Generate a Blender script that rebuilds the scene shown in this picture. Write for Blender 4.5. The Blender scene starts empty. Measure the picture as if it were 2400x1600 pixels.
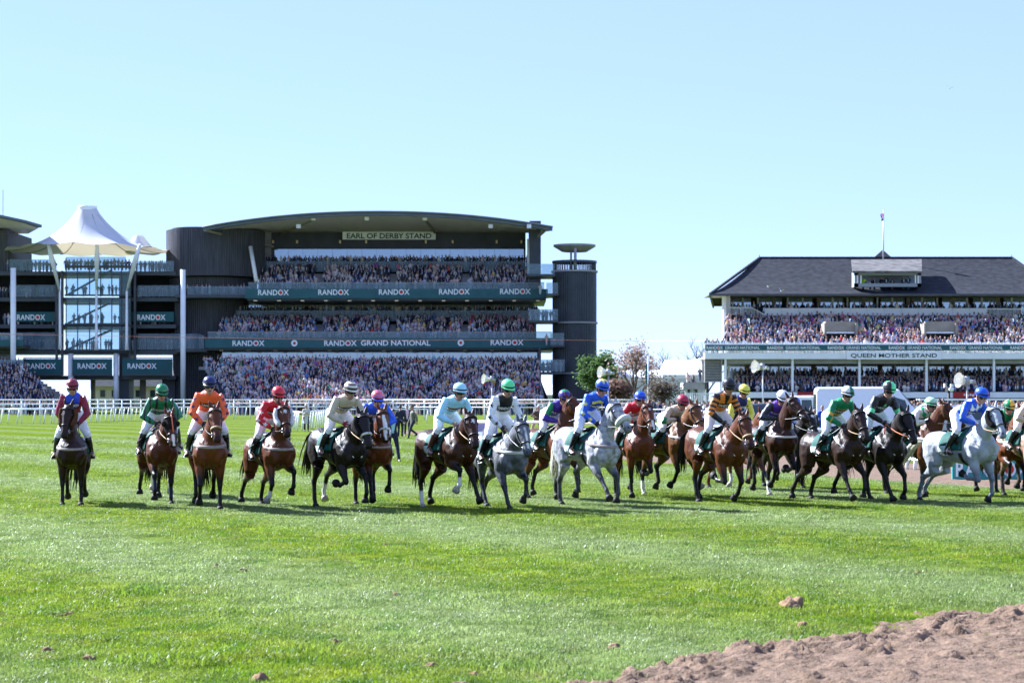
import bpy, math, random
import numpy as np
from mathutils import Vector, Matrix
from mathutils.bvhtree import BVHTree

random.seed(7)
RNG = np.random.default_rng(11)
R = math.radians
scene = bpy.context.scene
COL = scene.collection

# ------------------------------------------------------------------ camera, sky, sun, exposure
F = 70.0 / 36.0 * 2400.0          # focal length in photo pixels
HC, YH = 2.0, 937.0               # camera height, horizon row in the photo
cam_d = bpy.data.cameras.new('camera')
cam_d.lens, cam_d.sensor_width = 70.0, 36.0
cam_d.shift_y = (YH - 800.0) / 2400.0
cam_d.clip_start, cam_d.clip_end = 0.5, 6000.0
cam_d.dof.use_dof = True
cam_d.dof.focus_distance = 37.0
cam_d.dof.aperture_fstop = 4.5
cam = bpy.data.objects.new('camera', cam_d)
COL.objects.link(cam)
cam.location = (0, 0, HC)
cam.rotation_euler = (R(90), 0, 0)
scene.camera = cam

SUN_ELEV = R(36.0)
SUN_DIR = Vector((-0.82, 0.57, 0)).normalized()       # horizontal direction towards the sun (behind, left)
sun_vec = Vector((SUN_DIR.x * math.cos(SUN_ELEV), SUN_DIR.y * math.cos(SUN_ELEV), math.sin(SUN_ELEV)))
world = bpy.data.worlds.new('World')
scene.world = world
world.use_nodes = True
wn = world.node_tree.nodes
wl = world.node_tree.links
wn.clear()
w_out = wn.new('ShaderNodeOutputWorld')
w_bg = wn.new('ShaderNodeBackground')
w_sky = wn.new('ShaderNodeTexSky')
w_sky.sky_type = 'NISHITA'
w_sky.sun_disc = False
w_sky.sun_elevation = SUN_ELEV
w_sky.sun_rotation = math.atan2(SUN_DIR.x, SUN_DIR.y)
w_sky.altitude = 300.0
w_sky.air_density = 0.7
w_sky.dust_density = 0.0
w_sky.ozone_density = 2.0
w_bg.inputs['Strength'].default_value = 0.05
w_fill = wn.new('ShaderNodeMix'); w_fill.data_type = 'RGBA'; w_fill.blend_type = 'MIX'; w_fill.inputs[0].default_value = 0.55
w_fill.inputs[7].default_value = (3.9, 4.75, 8.5, 1)      # added constant blue fill, the same all round: evens the sky, blues the shade
wl.new(w_sky.outputs[0], w_fill.inputs[6])
wl.new(w_fill.outputs[2], w_bg.inputs['Color'])
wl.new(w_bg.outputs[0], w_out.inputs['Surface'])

sun_d = bpy.data.lights.new('sun', 'SUN')
sun_d.energy = 5.0
sun_d.angle = R(0.55)
sun_d.color = (1.0, 0.98, 0.955)
sun_o = bpy.data.objects.new('sun', sun_d)
COL.objects.link(sun_o)
sun_o.rotation_euler = sun_vec.to_track_quat('Z', 'Y').to_euler()
sun_o.location = (0, 0, 60)

scene.view_settings.view_transform = 'Standard'
scene.view_settings.look = 'None'
scene.view_settings.gamma = 1.0
scene.view_settings.use_curve_mapping = False
scene.view_settings.use_white_balance = True          # the photograph is balanced cool
scene.view_settings.white_balance_temperature = 5800.0
scene.view_settings.white_balance_tint = 10.0
scene.view_settings.exposure = 1.95
scene.cycles.max_bounces = 6
scene.cycles.transparent_max_bounces = 12
scene.cycles.use_denoising = True

# ------------------------------------------------------------------ helpers
def at(px, py, Y):
    """world point at depth Y seen at photo pixel (px, py)"""
    return Vector(((px - 1200.0) / F * Y, Y, HC + (YH - py) / F * Y))
def wx(px, Y): return (px - 1200.0) / F * Y
def wz(py, Y): return HC + (YH - py) / F * Y
def gy(py): return F * HC / (py - YH)          # depth of the flat ground at photo row py

MATS = {}
def new_mat(name):
    m = bpy.data.materials.new(name); m.use_nodes = True
    nt = m.node_tree
    b = nt.nodes['Principled BSDF']
    MATS[name] = m
    return m, nt, b
def mat(name, col, rough=0.6, spec=0.4, metal=0.0, var=0.12, scale=3.0, bump=0.0, bscale=30.0, coat=0.0, streak=None):
    if name in MATS: return MATS[name]
    m, nt, b = new_mat(name)
    tc = nt.nodes.new('ShaderNodeTexCoord')
    nz = nt.nodes.new('ShaderNodeTexNoise'); nz.inputs['Scale'].default_value = scale; nz.inputs['Detail'].default_value = 5
    src = tc.outputs['Object']
    if streak:
        mp = nt.nodes.new('ShaderNodeMapping'); mp.inputs['Scale'].default_value = streak
        nt.links.new(src, mp.inputs['Vector']); src = mp.outputs[0]
    nt.links.new(src, nz.inputs['Vector'])
    rp = nt.nodes.new('ShaderNodeValToRGB')
    rp.color_ramp.elements[0].position, rp.color_ramp.elements[1].position = 0.3, 0.7
    rp.color_ramp.elements[0].color = tuple(c * (1 - var) for c in col[:3]) + (1,)
    rp.color_ramp.elements[1].color = tuple(min(1, c * (1 + var)) for c in col[:3]) + (1,)
    nt.links.new(nz.outputs['Fac'], rp.inputs[0])
    nt.links.new(rp.outputs[0], b.inputs['Base Color'])
    b.inputs['Roughness'].default_value = rough
    b.inputs['Specular IOR Level'].default_value = spec
    b.inputs['Metallic'].default_value = metal
    if coat: b.inputs['Coat Weight'].default_value = coat
    if bump:
        n2 = nt.nodes.new('ShaderNodeTexNoise'); n2.inputs['Scale'].default_value = bscale; n2.inputs['Detail'].default_value = 4
        nt.links.new(tc.outputs['Object'], n2.inputs['Vector'])
        bp = nt.nodes.new('ShaderNodeBump'); bp.inputs['Strength'].default_value = bump; bp.inputs['Distance'].default_value = 0.02
        nt.links.new(n2.outputs['Fac'], bp.inputs['Height']); nt.links.new(bp.outputs[0], b.inputs['Normal'])
    return m
def vmat(name, rough=0.6, spec=0.4, nscale=12.0, var=0.15, bump=0.0, bscale=60.0, sheen=0.0, aniso=False):
    """material whose colour comes from the 'Col' colour attribute with a little procedural variation"""
    m, nt, b = new_mat(name)
    at_ = nt.nodes.new('ShaderNodeAttribute'); at_.attribute_name = 'Col'
    tc = nt.nodes.new('ShaderNodeTexCoord')
    nz = nt.nodes.new('ShaderNodeTexNoise'); nz.inputs['Scale'].default_value = nscale; nz.inputs['Detail'].default_value = 4
    nt.links.new(tc.outputs['Object'], nz.inputs['Vector'])
    mr = nt.nodes.new('ShaderNodeMapRange')
    mr.inputs['To Min'].default_value = 1 - var; mr.inputs['To Max'].default_value = 1 + var
    mr.inputs['From Min'].default_value = 0.3; mr.inputs['From Max'].default_value = 0.7
    nt.links.new(nz.outputs['Fac'], mr.inputs['Value'])
    mx = nt.nodes.new('ShaderNodeMix'); mx.data_type = 'RGBA'; mx.blend_type = 'MULTIPLY'; mx.inputs[0].default_value = 1.0
    nt.links.new(at_.outputs['Color'], mx.inputs[6]); nt.links.new(mr.outputs[0], mx.inputs[7])
    nt.links.new(mx.outputs[2], b.inputs['Base Color'])
    b.inputs['Roughness'].default_value = rough
    b.inputs['Specular IOR Level'].default_value = spec
    if sheen:
        b.inputs['Sheen Weight'].default_value = sheen; b.inputs['Sheen Roughness'].default_value = 0.4
    if bump:
        n2 = nt.nodes.new('ShaderNodeTexNoise'); n2.inputs['Scale'].default_value = bscale; n2.inputs['Detail'].default_value = 4
        nt.links.new(tc.outputs['Object'], n2.inputs['Vector'])
        bp = nt.nodes.new('ShaderNodeBump'); bp.inputs['Strength'].default_value = bump; bp.inputs['Distance'].default_value = 0.01
        nt.links.new(n2.outputs['Fac'], bp.inputs['Height']); nt.links.new(bp.outputs[0], b.inputs['Normal'])
    return m
def glass_mat(name, tint=(0.75, 0.85, 0.9), alpha=0.45, rough=0.03, base=(0.35, 0.45, 0.5)):
    m, nt, b = new_mat(name)
    b.inputs['Base Color'].default_value = (*base, 1); b.inputs['Roughness'].default_value = rough
    b.inputs['Specular IOR Level'].default_value = 0.8
    tr = nt.nodes.new('ShaderNodeBsdfTransparent'); tr.inputs[0].default_value = (*tint, 1)
    mx = nt.nodes.new('ShaderNodeMixShader')
    tc = nt.nodes.new('ShaderNodeTexCoord'); nz = nt.nodes.new('ShaderNodeTexNoise'); nz.inputs['Scale'].default_value = 0.7
    nt.links.new(tc.outputs['Object'], nz.inputs['Vector'])
    mr = nt.nodes.new('ShaderNodeMapRange'); mr.inputs['To Min'].default_value = alpha - 0.08; mr.inputs['To Max'].default_value = alpha + 0.08
    nt.links.new(nz.outputs['Fac'], mr.inputs['Value']); nt.links.new(mr.outputs[0], mx.inputs[0])
    nt.links.new(tr.outputs[0], mx.inputs[1]); nt.links.new(b.outputs[0], mx.inputs[2])
    nt.links.new(mx.outputs[0], nt.nodes['Material Output'].inputs['Surface'])
    return m

class MB:
    """collects shapes; build() links them as one mesh object"""
    def __init__(s): s.v = []; s.f = []; s.c = []
    def add(s, verts, faces, col=None):
        o = len(s.v)
        s.v.extend([tuple(p) for p in verts]); s.f.extend([tuple(i + o for i in f) for f in faces])
        if col is not None: s.c.extend([col] * len(verts))
        return s
    def box(s, x0, x1, y0, y1, z0, z1, col=None):
        v = [(x0,y0,z0),(x1,y0,z0),(x1,y1,z0),(x0,y1,z0),(x0,y0,z1),(x1,y0,z1),(x1,y1,z1),(x0,y1,z1)]
        f = [(0,3,2,1),(4,5,6,7),(0,1,5,4),(1,2,6,5),(2,3,7,6),(3,0,4,7)]
        return s.add(v, f, col)
    def bar(s, p0, p1, w, h=None, up=Vector((0,0,1)), col=None):
        p0, p1 = Vector(p0), Vector(p1); h = h or w
        d = (p1 - p0).normalized()
        if abs(d.dot(up)) > 0.99: up = Vector((0,1,0))
        sx = d.cross(up).normalized() * w / 2; uz = sx.cross(d).normalized() * h / 2
        v = [p0-sx-uz, p0+sx-uz, p0+sx+uz, p0-sx+uz, p1-sx-uz, p1+sx-uz, p1+sx+uz, p1-sx+uz]
        f = [(0,1,2,3),(7,6,5,4),(0,4,5,1),(1,5,6,2),(2,6,7,3),(3,7,4,0)]
        return s.add(v, f, col)
    def loft(s, pts, rads, side=(0,1,0), n=10, cap=True, col=None, phase=0.0):
        pts = [Vector(p) for p in pts]; side0 = Vector(side)
        rings = []
        m = len(pts)
        for i, p in enumerate(pts):
            t = (pts[min(i+1, m-1)] - pts[max(i-1, 0)])
            if t.length < 1e-9: t = Vector((0,0,1))
            t.normalize()
            sd = side0 - t * side0.dot(t)
            if sd.length < 0.05:
                sd = Vector((1,0,0)) - t * t.x
            sd.normalize(); ot = t.cross(sd)
            r = rads[i]; ra, rb = (r, r) if not isinstance(r, (tuple, list)) else r
            rings.append([p + sd * (ra * math.cos(2*math.pi*k/n + phase)) + ot * (rb * math.sin(2*math.pi*k/n + phase)) for k in range(n)])
        v = [q for rg in rings for q in rg]; f = []
        for i in range(m - 1):
            for k in range(n):
                f.append((i*n+k, i*n+(k+1) % n, (i+1)*n+(k+1) % n, (i+1)*n+k))
        if cap:
            v.append(pts[0]); v.append(pts[-1]); a, b = len(v)-2, len(v)-1
            for k in range(n):
                f.append((a, (k+1) % n, k)); f.append((b, (m-1)*n+k, (m-1)*n+(k+1) % n))
        return s.add(v, f, col)
    def cyl(s, p0, p1, r0, r1=None, n=10, col=None):
        return s.loft([p0, p1], [r0, r1 if r1 is not None else r0], side=(0.3, 1, 0.2), n=n, col=col)
    def ellipsoid(s, c, r, n=10, m=7, col=None):
        c = Vector(c); pts, rd = [], []
        for i in range(m + 1):
            a = math.pi * i / m
            pts.append(c + Vector((0, 0, -math.cos(a) * r[2]))); k = max(math.sin(a), 0.02)
            rd.append((r[0] * k, r[1] * k))
        return s.loft(pts, rd, side=(1, 0, 0), n=n, col=col)
    def lathe(s, prof, c=(0,0,0), n=20, col=None, cap=False):
        c = Vector(c)
        return s.loft([c + Vector((0,0,z)) for r, z in prof], [max(r, 1e-3) for r, z in prof], side=(1,0,0), n=n, cap=cap, col=col)
    def xform(s, M, i0=0):
        for i in range(i0, len(s.v)): s.v[i] = tuple(M @ Vector(s.v[i]))
        return s
    def mesh(s, name, smooth=False):
        me = bpy.data.meshes.new(name)
        me.from_pydata(s.v, [], s.f); me.validate(); me.update()
        if s.c and len(s.c) == len(s.v): set_col(me, np.array([tuple(c[:3]) for c in s.c]))
        if smooth: me.polygons.foreach_set('use_smooth', [True] * len(me.polygons))
        return me
    def build(s, name, m, parent=None, smooth=False):
        return link(name, s.mesh(name, smooth), m, parent)
def set_col(me, c):
    a = me.color_attributes.new('Col', 'FLOAT_COLOR', 'POINT')
    buf = np.ones((len(me.vertices), 4), dtype=np.float32); buf[:, :3] = c[:len(me.vertices)]
    a.data.foreach_set('color', buf.ravel())
def link(name, me, m=None, parent=None):
    o = bpy.data.objects.new(name, me)
    COL.objects.link(o)
    if m is not None and not me.materials: me.materials.append(MATS[m] if isinstance(m, str) else m)
    if parent is not None: o.parent = parent
    return o
def tag(o, label=None, cat=None, group=None, kind=None):
    if label: o['label'] = label
    if cat: o['category'] = cat
    if group: o['group'] = group
    if kind: o['kind'] = kind
    return o
def empty(name, loc=(0,0,0), rz=0.0):
    o = bpy.data.objects.new(name, None); COL.objects.link(o)
    o.empty_display_size = 0.3
    o.location = loc; o.rotation_euler = (0, 0, rz)
    return o
class Part:
    """MB whose shapes are given in world space and built as a part of a thing with an unrotated root"""
    def __init__(s, root): s.root = root
    def __call__(s, name, mb, m, smooth=False):
        l = s.root.location
        return mb.xform(Matrix.Translation((-l.x, -l.y, -l.z))).build(name, m, s.root, smooth)
def sub(name, mb, m, part, root, smooth=False):
    l = root.location
    return mb.xform(Matrix.Translation((-l.x, -l.y, -l.z))).build(name, m, part, smooth)

def remesh(mb, voxel, smooth_it=4):
    """join overlapping closed shapes into one continuous surface"""
    me = bpy.data.meshes.new('tmp'); me.from_pydata(mb.v, [], mb.f); me.update()
    o = bpy.data.objects.new('tmp', me); COL.objects.link(o)
    md = o.modifiers.new('r', 'REMESH'); md.mode = 'VOXEL'; md.voxel_size = voxel; md.use_smooth_shade = True
    if smooth_it:
        sm = o.modifiers.new('s', 'SMOOTH'); sm.factor = 0.5; sm.iterations = smooth_it
    dg = bpy.context.evaluated_depsgraph_get()
    out = bpy.data.meshes.new_from_object(o.evaluated_get(dg), depsgraph=dg)
    bpy.data.objects.remove(o); bpy.data.meshes.remove(me)
    out.polygons.foreach_set('use_smooth', [True] * len(out.polygons))
    return out
def vco(me):
    a = np.empty(len(me.vertices) * 3); me.vertices.foreach_get('co', a); return a.reshape(-1, 3)
def segd(V, a, b):
    a, b = np.array(a), np.array(b); d = b - a
    t = np.clip(((V - a) @ d) / max(d @ d, 1e-9), 0, 1)
    return np.linalg.norm(V - (a + t[:, None] * d), axis=1), t

_TX = {}
def text_geo(sx, bold=0.03, spacing=1.0):
    k = (sx, bold, spacing)
    if k in _TX: return _TX[k]
    cu = bpy.data.curves.new('t', 'FONT'); cu.body = sx; cu.size = 1.0; cu.offset = bold; cu.space_character = spacing
    cu.resolution_u = 4
    o = bpy.data.objects.new('t', cu); COL.objects.link(o)
    dg = bpy.context.evaluated_depsgraph_get()
    me = bpy.data.meshes.new_from_object(o.evaluated_get(dg), depsgraph=dg)
    V = vco(me)[:, :2]; Fc = [tuple(p.vertices) for p in me.polygons]
    bpy.data.objects.remove(o); bpy.data.curves.remove(cu); bpy.data.meshes.remove(me)
    lo, hi = V.min(0), V.max(0)
    _TX[k] = (V - lo, Fc, hi - lo)
    return _TX[k]
def o_centre(bold=0.03, spacing=1.0):
    """centre of the O of RANDOX as a share of the word's width"""
    w = text_geo('RANDOX', bold, spacing)[2][0]
    a = text_geo('RAND', bold, spacing)[2][0]; b = text_geo('RANDO', bold, spacing)[2][0]
    return (a + 0.06 + b) / 2 / w
def sign_text(mb, sx, x0, x1, z0, z1, y, depth=0.03, bold=0.03, spacing=1.0):
    """lettering facing -Y between x0..x1, z0..z1 standing proud of the plane y"""
    V, Fc, sz = text_geo(sx, bold, spacing)
    n = len(V)
    P = [((x0 + (x1-x0)*p[0]/sz[0]), y - depth, z0 + (z1-z0)*p[1]/sz[1]) for p in V]
    mb.add(P, Fc)
    return mb
def disc(mb, c, r, depth=0.01, n=14, inner=0.0):
    """flat disc or ring facing -Y"""
    c = Vector(c)
    if inner:
        v = [c + Vector((k*math.cos(2*math.pi*i/n), -depth, k*math.sin(2*math.pi*i/n))) for k in (r, inner) for i in range(n)]
        f = [(i, (i+1) % n, n+(i+1) % n, n+i) for i in range(n)]
    else:
        v = [c + Vector((r*math.cos(2*math.pi*i/n), -depth, r*math.sin(2*math.pi*i/n))) for i in range(n)]; f = [tuple(range(n))]
    return mb.add(v, f)
def sd_star(u, v, rad):
    """boolean mask of a five-pointed star"""
    a = np.arctan2(u, v); r = np.hypot(u, v)
    k = 2*np.pi/5; aa = np.abs((a + k/2) % k - k/2)
    outer, inner = rad, rad*0.42
    # edge from (outer,0) to (inner, k/2)
    x, y = r*np.cos(aa), r*np.sin(aa)
    x2, y2 = inner*np.cos(k/2), inner*np.sin(k/2)
    return (x - outer)*(y2) - (y)*(x2 - outer) <= 0
def vnoise(P, s, seed=0):
    """cheap smooth 3-D value noise in numpy, 0..1"""
    Q = np.asarray(P) * s + seed * 17.3; i = np.floor(Q).astype(np.int64); f = Q - i; f = f*f*(3-2*f)
    def h(a):
        n = (a[:,0]*374761393 + a[:,1]*668265263 + a[:,2]*2147483647 + seed*974711) & 0xffffffff
        n = ((n ^ (n >> 13)) * 1274126177) & 0xffffffff
        return ((n ^ (n >> 16)) & 0xffff) / 65535.0
    out = 0
    for dx in (0, 1):
        for dy in (0, 1):
            for dz in (0, 1):
                w = (f[:,0] if dx else 1-f[:,0]) * (f[:,1] if dy else 1-f[:,1]) * (f[:,2] if dz else 1-f[:,2])
                out = out + w * h(i + np.array([dx, dy, dz]))
    return out
# ------------------------------------------------------------------ ground, turf, dirt
def turf_colour(nt, blade):
    """mown and galloped bands across the course: the grass itself lies and is coloured differently there"""
    g = nt.nodes.new('ShaderNodeNewGeometry')
    sp = nt.nodes.new('ShaderNodeSeparateXYZ'); nt.links.new(g.outputs['Position'], sp.inputs[0])
    nz = nt.nodes.new('ShaderNodeTexNoise'); nz.inputs['Scale'].default_value = 0.22; nz.inputs['Detail'].default_value = 4
    nt.links.new(g.outputs['Position'], nz.inputs['Vector'])
    def mth(op, a, b=None):
        n = nt.nodes.new('ShaderNodeMath'); n.operation = op
        for i, q in enumerate((a, b)):
            if q is None: continue
            if isinstance(q, (int, float)): n.inputs[i].default_value = q
            else: nt.links.new(q, n.inputs[i])
        return n.outputs[0]
    c = mth('ADD', mth('MULTIPLY', sp.outputs['X'], 0.854), mth('MULTIPLY', sp.outputs['Y'], 0.519))
    c = mth('ADD', c, mth('MULTIPLY', mth('SUBTRACT', nz.outputs['Fac'], 0.5), 2.4))
    w = mth('SINE', mth('MULTIPLY', mth('SUBTRACT', c, 7.6), 2*math.pi/6.0))
    w = mth('ADD', mth('MULTIPLY', w, 0.5), 0.5)
    w = mth('POWER', w, 1.3)
    n2 = nt.nodes.new('ShaderNodeTexNoise'); n2.inputs['Scale'].default_value = 1.7; n2.inputs['Detail'].default_value = 6; n2.inputs['Roughness'].default_value = 0.65
    nt.links.new(g.outputs['Position'], n2.inputs['Vector'])
    mr = nt.nodes.new('ShaderNodeMapRange'); mr.inputs['From Min'].default_value = 0.34; mr.inputs['From Max'].default_value = 0.66
    nt.links.new(n2.outputs['Fac'], mr.inputs['Value'])
    band = mth('MULTIPLY', w, mth('ADD', mth('MULTIPLY', mr.outputs[0], 0.6), 0.4))
    def mix(f, a, b):
        m = nt.nodes.new('ShaderNodeMix'); m.data_type = 'RGBA'; nt.links.new(f, m.inputs[0])
        for i, q in ((6, a), (7, b)):
            if isinstance(q, tuple): m.inputs[i].default_value = (*q, 1)
            else: nt.links.new(q, m.inputs[i])
        return m.outputs[2]
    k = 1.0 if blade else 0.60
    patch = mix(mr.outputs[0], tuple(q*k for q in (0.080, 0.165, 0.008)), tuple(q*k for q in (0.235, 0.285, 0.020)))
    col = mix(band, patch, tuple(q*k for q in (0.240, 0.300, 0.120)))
    n3 = nt.nodes.new('ShaderNodeTexNoise'); n3.inputs['Scale'].default_value = 2.3; n3.inputs['Detail'].default_value = 3
    mp3 = nt.nodes.new('ShaderNodeMapping'); mp3.inputs['Location'].default_value = (31, 17, 0); nt.links.new(g.outputs['Position'], mp3.inputs['Vector']); nt.links.new(mp3.outputs[0], n3.inputs['Vector'])
    wr = nt.nodes.new('ShaderNodeMapRange'); wr.inputs['From Min'].default_value = 0.66; wr.inputs['From Max'].default_value = 0.76; wr.inputs['To Max'].default_value = 0.75
    nt.links.new(n3.outputs['Fac'], wr.inputs['Value'])
    col = mix(wr.outputs[0], col, (0.20, 0.15, 0.06))
    return col, band, g, mth, mix
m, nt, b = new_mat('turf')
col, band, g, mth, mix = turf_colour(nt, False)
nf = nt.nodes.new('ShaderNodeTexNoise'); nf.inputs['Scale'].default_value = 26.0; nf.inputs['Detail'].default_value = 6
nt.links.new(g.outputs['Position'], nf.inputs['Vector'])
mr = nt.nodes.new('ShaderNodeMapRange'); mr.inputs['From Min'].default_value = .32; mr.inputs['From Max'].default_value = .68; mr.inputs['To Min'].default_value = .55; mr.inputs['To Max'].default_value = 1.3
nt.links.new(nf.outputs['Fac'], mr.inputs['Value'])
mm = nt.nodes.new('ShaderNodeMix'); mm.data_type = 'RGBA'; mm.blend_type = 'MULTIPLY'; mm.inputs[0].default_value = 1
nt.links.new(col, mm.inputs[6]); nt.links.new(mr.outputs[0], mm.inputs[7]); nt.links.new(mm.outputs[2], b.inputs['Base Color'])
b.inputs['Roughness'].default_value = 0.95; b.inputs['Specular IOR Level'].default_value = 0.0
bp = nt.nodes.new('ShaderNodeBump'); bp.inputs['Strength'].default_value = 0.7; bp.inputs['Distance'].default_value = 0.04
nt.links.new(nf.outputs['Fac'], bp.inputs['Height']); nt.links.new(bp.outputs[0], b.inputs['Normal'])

m, nt, b = new_mat('grass_blade')
col, band, g, mth, mix = turf_colour(nt, True)
oi = nt.nodes.new('ShaderNodeObjectInfo')
hs_ = nt.nodes.new('ShaderNodeHueSaturation'); nt.links.new(col, hs_.inputs['Color'])
nt.links.new(mth('ADD', mth('MULTIPLY', oi.outputs['Random'], 0.5), 0.75), hs_.inputs['Value'])
nt.links.new(hs_.outputs[0], b.inputs['Base Color'])
nt.links.new(mth('SUBTRACT', 0.52, mth('MULTIPLY', band, 0.14)), b.inputs['Roughness'])
b.inputs['Specular IOR Level'].default_value = 0.45
tl = nt.nodes.new('ShaderNodeBsdfTranslucent'); nt.links.new(hs_.outputs[0], tl.inputs[0])
ms = nt.nodes.new('ShaderNodeMixShader'); ms.inputs[0].default_value = 0.48
nt.links.new(b.outputs[0], ms.inputs[1]); nt.links.new(tl.outputs[0], ms.inputs[2]); nt.links.new(ms.outputs[0], nt.nodes['Material Output'].inputs['Surface'])

m, nt, b = new_mat('dirt')
tc = nt.nodes.new('ShaderNodeNewGeometry')
n1 = nt.nodes.new('ShaderNodeTexNoise'); n1.inputs['Scale'].default_value = 5.0; n1.inputs['Detail'].default_value = 8; n1.inputs['Roughness'].default_value = .65
nt.links.new(tc.outputs['Position'], n1.inputs['Vector'])
rp = nt.nodes.new('ShaderNodeValToRGB'); rp.color_ramp.elements[0].position = .3; rp.color_ramp.elements[1].position = .7
rp.color_ramp.elements[0].color = (.090, .058, .037, 1); rp.color_ramp.elements[1].color = (.205, .138, .094, 1)
nt.links.new(n1.outputs['Fac'], rp.inputs[0]); nt.links.new(rp.outputs[0], b.inputs['Base Color'])
b.inputs['Roughness'].default_value = .95; b.inputs['Specular IOR Level'].default_value = .15
n2 = nt.nodes.new('ShaderNodeTexNoise'); n2.inputs['Scale'].default_value = 28.0; n2.inputs['Detail'].default_value = 6
nt.links.new(tc.outputs['Position'], n2.inputs['Vector'])
bp = nt.nodes.new('ShaderNodeBump'); bp.inputs['Strength'].default_value = .8; bp.inputs['Distance'].default_value = .03
nt.links.new(n2.outputs['Fac'], bp.inputs['Height']); nt.links.new(bp.outputs[0], b.inputs['Normal'])

def sheet(name, pts, z, m, kind='structure'):
    me = bpy.data.meshes.new(name); me.from_pydata([(x, y, z) for x, y in pts], [], [tuple(range(len(pts)))]); me.update()
    return tag(link(name, me, m), kind=kind)
sheet('ground', [(-3000, -60), (3000, -60), (3000, 5000), (-3000, 5000)], 0.0, 'turf')

# edge of the near dirt track (bottom right) in ground coordinates, from photo rows
near_edge = [(wx(px, gy(py)), gy(py)) for px, py in ((800, 1680), (1200, 1618), (1380, 1594), (1560, 1565), (1730, 1528), (1900, 1502), (2050, 1468), (2250, 1440), (2400, 1425), (2700, 1385))]
NE = np.array(near_edge)
def near_depth(X, Y):
    """how far (m) a ground point lies inside the near dirt (negative = turf)"""
    ye = np.interp(X, NE[:, 0], NE[:, 1], left=5.0)
    return (ye - Y) * 0.82 + 0.22
def grid_mesh(name, xs, ys, zf, m, keep=None):
    X, Y = np.meshgrid(xs, ys); Z = zf(X, Y); nx = len(xs)
    K = keep(X, Y) if keep is not None else np.ones_like(X, bool)
    V = np.stack([X.ravel(), Y.ravel(), Z.ravel()], 1)
    idx = np.arange(X.size).reshape(X.shape)
    q = np.stack([idx[:-1, :-1], idx[:-1, 1:], idx[1:, 1:], idx[1:, :-1]], -1)
    kk = K[:-1, :-1] & K[1:, 1:] & K[:-1, 1:] & K[1:, :-1]
    q = q[kk]
    used = np.unique(q); rm = -np.ones(len(V), int); rm[used] = np.arange(len(used))
    me = bpy.data.meshes.new(name); me.from_pydata(V[used].tolist(), [], rm[q].tolist()); me.update()
    me.polygons.foreach_set('use_smooth', [True]*len(me.polygons))
    return link(name, me, m)
def fbm(X, Y, s, seed, o=4):
    P = np.stack([X.ravel(), Y.ravel(), np.zeros(X.size)], 1); v = 0; a = 1; t = 0
    for i in range(o):
        v = v + a*vnoise(P, s*2**i, seed+i); t += a; a *= .55
    return (v/t).reshape(X.shape)
def zdirt(X, Y):
    d = near_depth(X, Y) + (fbm(X, Y, 1.9, 3, 5) - .5)*1.6 + (fbm(X, Y, 6.5, 81, 3) - .5)*1.1
    e = np.clip(d/0.22, 0, 1)
    clod = np.clip(fbm(X, Y, 3.2, 9, 5) - .5, 0, 1)
    d2 = d + (fbm(X, Y, 7.0, 41, 3) - .5)*.5
    ridge = (np.exp(-((d2-.45)/.16)**2) + np.exp(-((d2-1.15)/.15)**2) + .6*np.exp(-((d2-2.1)/.14)**2)) * np.clip(fbm(X, Y, 3.4, 21, 4) - .36, 0, 1) * .24
    w = X*.73 - Y*.68; fur = np.sin(w*5.2 + (fbm(X, Y, .8, 61, 3)-.5)*6)*.5 + .5
    return -.035 + e*.045 + e*fur*np.clip(fbm(X, Y, 2.6, 71, 4)-.36, 0, 1)*.10 + e*(clod*.06 + (fbm(X, Y, 10.0, 31, 4) - .5)*.05 + (fbm(X, Y, 15.0, 91, 2) - .5)*.035) + ridge*e
tag(grid_mesh('dirt_track', np.arange(-1.5, 8.5, .032), np.arange(9.5, 20.5, .036), zdirt, 'dirt', keep=lambda X, Y: (near_depth(X, Y) > -1.1) & (np.abs(X) < .29*Y + .6)), kind='structure')

# dirt crossing behind the horses
lo = [(940, 1014), (1100, 1040), (1300, 1062), (1500, 1082), (1700, 1096), (1940, 1118), (2200, 1136), (2430, 1152), (2700, 1175)]
hi = [(940, 1008), (1100, 1016), (1300, 1026), (1500, 1034), (1700, 1052), (1940, 1072), (2200, 1090), (2430, 1104), (2700, 1120)]
LO = np.array([(wx(a, gy(b)), gy(b)) for a, b in lo]); HI = np.array([(wx(a, gy(b)), gy(b)) for a, b in hi])
V = []; Fc = []; nn = 90
for i in range(nn+1):
    f = i/nn*(len(lo)-1); a = int(min(f, len(lo)-2)); g_ = f-a
    p0 = LO[a]*(1-g_)+LO[a+1]*g_; p1 = HI[a]*(1-g_)+HI[a+1]*g_
    for j in range(13):
        q = p0 + (p1-p0)*(j/12)
        q = q + RNG.normal(0, .10, 2)*(j in (0, 12))
        V.append((q[0], q[1], .006 + (.02*RNG.random()*(0 < j < 12))))
for i in range(nn):
    for j in range(12):
        Fc.append((i*13+j, (i+1)*13+j, (i+1)*13+j+1, i*13+j+1))
me = bpy.data.meshes.new('dirt_crossing'); me.from_pydata(V, [], Fc); me.update()
tag(link('dirt_crossing', me, 'dirt'), kind='structure')
mat('tarmac', (.13, .11, .115), .9, .2, var=.15, scale=.6)
rd = [(1330, 1004), (1600, 1006), (1900, 1012), (2430, 1020), (2430, 1042), (1900, 1034), (1600, 1022), (1330, 1013)]
sheet('service_road', [(wx(a, gy(b)), gy(b)) for a, b in rd][::-1], .008, 'tarmac')

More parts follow.
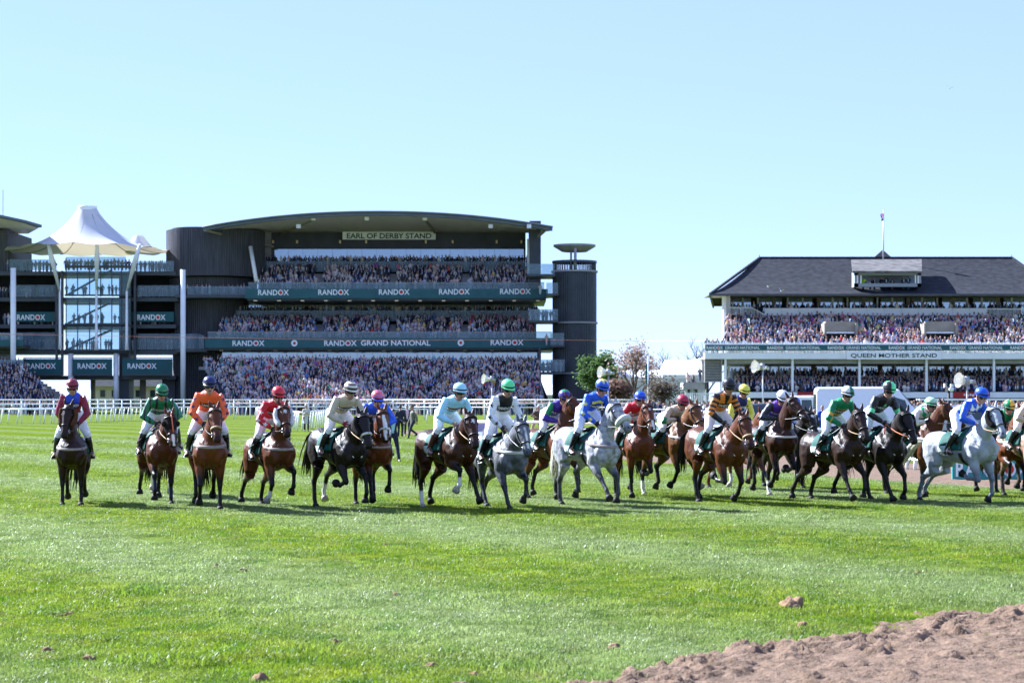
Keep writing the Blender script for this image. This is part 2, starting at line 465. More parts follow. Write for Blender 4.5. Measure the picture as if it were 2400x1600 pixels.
# grass blades: clumps scattered on the turf
def clump(n, size, hmin, hmax, w, seed):
    r = random.Random(seed); mb = MB()
    for i in range(n):
        x, y = r.uniform(-size, size), r.uniform(-size, size); a = r.uniform(0, 2*math.pi); h = r.uniform(hmin, hmax); ln = r.uniform(.2, .9)*h
        dx, dy = math.cos(a), math.sin(a); b_ = r.uniform(0, 2*math.pi); ex, ey = math.cos(b_)*w, math.sin(b_)*w
        v = [(x-ex, y-ey, -.01), (x+ex, y+ey, -.01), (x+ex*.8+dx*ln*.35, y+ey*.8+dy*ln*.35, h*.6), (x-ex*.8+dx*ln*.35, y-ey*.8+dy*ln*.35, h*.6), (x+dx*ln, y+dy*ln, h)]
        mb.add(v, [(0,1,2,3), (3,2,4)])
    me = mb.mesh('clump'); me.materials.append(MATS['grass_blade']); return me
src = bpy.data.collections.new('grass_source')
for i in range(4):
    o = bpy.data.objects.new('clump', clump(150, .16, .014, .040, .0034, i)); src.objects.link(o)
P_, S_ = [], []
def scat(y0, y1, dens, sc):
    area = 0.30*2*(y0+y1)/2*(y1-y0); n = int(area*dens)
    yy = np.sqrt(RNG.random(n)*(y1**2-y0**2)+y0**2); xx = (RNG.random(n)*2-1)*(.285*yy+.3)
    s = sc*(.75 + .5*RNG.random(n))*(.7+.6*fbm(xx[None], yy[None], .9, 50, 3)[0])
    P_.append(np.stack([xx, yy, np.zeros(n)], 1)); S_.append(s)
scat(12.5, 24, 42, 1.0); scat(24, 46, 26, 1.15); scat(46, 70, 10, 1.5); scat(70, 105, 4, 2.0)
n0 = len(P_); scat(12.5, 45, .5, 1.9); scat(12.5, 60, 1.6, 1.5)
PP = np.concatenate(P_); SS = np.concatenate(S_)
dn = near_depth(PP[:, 0], PP[:, 1]) + (fbm(PP[None, :, 0], PP[None, :, 1], 1.9, 3, 5)[0] - .5)*1.6 + (fbm(PP[None, :, 0], PP[None, :, 1], 6.5, 81, 3)[0] - .5)*1.1
yl = np.interp(PP[:, 0], LO[:, 0], LO[:, 1]); 
inx = []
loY = np.array([np.interp(x, LO[:, 0], LO[:, 1]) for x in PP[:, 0]]); hiY = np.array([np.interp(x, HI[:, 0], HI[:, 1]) for x in PP[:, 0]])
ok = (dn < .12) & ~((PP[:, 1] > loY - .1) & (PP[:, 1] < hiY + .1) & (PP[:, 0] > LO[0, 0]))
bare = fbm(PP[None, :, 0], PP[None, :, 1], .55, 77, 4)[0]
ok &= ~((bare > .70) & (RNG.random(len(PP)) < .8))
PP, SS = PP[ok], SS[ok]
me = bpy.data.meshes.new('grass'); me.from_pydata(PP.tolist(), [], []); me.update()
a = me.attributes.new('gs', 'FLOAT', 'POINT'); a.data.foreach_set('value', SS.astype(np.float32))
a = me.attributes.new('gr', 'FLOAT', 'POINT'); a.data.foreach_set('value', (RNG.random(len(SS))*6.28).astype(np.float32))
go = link('grass', me, None); tag(go, 'short bright green turf grass on the racecourse', 'grass', kind='stuff')
ng = bpy.data.node_groups.new('grass_scatter', 'GeometryNodeTree')
ng.interface.new_socket('Geometry', in_out='INPUT', socket_type='NodeSocketGeometry'); ng.interface.new_socket('Geometry', in_out='OUTPUT', socket_type='NodeSocketGeometry')
gi = ng.nodes.new('NodeGroupInput'); g_out = ng.nodes.new('NodeGroupOutput')
ip = ng.nodes.new('GeometryNodeInstanceOnPoints'); ci = ng.nodes.new('GeometryNodeCollectionInfo')
ci.inputs['Collection'].default_value = src; ci.inputs['Separate Children'].default_value = True; ci.inputs['Reset Children'].default_value = True
ip.inputs['Pick Instance'].default_value = True
na = ng.nodes.new('GeometryNodeInputNamedAttribute'); na.data_type = 'FLOAT'; na.inputs[0].default_value = 'gs'
nb = ng.nodes.new('GeometryNodeInputNamedAttribute'); nb.data_type = 'FLOAT'; nb.inputs[0].default_value = 'gr'
cx = ng.nodes.new('ShaderNodeCombineXYZ'); ng.links.new(nb.outputs[0], cx.inputs[2])
er = ng.nodes.new('FunctionNodeEulerToRotation'); ng.links.new(cx.outputs[0], er.inputs[0])
ng.links.new(gi.outputs[0], ip.inputs['Points']); ng.links.new(ci.outputs[0], ip.inputs['Instance'])
ng.links.new(na.outputs[0], ip.inputs['Scale']); ng.links.new(er.outputs[0], ip.inputs['Rotation']); ng.links.new(ip.outputs[0], g_out.inputs[0])
md = go.modifiers.new('scatter', 'NODES'); md.node_group = ng

# clods of earth thrown onto the turf
mat('clod', (.20, .125, .075), .95, .1, var=.3, scale=9, bump=.8, bscale=25)
for i, (px, py, r) in enumerate(((1857, 1424, .10), (162, 1441, .05), (210, 1547, .055), (110, 1530, .06), (930, 1397, .05), (790, 1508, .05), (505, 1330, .06), (570, 1339, .05),
                                 (1012, 1565, .06), (1115, 1585, .05), (610, 1596, .07), (2150, 1346, .05), (905, 1280, .05), (1880, 1470, .07), (1440, 1520, .06))):
    Y = gy(py); mb = MB(); rr = random.Random(i)
    r *= .72 if i else 1.0; mb.ellipsoid((0, 0, 0), (r*1.2, r, r*.75), n=18, m=12)
    V_ = np.array(mb.v); V_ = V_*(1 + 1.0*(vnoise(V_, 1/r*1.5, i) - .5) + .6*(vnoise(V_, 1/r*4.0, i+5) - .5))[:, None]; V_[:, 2] += r*.2; mb.v = [tuple(q) for q in V_]
    o = mb.build('clod', 'clod', None, True); o.location = (wx(px, Y), Y, 0.0); o.rotation_euler = (0, 0, rr.uniform(0, 6))
    tag(o, ['large brown divot lying near the dirt edge' if i == 0 else 'small brown clod of earth lying on the turf'][0], 'clod', None if i == 0 else 'small clods on the turf')
# ------------------------------------------------------------------ grandstands
mat('concrete', (.30, .29, .28), .85, .2, var=.15, scale=1.2)
mat('concrete_pale', (.30, .27, .22), .85, .2, var=.15, scale=1.0)
mat('dark_steel', (.052, .060, .070), .5, .4, var=.15, scale=1.0)
mat('timber_dark', (.085, .085, .095), .8, .12, var=.35, scale=1.2, streak=(6, 6, .25))
mat('roof_grey', (.13, .15, .18), .7, .15, var=.12, scale=.4)
mat('soffit_cream', (.66, .60, .62), .8, .2, var=.08, scale=.6)
mat('paint_white', (.80, .80, .80), .5, .4, var=.05, scale=.8)
mat('paint_cream', (.84, .84, .80), .5, .4, var=.06, scale=.8)
mat('sponsor_green', (.022, .098, .108), .5, .35, var=.12, scale=.8)
mat('sponsor_dark', (.012, .080, .085), .5, .35, var=.12, scale=.8)
mat('ink_white', (.80, .82, .82), .5, .3, var=.03)
mat('ink_dark', (.012, .045, .045), .5, .3, var=.05)
mat('ink_red', (.50, .035, .02), .5, .3, var=.05)
mat('board_red', (.36, .022, .02), .5, .3, var=.1)
mat('fascia_dark', (.060, .062, .075), .6, .3, var=.2, scale=.5)
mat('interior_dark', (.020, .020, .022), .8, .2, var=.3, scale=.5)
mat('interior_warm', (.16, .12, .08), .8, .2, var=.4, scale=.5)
mat('membrane_white', (.62, .63, .66), .55, .3, var=.04, scale=.4)
_m = MATS['membrane_white']; _t = _m.node_tree; _tr = _t.nodes.new('ShaderNodeBsdfTranslucent'); _tr.inputs[0].default_value = (.62, .52, .36, 1)
_x = _t.nodes.new('ShaderNodeMixShader'); _x.inputs[0].default_value = .22
_t.links.new(_t.nodes['Principled BSDF'].outputs[0], _x.inputs[1]); _t.links.new(_tr.outputs[0], _x.inputs[2]); _t.links.new(_x.outputs[0], _t.nodes['Material Output'].inputs['Surface'])
mat('tile_slate', (.030, .032, .038), .9, .06, var=.35, scale=1.4, bump=.6, bscale=3.0, streak=(1.0, 1.0, .35))
mat('lead_pale', (.12, .115, .11), .9, .1, var=.45, scale=1.2, streak=(1, 1, .3))
mat('seat_green', (.02, .06, .045), .6, .3, var=.2)
mat('lamp_warm', (.9, .7, .4), .5, .3, var=.05)
glass_mat('window_glass', tint=(.55, .62, .66), alpha=.72, base=(.22, .28, .33), rough=.05)
MATS['window_glass'].node_tree.nodes['Principled BSDF'].inputs['Metallic'].default_value = .55
MATS['window_glass'].node_tree.nodes['Principled BSDF'].inputs['Base Color'].default_value = (.50, .58, .66, 1)
glass_mat('rail_glass', tint=(.74, .82, .84), alpha=.26, base=(.28, .37, .42), rough=.08)
glass_mat('atrium_glass', tint=(.80, .90, .93), alpha=.22, base=(.25, .35, .38), rough=.04)

CROWD = []       # (x, y, z of the feet, style, sitting depth)
def rows(pxa, pxb, Y0, Y1, z0, z1, n, style, pitch=.52, fill=.9, skip=()):
    """n rows of people from the front (Y0, z0) to the back (Y1, z1)"""
    for i in range(n):
        f = i/max(n-1, 1); Y = Y0+(Y1-Y0)*f; z = z0+(z1-z0)*f
        a = pxa[0]+(pxa[1]-pxa[0])*f; b = pxb[0]+(pxb[1]-pxb[0])*f
        x, xe = wx(a, Y), wx(b, Y)
        while x < xe:
            px = 1200 + x/Y*F
            if random.random() < fill*min(1.0, .62+.75*float(vnoise(np.array([[x, Y, z]]), .22, 5)[0])) and not any(s0 < px < s1 and r0 <= i <= r1 for s0, s1, r0, r1 in skip):
                CROWD.append((x + random.uniform(-.12, .12), Y + random.uniform(-.12, .12), z, style))
            x += pitch*random.uniform(.85, 1.2)
def steps(P, name, pxa, pxb, Y0, Y1, z0, z1, n, m):
    mb = MB(); dY = (Y1-Y0)/max(n-1, 1)
    for i in range(n):
        f = i/max(n-1, 1); Y = Y0+(Y1-Y0)*f; z = z0+(z1-z0)*f
        a = pxa[0]+(pxa[1]-pxa[0])*f; b = pxb[0]+(pxb[1]-pxb[0])*f
        mb.box(wx(a, Y), wx(b, Y), Y-dY*.5, Y1+1.2, z-(.6 if i else 1.2), z)
    return P(name, mb, m)
def panel_row(root, name, xs, y, z0, z1, m, t=.03, gap=.03):
    """a row of separate flat panels facing the course; alike ones share their mesh"""
    cache = {}; l = root.location
    for xa, xb in zip(xs[:-1], xs[1:]):
        w = round(xb-xa-gap, 2)
        if w not in cache:
            cache[w] = MB().box(-w/2, w/2, -t/2, t/2, 0, z1-z0).mesh(name)
        o = link(name, cache[w], m, root); o.location = ((xa+xb)/2-l.x, y-l.y, z0-l.z)
def lin(a, b, n): return [a+(b-a)*i/n for i in range(n+1)]
def randox(part, root, px0, px1, py0, py1, Y, prefix='', suffix='', depth=.06):
    """the sponsor's word in white capitals with a red dot in its O"""
    mb = MB(); sign_text(mb, 'RANDOX', wx(px0, Y), wx(px1, Y), wz(py1, Y), wz(py0, Y), Y, depth, .02, 1.05)
    q = sub('lettering', mb, 'ink_white', part, root)
    w = wx(px1, Y)-wx(px0, Y); c = Vector((wx(px0, Y)+w*o_centre(.02, 1.05), Y-depth, (wz(py0, Y)+wz(py1, Y))/2))
    sub('red_dot', disc(MB(), c, (wz(py0, Y)-wz(py1, Y))*.29, .01), 'ink_red', part, root)

# ---- stand with the long curved roof
Yd = 311.0
root = empty('grandstand', (wx(890, Yd+10), Yd+10, 0)); tag(root, 'large modern grandstand with long curved grey roof and green sponsor bands', 'grandstand')
P = Part(root)
# roof
n = 26; mb = MB(); so = MB()
fr, bk = [], []
for i in range(n+1):
    u = -1 + 2*i/n; px = 885 + 410*u
    py = 494 + 36*abs(u)**2.1
    Yf = 306 + 5*abs(u)**3; fr.append(Vector((wx(px, Yf), Yf, wz(py, Yf))))
    pxb = 900 + 345*u; bk.append(Vector((wx(pxb, 336), 336, wz(520+22*abs(u)**2, 336)+.4)))
vs = []
for a, b in zip(fr, bk): vs += [a, b, b - Vector((0,0,.7)), a - Vector((0, -.15, .72))]
fc = []
for i in range(n):
    for j in range(4): fc.append((i*4+j, i*4+(j+1) % 4, (i+1)*4+(j+1) % 4, (i+1)*4+j))
fc += [(0,1,2,3), (n*4+3, n*4+2, n*4+1, n*4)]
mb.add(vs, fc); P('roof', mb, 'roof_grey')
so = MB(); sv = []
for i in range(n+1):
    a, b = fr[i], bk[i]; sv += [a + Vector((0, .6, -.62)), Vector((b.x*1.0, 329, wz(546, 329)))]
so.add(sv, [(2*i, 2*i+1, 2*i+3, 2*i+2) for i in range(n)]); P('soffit', so, 'soffit_cream')
gu = MB(); gu.loft([f_ + Vector((0, -.12, -.15)) for f_ in fr], [.16]*(n+1), n=6, side=(0,0,1)); P('gutter', gu, 'roof_grey', True)
for px, py in ((735, 512), (996, 512), (700, 530), (1150, 530), (860, 512), (1240, 530)):
    P('roof_bracket', MB().box(wx(px-5, 309), wx(px+5, 309), 308.6, 309.4, wz(py+5, 309), wz(py-4, 309)), 'paint_white')
for a, b in (((735, 513, 310), (660, 548, 326)), ((996, 513, 310), (1020, 546, 326)), ((480, 540, 311), (640, 578, 326)), ((1280, 538, 311), (1238, 575, 322))):
    P('truss', MB().bar(at(*a), at(*b), .32), 'concrete_pale')
# rear wall of the top tier, sign, windows
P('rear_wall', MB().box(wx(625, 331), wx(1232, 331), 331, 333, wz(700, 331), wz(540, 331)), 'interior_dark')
fa = P('dark_fascia', MB().box(wx(632, 328), wx(1230, 328), 327.5, 328.2, wz(582, 328), wz(545, 328)), 'fascia_dark')
sg = P('name_sign', MB().box(wx(803, 327), wx(1021, 327), 326.8, 327.2, wz(561.5, 327), wz(543.5, 327)), 'paint_cream')
sub('lettering', sign_text(MB(), 'EARL OF DERBY STAND', wx(813, 326.8), wx(1011, 326.8), wz(559, 326.8), wz(546.5, 326.8), 326.8, .05, .02), 'ink_dark', sg, root)
panel_row(root, 'window_pane', lin(wx(640, 328), wx(1228, 328), 17), 328.6, wz(612, 328.6), wz(582, 328.6), 'window_glass')
P('window_frame', MB().box(wx(636, 328.9), wx(1230, 328.9), 328.75, 328.85, wz(597.5, 328.9), wz(596, 328.9)), 'dark_steel')
for px in (640, 696, 797, 858, 998, 1061, 1164, 1222):
    P('wall_lamp', MB().box(wx(px-2, 327), wx(px+2, 327), 326.9, 327.4, wz(570, 327), wz(563, 327)), 'lamp_warm')
def tier(px0, px1, band, Yf, ztop_py, n, parapet_py, balu_py, head_b, win_py, texts, front_heads, back_heads, nwin, winx, style):
    z_f = wz(front_heads, Yf+1.5)-1.25; Yk = Yf+1.5+n*.95; z_b = wz(back_heads, Yk)-1.25
    bd = P('sponsor_band', MB().box(wx(px0, Yf), wx(px1, Yf), Yf, Yf+.5, wz(band[1], Yf), wz(band[0], Yf)), 'sponsor_green')
    P('floor_slab', MB().box(wx(px0+4, Yf), wx(px1-4, Yf), Yf+.5, Yf+20, wz(band[1]+5, Yf), wz(band[1], Yf)), 'dark_steel')
    for t in texts:
        if t[0] == 'R': randox(bd, root, t[1], t[2], t[3]-6.5, t[3]+6.5, Yf)
        elif t[0] == 'G':
            sub('lettering', sign_text(MB(), 'GRAND NATIONAL', wx(t[1], Yf), wx(t[2], Yf), wz(t[3]+6.2, Yf), wz(t[3]-6.2, Yf), Yf, .06, .02), 'ink_white', bd, root)
        else:
            sub('ring', disc(MB(), (wx(t[1], Yf), Yf-.05, wz(t[2], Yf)), .5, .01, 20, .24), 'ink_white', bd, root)
            sub('red_dot', disc(MB(), (wx(t[1], Yf), Yf-.05, wz(t[2], Yf)), .2, .012), 'ink_red', bd, root)
    panel_row(root, 'glass_panel', lin(wx(px0+6, Yf), wx(px1-8, Yf), 20), Yf+.3, wz(parapet_py[1], Yf), wz(parapet_py[0], Yf), 'rail_glass')
    P('handrail', MB().bar((wx(px0+6, Yf), Yf+.3, wz(parapet_py[0], Yf)+.04), (wx(px1-8, Yf), Yf+.3, wz(parapet_py[0], Yf)+.04), .08), 'concrete')
    a0 = px0 + 30; b0 = px1 - 45
    steps(P, 'terrace', (a0, a0+8), (b0, b0), Yf+1.2, Yk, z_f, z_b, n, 'concrete')
    rows((a0+4, a0+14), (b0-4, b0-4), Yf+1.4, Yk, z_f, z_b, n, style, .56, .80, skip=[(p_, p_+18, 0, n) for p_ in (740, 912, 1082)])
    Yg = Yk+.9
    panel_row(root, 'glass_panel', lin(wx(a0-10, Yg), wx(b0+6, Yg), 18), Yg, wz(balu_py[1], Yg), wz(balu_py[0], Yg), 'rail_glass')
    zk = wz(head_b, Yg+1)-1.70
    P('walkway', MB().box(wx(a0-25, Yg), wx(b0+8, Yg), Yg+.15, Yg+5, zk-.4, zk), 'concrete')
    rows((a0-10, a0-10), (b0+2, b0+2), Yg+.5, Yg+1.7, zk, zk, 2, 'suit', .55, .92)
    if winx:
        Yw = Yg+4.6
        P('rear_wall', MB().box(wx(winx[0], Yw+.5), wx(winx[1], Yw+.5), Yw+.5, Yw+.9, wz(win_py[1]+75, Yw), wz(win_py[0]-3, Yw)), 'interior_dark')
        panel_row(root, 'window_pane', lin(wx(winx[0], Yw), wx(winx[1], Yw), nwin), Yw, wz(win_py[1]+8, Yw), wz(win_py[0], Yw), 'window_glass')
T1 = [('R', c_-36, c_+36, 685.5 - (c_-641)/567*2.5) for c_ in (641, 782, 924, 1065, 1208)]
tier(575, 1284, (677, 699), 313, 0, 8, (662.5, 677), (612, 637), 600, (582, 610), T1, 664, 624, 0, None, 'mixed')
T2 = [('R', 545, 620, 804), ('O', 690, 804), ('R', 760, 836, 804), ('G', 846, 1009, 803.5), ('O', 1080, 803), ('R', 1150, 1227, 802.5)]
tier(480, 1302, (792, 815), 311, 0, 9, (778, 792), (727, 752), 716, (703, 719), T2, 782, 742, 19, (583, 1252), 'bright')
for py_, x0_, x1_ in ((704, 600, 1260), (820, 520, 1280)):
    for k_ in range(13):
        px_ = x0_ + (x1_-x0_)*k_/12; P('downlight', MB().box(wx(px_-4, 313), wx(px_+4, 313), 312.2, 313, wz(py_+2.2, 313), wz(py_, 313)), 'lamp_warm')
P('side_wall', MB().box(wx(556, 328), wx(592, 328), 327, 328, wz(800, 328), wz(690, 328)), 'timber_dark')
# lower terrace
z0, z1 = .25, wz(836, 311)-1.55
steps(P, 'terrace', (548, 480), (1282, 1262), 289, 309, z0, z1, 20, 'concrete')
rows((545, 478), (1270, 1262), 289, 310.5, z0, z1, 21, 'bright', .52, .93)
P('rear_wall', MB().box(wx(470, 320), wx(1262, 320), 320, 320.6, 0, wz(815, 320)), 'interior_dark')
panel_row(root, 'window_pane', lin(wx(520, 319), wx(1260, 319), 21), 319.4, wz(846, 319), wz(820, 319), 'window_glass')
P('floor_slab', MB().box(wx(470, 311), wx(1300, 311), 309.4, 322, z1-.5, z1-.02), 'concrete')
P('end_wall', MB().add([at(1263, 880, 309), at(1290, 947, 292), Vector((wx(1290, 292), 292, 0)), Vector((wx(1263, 309), 309, 0))], [(0,1,2,3)]).box(wx(1262, 311), wx(1268, 311), 310, 322, 0, wz(815, 311)), 'dark_steel')
# side walls and posts
P('side_wall', MB().box(wx(1240, 324), wx(1266, 324), 316, 334, wz(690, 324), wz(528, 324)), 'dark_steel')
for a, b in (((587, 578, 316), (601, 660, 314)), ((1240, 560, 318), (1240, 662, 318))):
    P('column', MB().cyl(at(*a), at(*b), .32, n=10), 'paint_white', True)
P('side_wall', MB().box(wx(612, 327), wx(636, 327), 326, 330, wz(660, 327), wz(545, 327)), 'concrete')
# drum clad in dark vertical boards
def drum(px0, px1, py0, py1, Yc, m, name='drum', nseg=40, slat=.10, boards=True):
    cx, r = (wx(px0, Yc)+wx(px1, Yc))/2, (wx(px1, Yc)-wx(px0, Yc))/2
    z1_, z0_ = wz(py0, Yc), wz(py1, Yc)
    d = P(name, MB().cyl((cx, Yc, z0_), (cx, Yc, z1_), r, n=48), 'dark_steel' if boards else m, False)
    if boards:
        mb = MB(); k = nseg
        for i in range(k):
            a = 2*math.pi*i/k
            if math.sin(a) > .35: continue
            c = Vector((cx+math.cos(a)*(r+.06), Yc+math.sin(a)*(r+.06), 0)); t = Vector((-math.sin(a), math.cos(a), 0))*(math.pi*r/k*.68); o_ = Vector((math.cos(a), math.sin(a), 0))*.09
            v = [c-t-o_, c+t-o_, c+t+o_, c-t+o_]
            mb.add([Vector((p.x, p.y, z0_)) for p in v] + [Vector((p.x, p.y, z1_)) for p in v], [(0,1,5,4), (1,2,6,5), (2,3,7,6), (3,0,4,7), (4,5,6,7)])
        q = sub('cladding', mb, m, d, root); q['kind'] = 'stuff'
    return d, cx, r
drum(393, 618, 543, 652, 322, 'timber_dark', nseg=150)
drum(400, 600, 655, 690, 323, 'timber_dark', nseg=120)
drum(408, 570, 700, 960, 325, 'timber_dark', nseg=100)
P('drum_cap', MB().cyl((wx(470, 322), 322, wz(556, 322)), (wx(470, 322), 322, wz(537, 322)), 4.6, n=40), 'dark_steel')
for py, x1 in ((692, 585), (818, 490)):
    P('balcony', MB().box(wx(415, 316), wx(x1, 316), 314, 322, wz(py+7, 316), wz(py, 316)), 'dark_steel')
panel_row(root, 'glass_panel', lin(wx(440, 315), wx(583, 315), 6), 314.5, wz(692, 315), wz(671, 315), 'rail_glass')
rows((440, 440), (580, 580), 315.5, 317, wz(692, 316), wz(692, 316), 2, 'bright', .7, .8)
panel_row(root, 'glass_panel', lin(wx(420, 315), wx(480, 315), 3), 314.5, wz(818, 315), wz(785, 315), 'rail_glass')
rows((425, 425), (545, 545), 315.2, 318, wz(815, 316), wz(815, 316), 3, 'suit', .55, .9)
P('white_post', MB().cyl((wx(429, 308), 308, 0), (wx(429, 308), 308, wz(632, 308)), .40, n=12), 'paint_white', True)
# escape-stair tower at the right end
d_, cx, r = drum(1297, 1396, 637, 960, 313, 'dark_steel', 'stair_tower', nseg=70)
for py in (637, 757, 875):
    P('tower_band', MB().cyl((cx, 313, wz(py+2, 313)), (cx, 313, wz(py-2, 313)), r+.35, n=40), 'concrete')
mb = MB()
for i in range(46):
    a = 2*math.pi*i/46; mb.box(cx+math.cos(a)*r-.07, cx+math.cos(a)*r+.07, 313+math.sin(a)*r-.07, 313+math.sin(a)*r+.07, wz(636, 313), wz(616, 313))
q = P('crown_slats', mb, 'dark_steel'); q['kind'] = 'stuff'
P('crown_ring', MB().lathe([(r+.2, wz(617, 313)), (r+.2, wz(612, 313)), (r-.1, wz(612, 313)), (r-.1, wz(617, 313)), (r+.2, wz(617, 313))], (cx, 313, 0), 40), 'dark_steel')
P('tower_mast', MB().cyl((wx(1347, 313), 310, wz(640, 313)), (wx(1347, 313), 310, wz(585, 313)), .22).cyl((wx(1338, 313), 312, wz(640, 313)), (wx(1338, 313), 312, wz(588, 313)), .16), 'concrete', True)
P('tower_canopy', MB().lathe([(.1, wz(590, 313)), (2.0, wz(590, 313)), (r, wz(578, 313)), (r, wz(574, 313)), (.1, wz(573, 313))], (cx, 313, 0), 28), 'concrete')
for py, x0, x1, g in ((645, 1236, 1300, (618, 642)), (690, 1280, 1308, (662, 688)), (752, 1240, 1308, (724, 752)), (809, 1290, 1322, (780, 808)), (872, 1262, 1324, (842, 870))):
    P('link_balcony', MB().box(wx(x0, 309), wx(x1, 309), 306, 314, wz(py+5, 309), wz(py, 309)), 'dark_steel')
    panel_row(root, 'glass_panel', lin(wx(x0, 306.5), wx(x1, 306.5), 2), 306.3, wz(g[1], 306), wz(g[0], 306), 'rail_glass')
rows((1245, 1245), (1302, 1302), 307.2, 309, wz(752, 308), wz(752, 308), 2, 'suit', .6, .95)
rows((1266, 1266), (1318, 1318), 307.2, 309, wz(872, 308), wz(872, 308), 2, 'suit', .6, .95)
CROWD.append((wx(1281, 309), 309, wz(808, 309), 'suit')); CROWD.append((wx(1266, 309), 309, wz(690, 309), 'suit'))

# ---- link building with the tent roof
Yl = 316.0
root = empty('atrium_building', (wx(215, Yl), Yl, 0)); tag(root, 'glass stair atrium with white tent canopy between two stands', 'building')
P = Part(root)
for py, x0, x1 in ((636, -40, 412), (697, -40, 418), (760, -40, 412), (820, -40, 418), (880, 40, 412)):
    P('floor_slab', MB().box(wx(x0, Yl), wx(x1, Yl), Yl, Yl+9, wz(py+9, Yl), wz(py, Yl)), 'dark_steel')
for x0, x1 in ((-40, 140), (312, 412)):
    P('rear_wall', MB().box(wx(x0, Yl+6), wx(x1, Yl+6), Yl+6, Yl+6.4, wz(820, Yl), wz(640, Yl)), 'interior_dark')
P('side_wall', MB().box(wx(385, Yl+4), wx(415, Yl+4), Yl+2, Yl+8, 0, wz(880, Yl)), 'timber_dark')
P('side_wall', MB().box(wx(412, Yl+4), wx(425, Yl+4), Yl+3, Yl+9, 0, wz(640, Yl)), 'timber_dark')
for px in (137, 320, 150, 308):
    P('mullion_post', MB().box(wx(px-2.5, Yl), wx(px+2.5, Yl), Yl-1.5, Yl-.9, wz(880, Yl), wz(636, Yl)), 'dark_steel')
for py0, py1 in ((625, 690), (700, 757), (765, 818)):
    panel_row(root, 'glass_pane', [wx(p_, Yl-2) for p_ in (155, 182, 210, 236, 262, 285, 306)], Yl-2, wz(py1, Yl-2), wz(py0, Yl-2), 'atrium_glass')
    P('transom', MB().box(wx(152, Yl-2), wx(308, Yl-2), Yl-2.2, Yl-1.8, wz(py1+4, Yl-2), wz(py1, Yl-2)), 'dark_steel')
    P('transom', MB().box(wx(152, Yl-2), wx(308, Yl-2), Yl-2.15, Yl-1.85, wz((py0+py1)/2-14, Yl-2), wz((py0+py1)/2-16, Yl-2)), 'dark_steel')
    for p_ in (155, 182, 210, 236, 262, 285, 306):
        P('mullion', MB().box(wx(p_-.9, Yl-2), wx(p_+.9, Yl-2), Yl-2.12, Yl-1.88, wz(py1, Yl-2), wz(py0, Yl-2)), 'dark_steel')
    rows((158, 158), (300, 300), Yl+.5, Yl+3.5, wz(py1+2, Yl), wz(py1+2, Yl), 2, 'suit', .9, .6)
    P('stair_flight', MB().bar(at(160, py1, Yl+4), at(262, py0+8, Yl+6), 1.6, .35), 'dark_steel')
P('transom', MB().box(wx(152, Yl-2), wx(308, Yl-2), Yl-2.2, Yl-1.8, wz(628, Yl-2), wz(622, Yl-2)), 'dark_steel')
P('lift_core', MB().box(wx(276, Yl), wx(300, Yl), Yl+1, Yl+5, 0, wz(640, Yl)), 'dark_steel')
for px in (166, 272): P('column', MB().cyl((wx(px, Yl-1), Yl-1, 0), (wx(px, Yl-1), Yl-1, wz(828, Yl-1)), .42, n=12), 'paint_white', True)
P('white_post', MB().cyl((wx(31, 308), 308, 0), (wx(31, 308), 308, wz(628, 308)), .42, n=12), 'paint_white', True)
P('column', MB().cyl((wx(335, Yl+6), Yl+6, 0), (wx(335, Yl+6), Yl+6, wz(884, Yl)), .5, n=12), 'concrete_pale', True)
P('column', MB().cyl((wx(218, Yl+8), Yl+8, 0), (wx(218, Yl+8), Yl+8, wz(884, Yl)), .4, n=12), 'concrete_pale', True)
for x0, x1 in ((57, 145), (170, 263), (287, 404)):
    pn = P('sponsor_panel', MB().box(wx(x0, Yl-1.6), wx(x1, Yl-1.6), Yl-1.8, Yl-1.5, wz(876, Yl-1.6), wz(841, Yl-1.6)), 'sponsor_dark')
    tx = x0 + 6 if x0 == 57 else x0 + 12
    randox(pn, root, tx, tx+68, 851, 864, Yl-1.8)
    P('frame', MB().bar(at(x0, 878, Yl-1.7), at(x1, 878, Yl-1.7), .3).bar(at(x0, 839, Yl-1.7), at(x1, 839, Yl-1.7), .15), 'dark_steel')
for x0, x1, tx in ((36, 128, 40), (306, 408, 322)):
    pn = P('sponsor_panel', MB().box(wx(x0, Yl-.3), wx(x1, Yl-.3), Yl-.5, Yl-.2, wz(754, Yl), wz(731, Yl)), 'sponsor_dark')
    randox(pn, root, tx, tx+66, 737, 750, Yl-.5)
for x0, x1, py0, py1, n in ((22, 130, 608, 634, 5), (312, 408, 612, 637, 4), (22, 130, 668, 696, 4), (322, 420, 669, 695, 4), (0, 130, 779, 819, 4), (312, 470, 782, 819, 5), (160, 300, 604, 625, 6)):
    panel_row(root, 'glass_panel', lin(wx(x0, Yl-.4), wx(x1, Yl-.4), n), Yl-(.4 if py0 != 604 else 2), wz(py1, Yl), wz(py0, Yl), 'rail_glass')
for x0, x1, py in ((20, 135, 636), (312, 410, 637), (155, 305, 632), (0, 130, 697), (315, 415, 697), (10, 130, 760), (315, 410, 760), (0, 130, 820), (312, 420, 820)):
    rows((x0, x0), (x1, x1), Yl+.3, Yl+1.8, wz(py, Yl), wz(py, Yl), 2, 'suit', .58, .9)
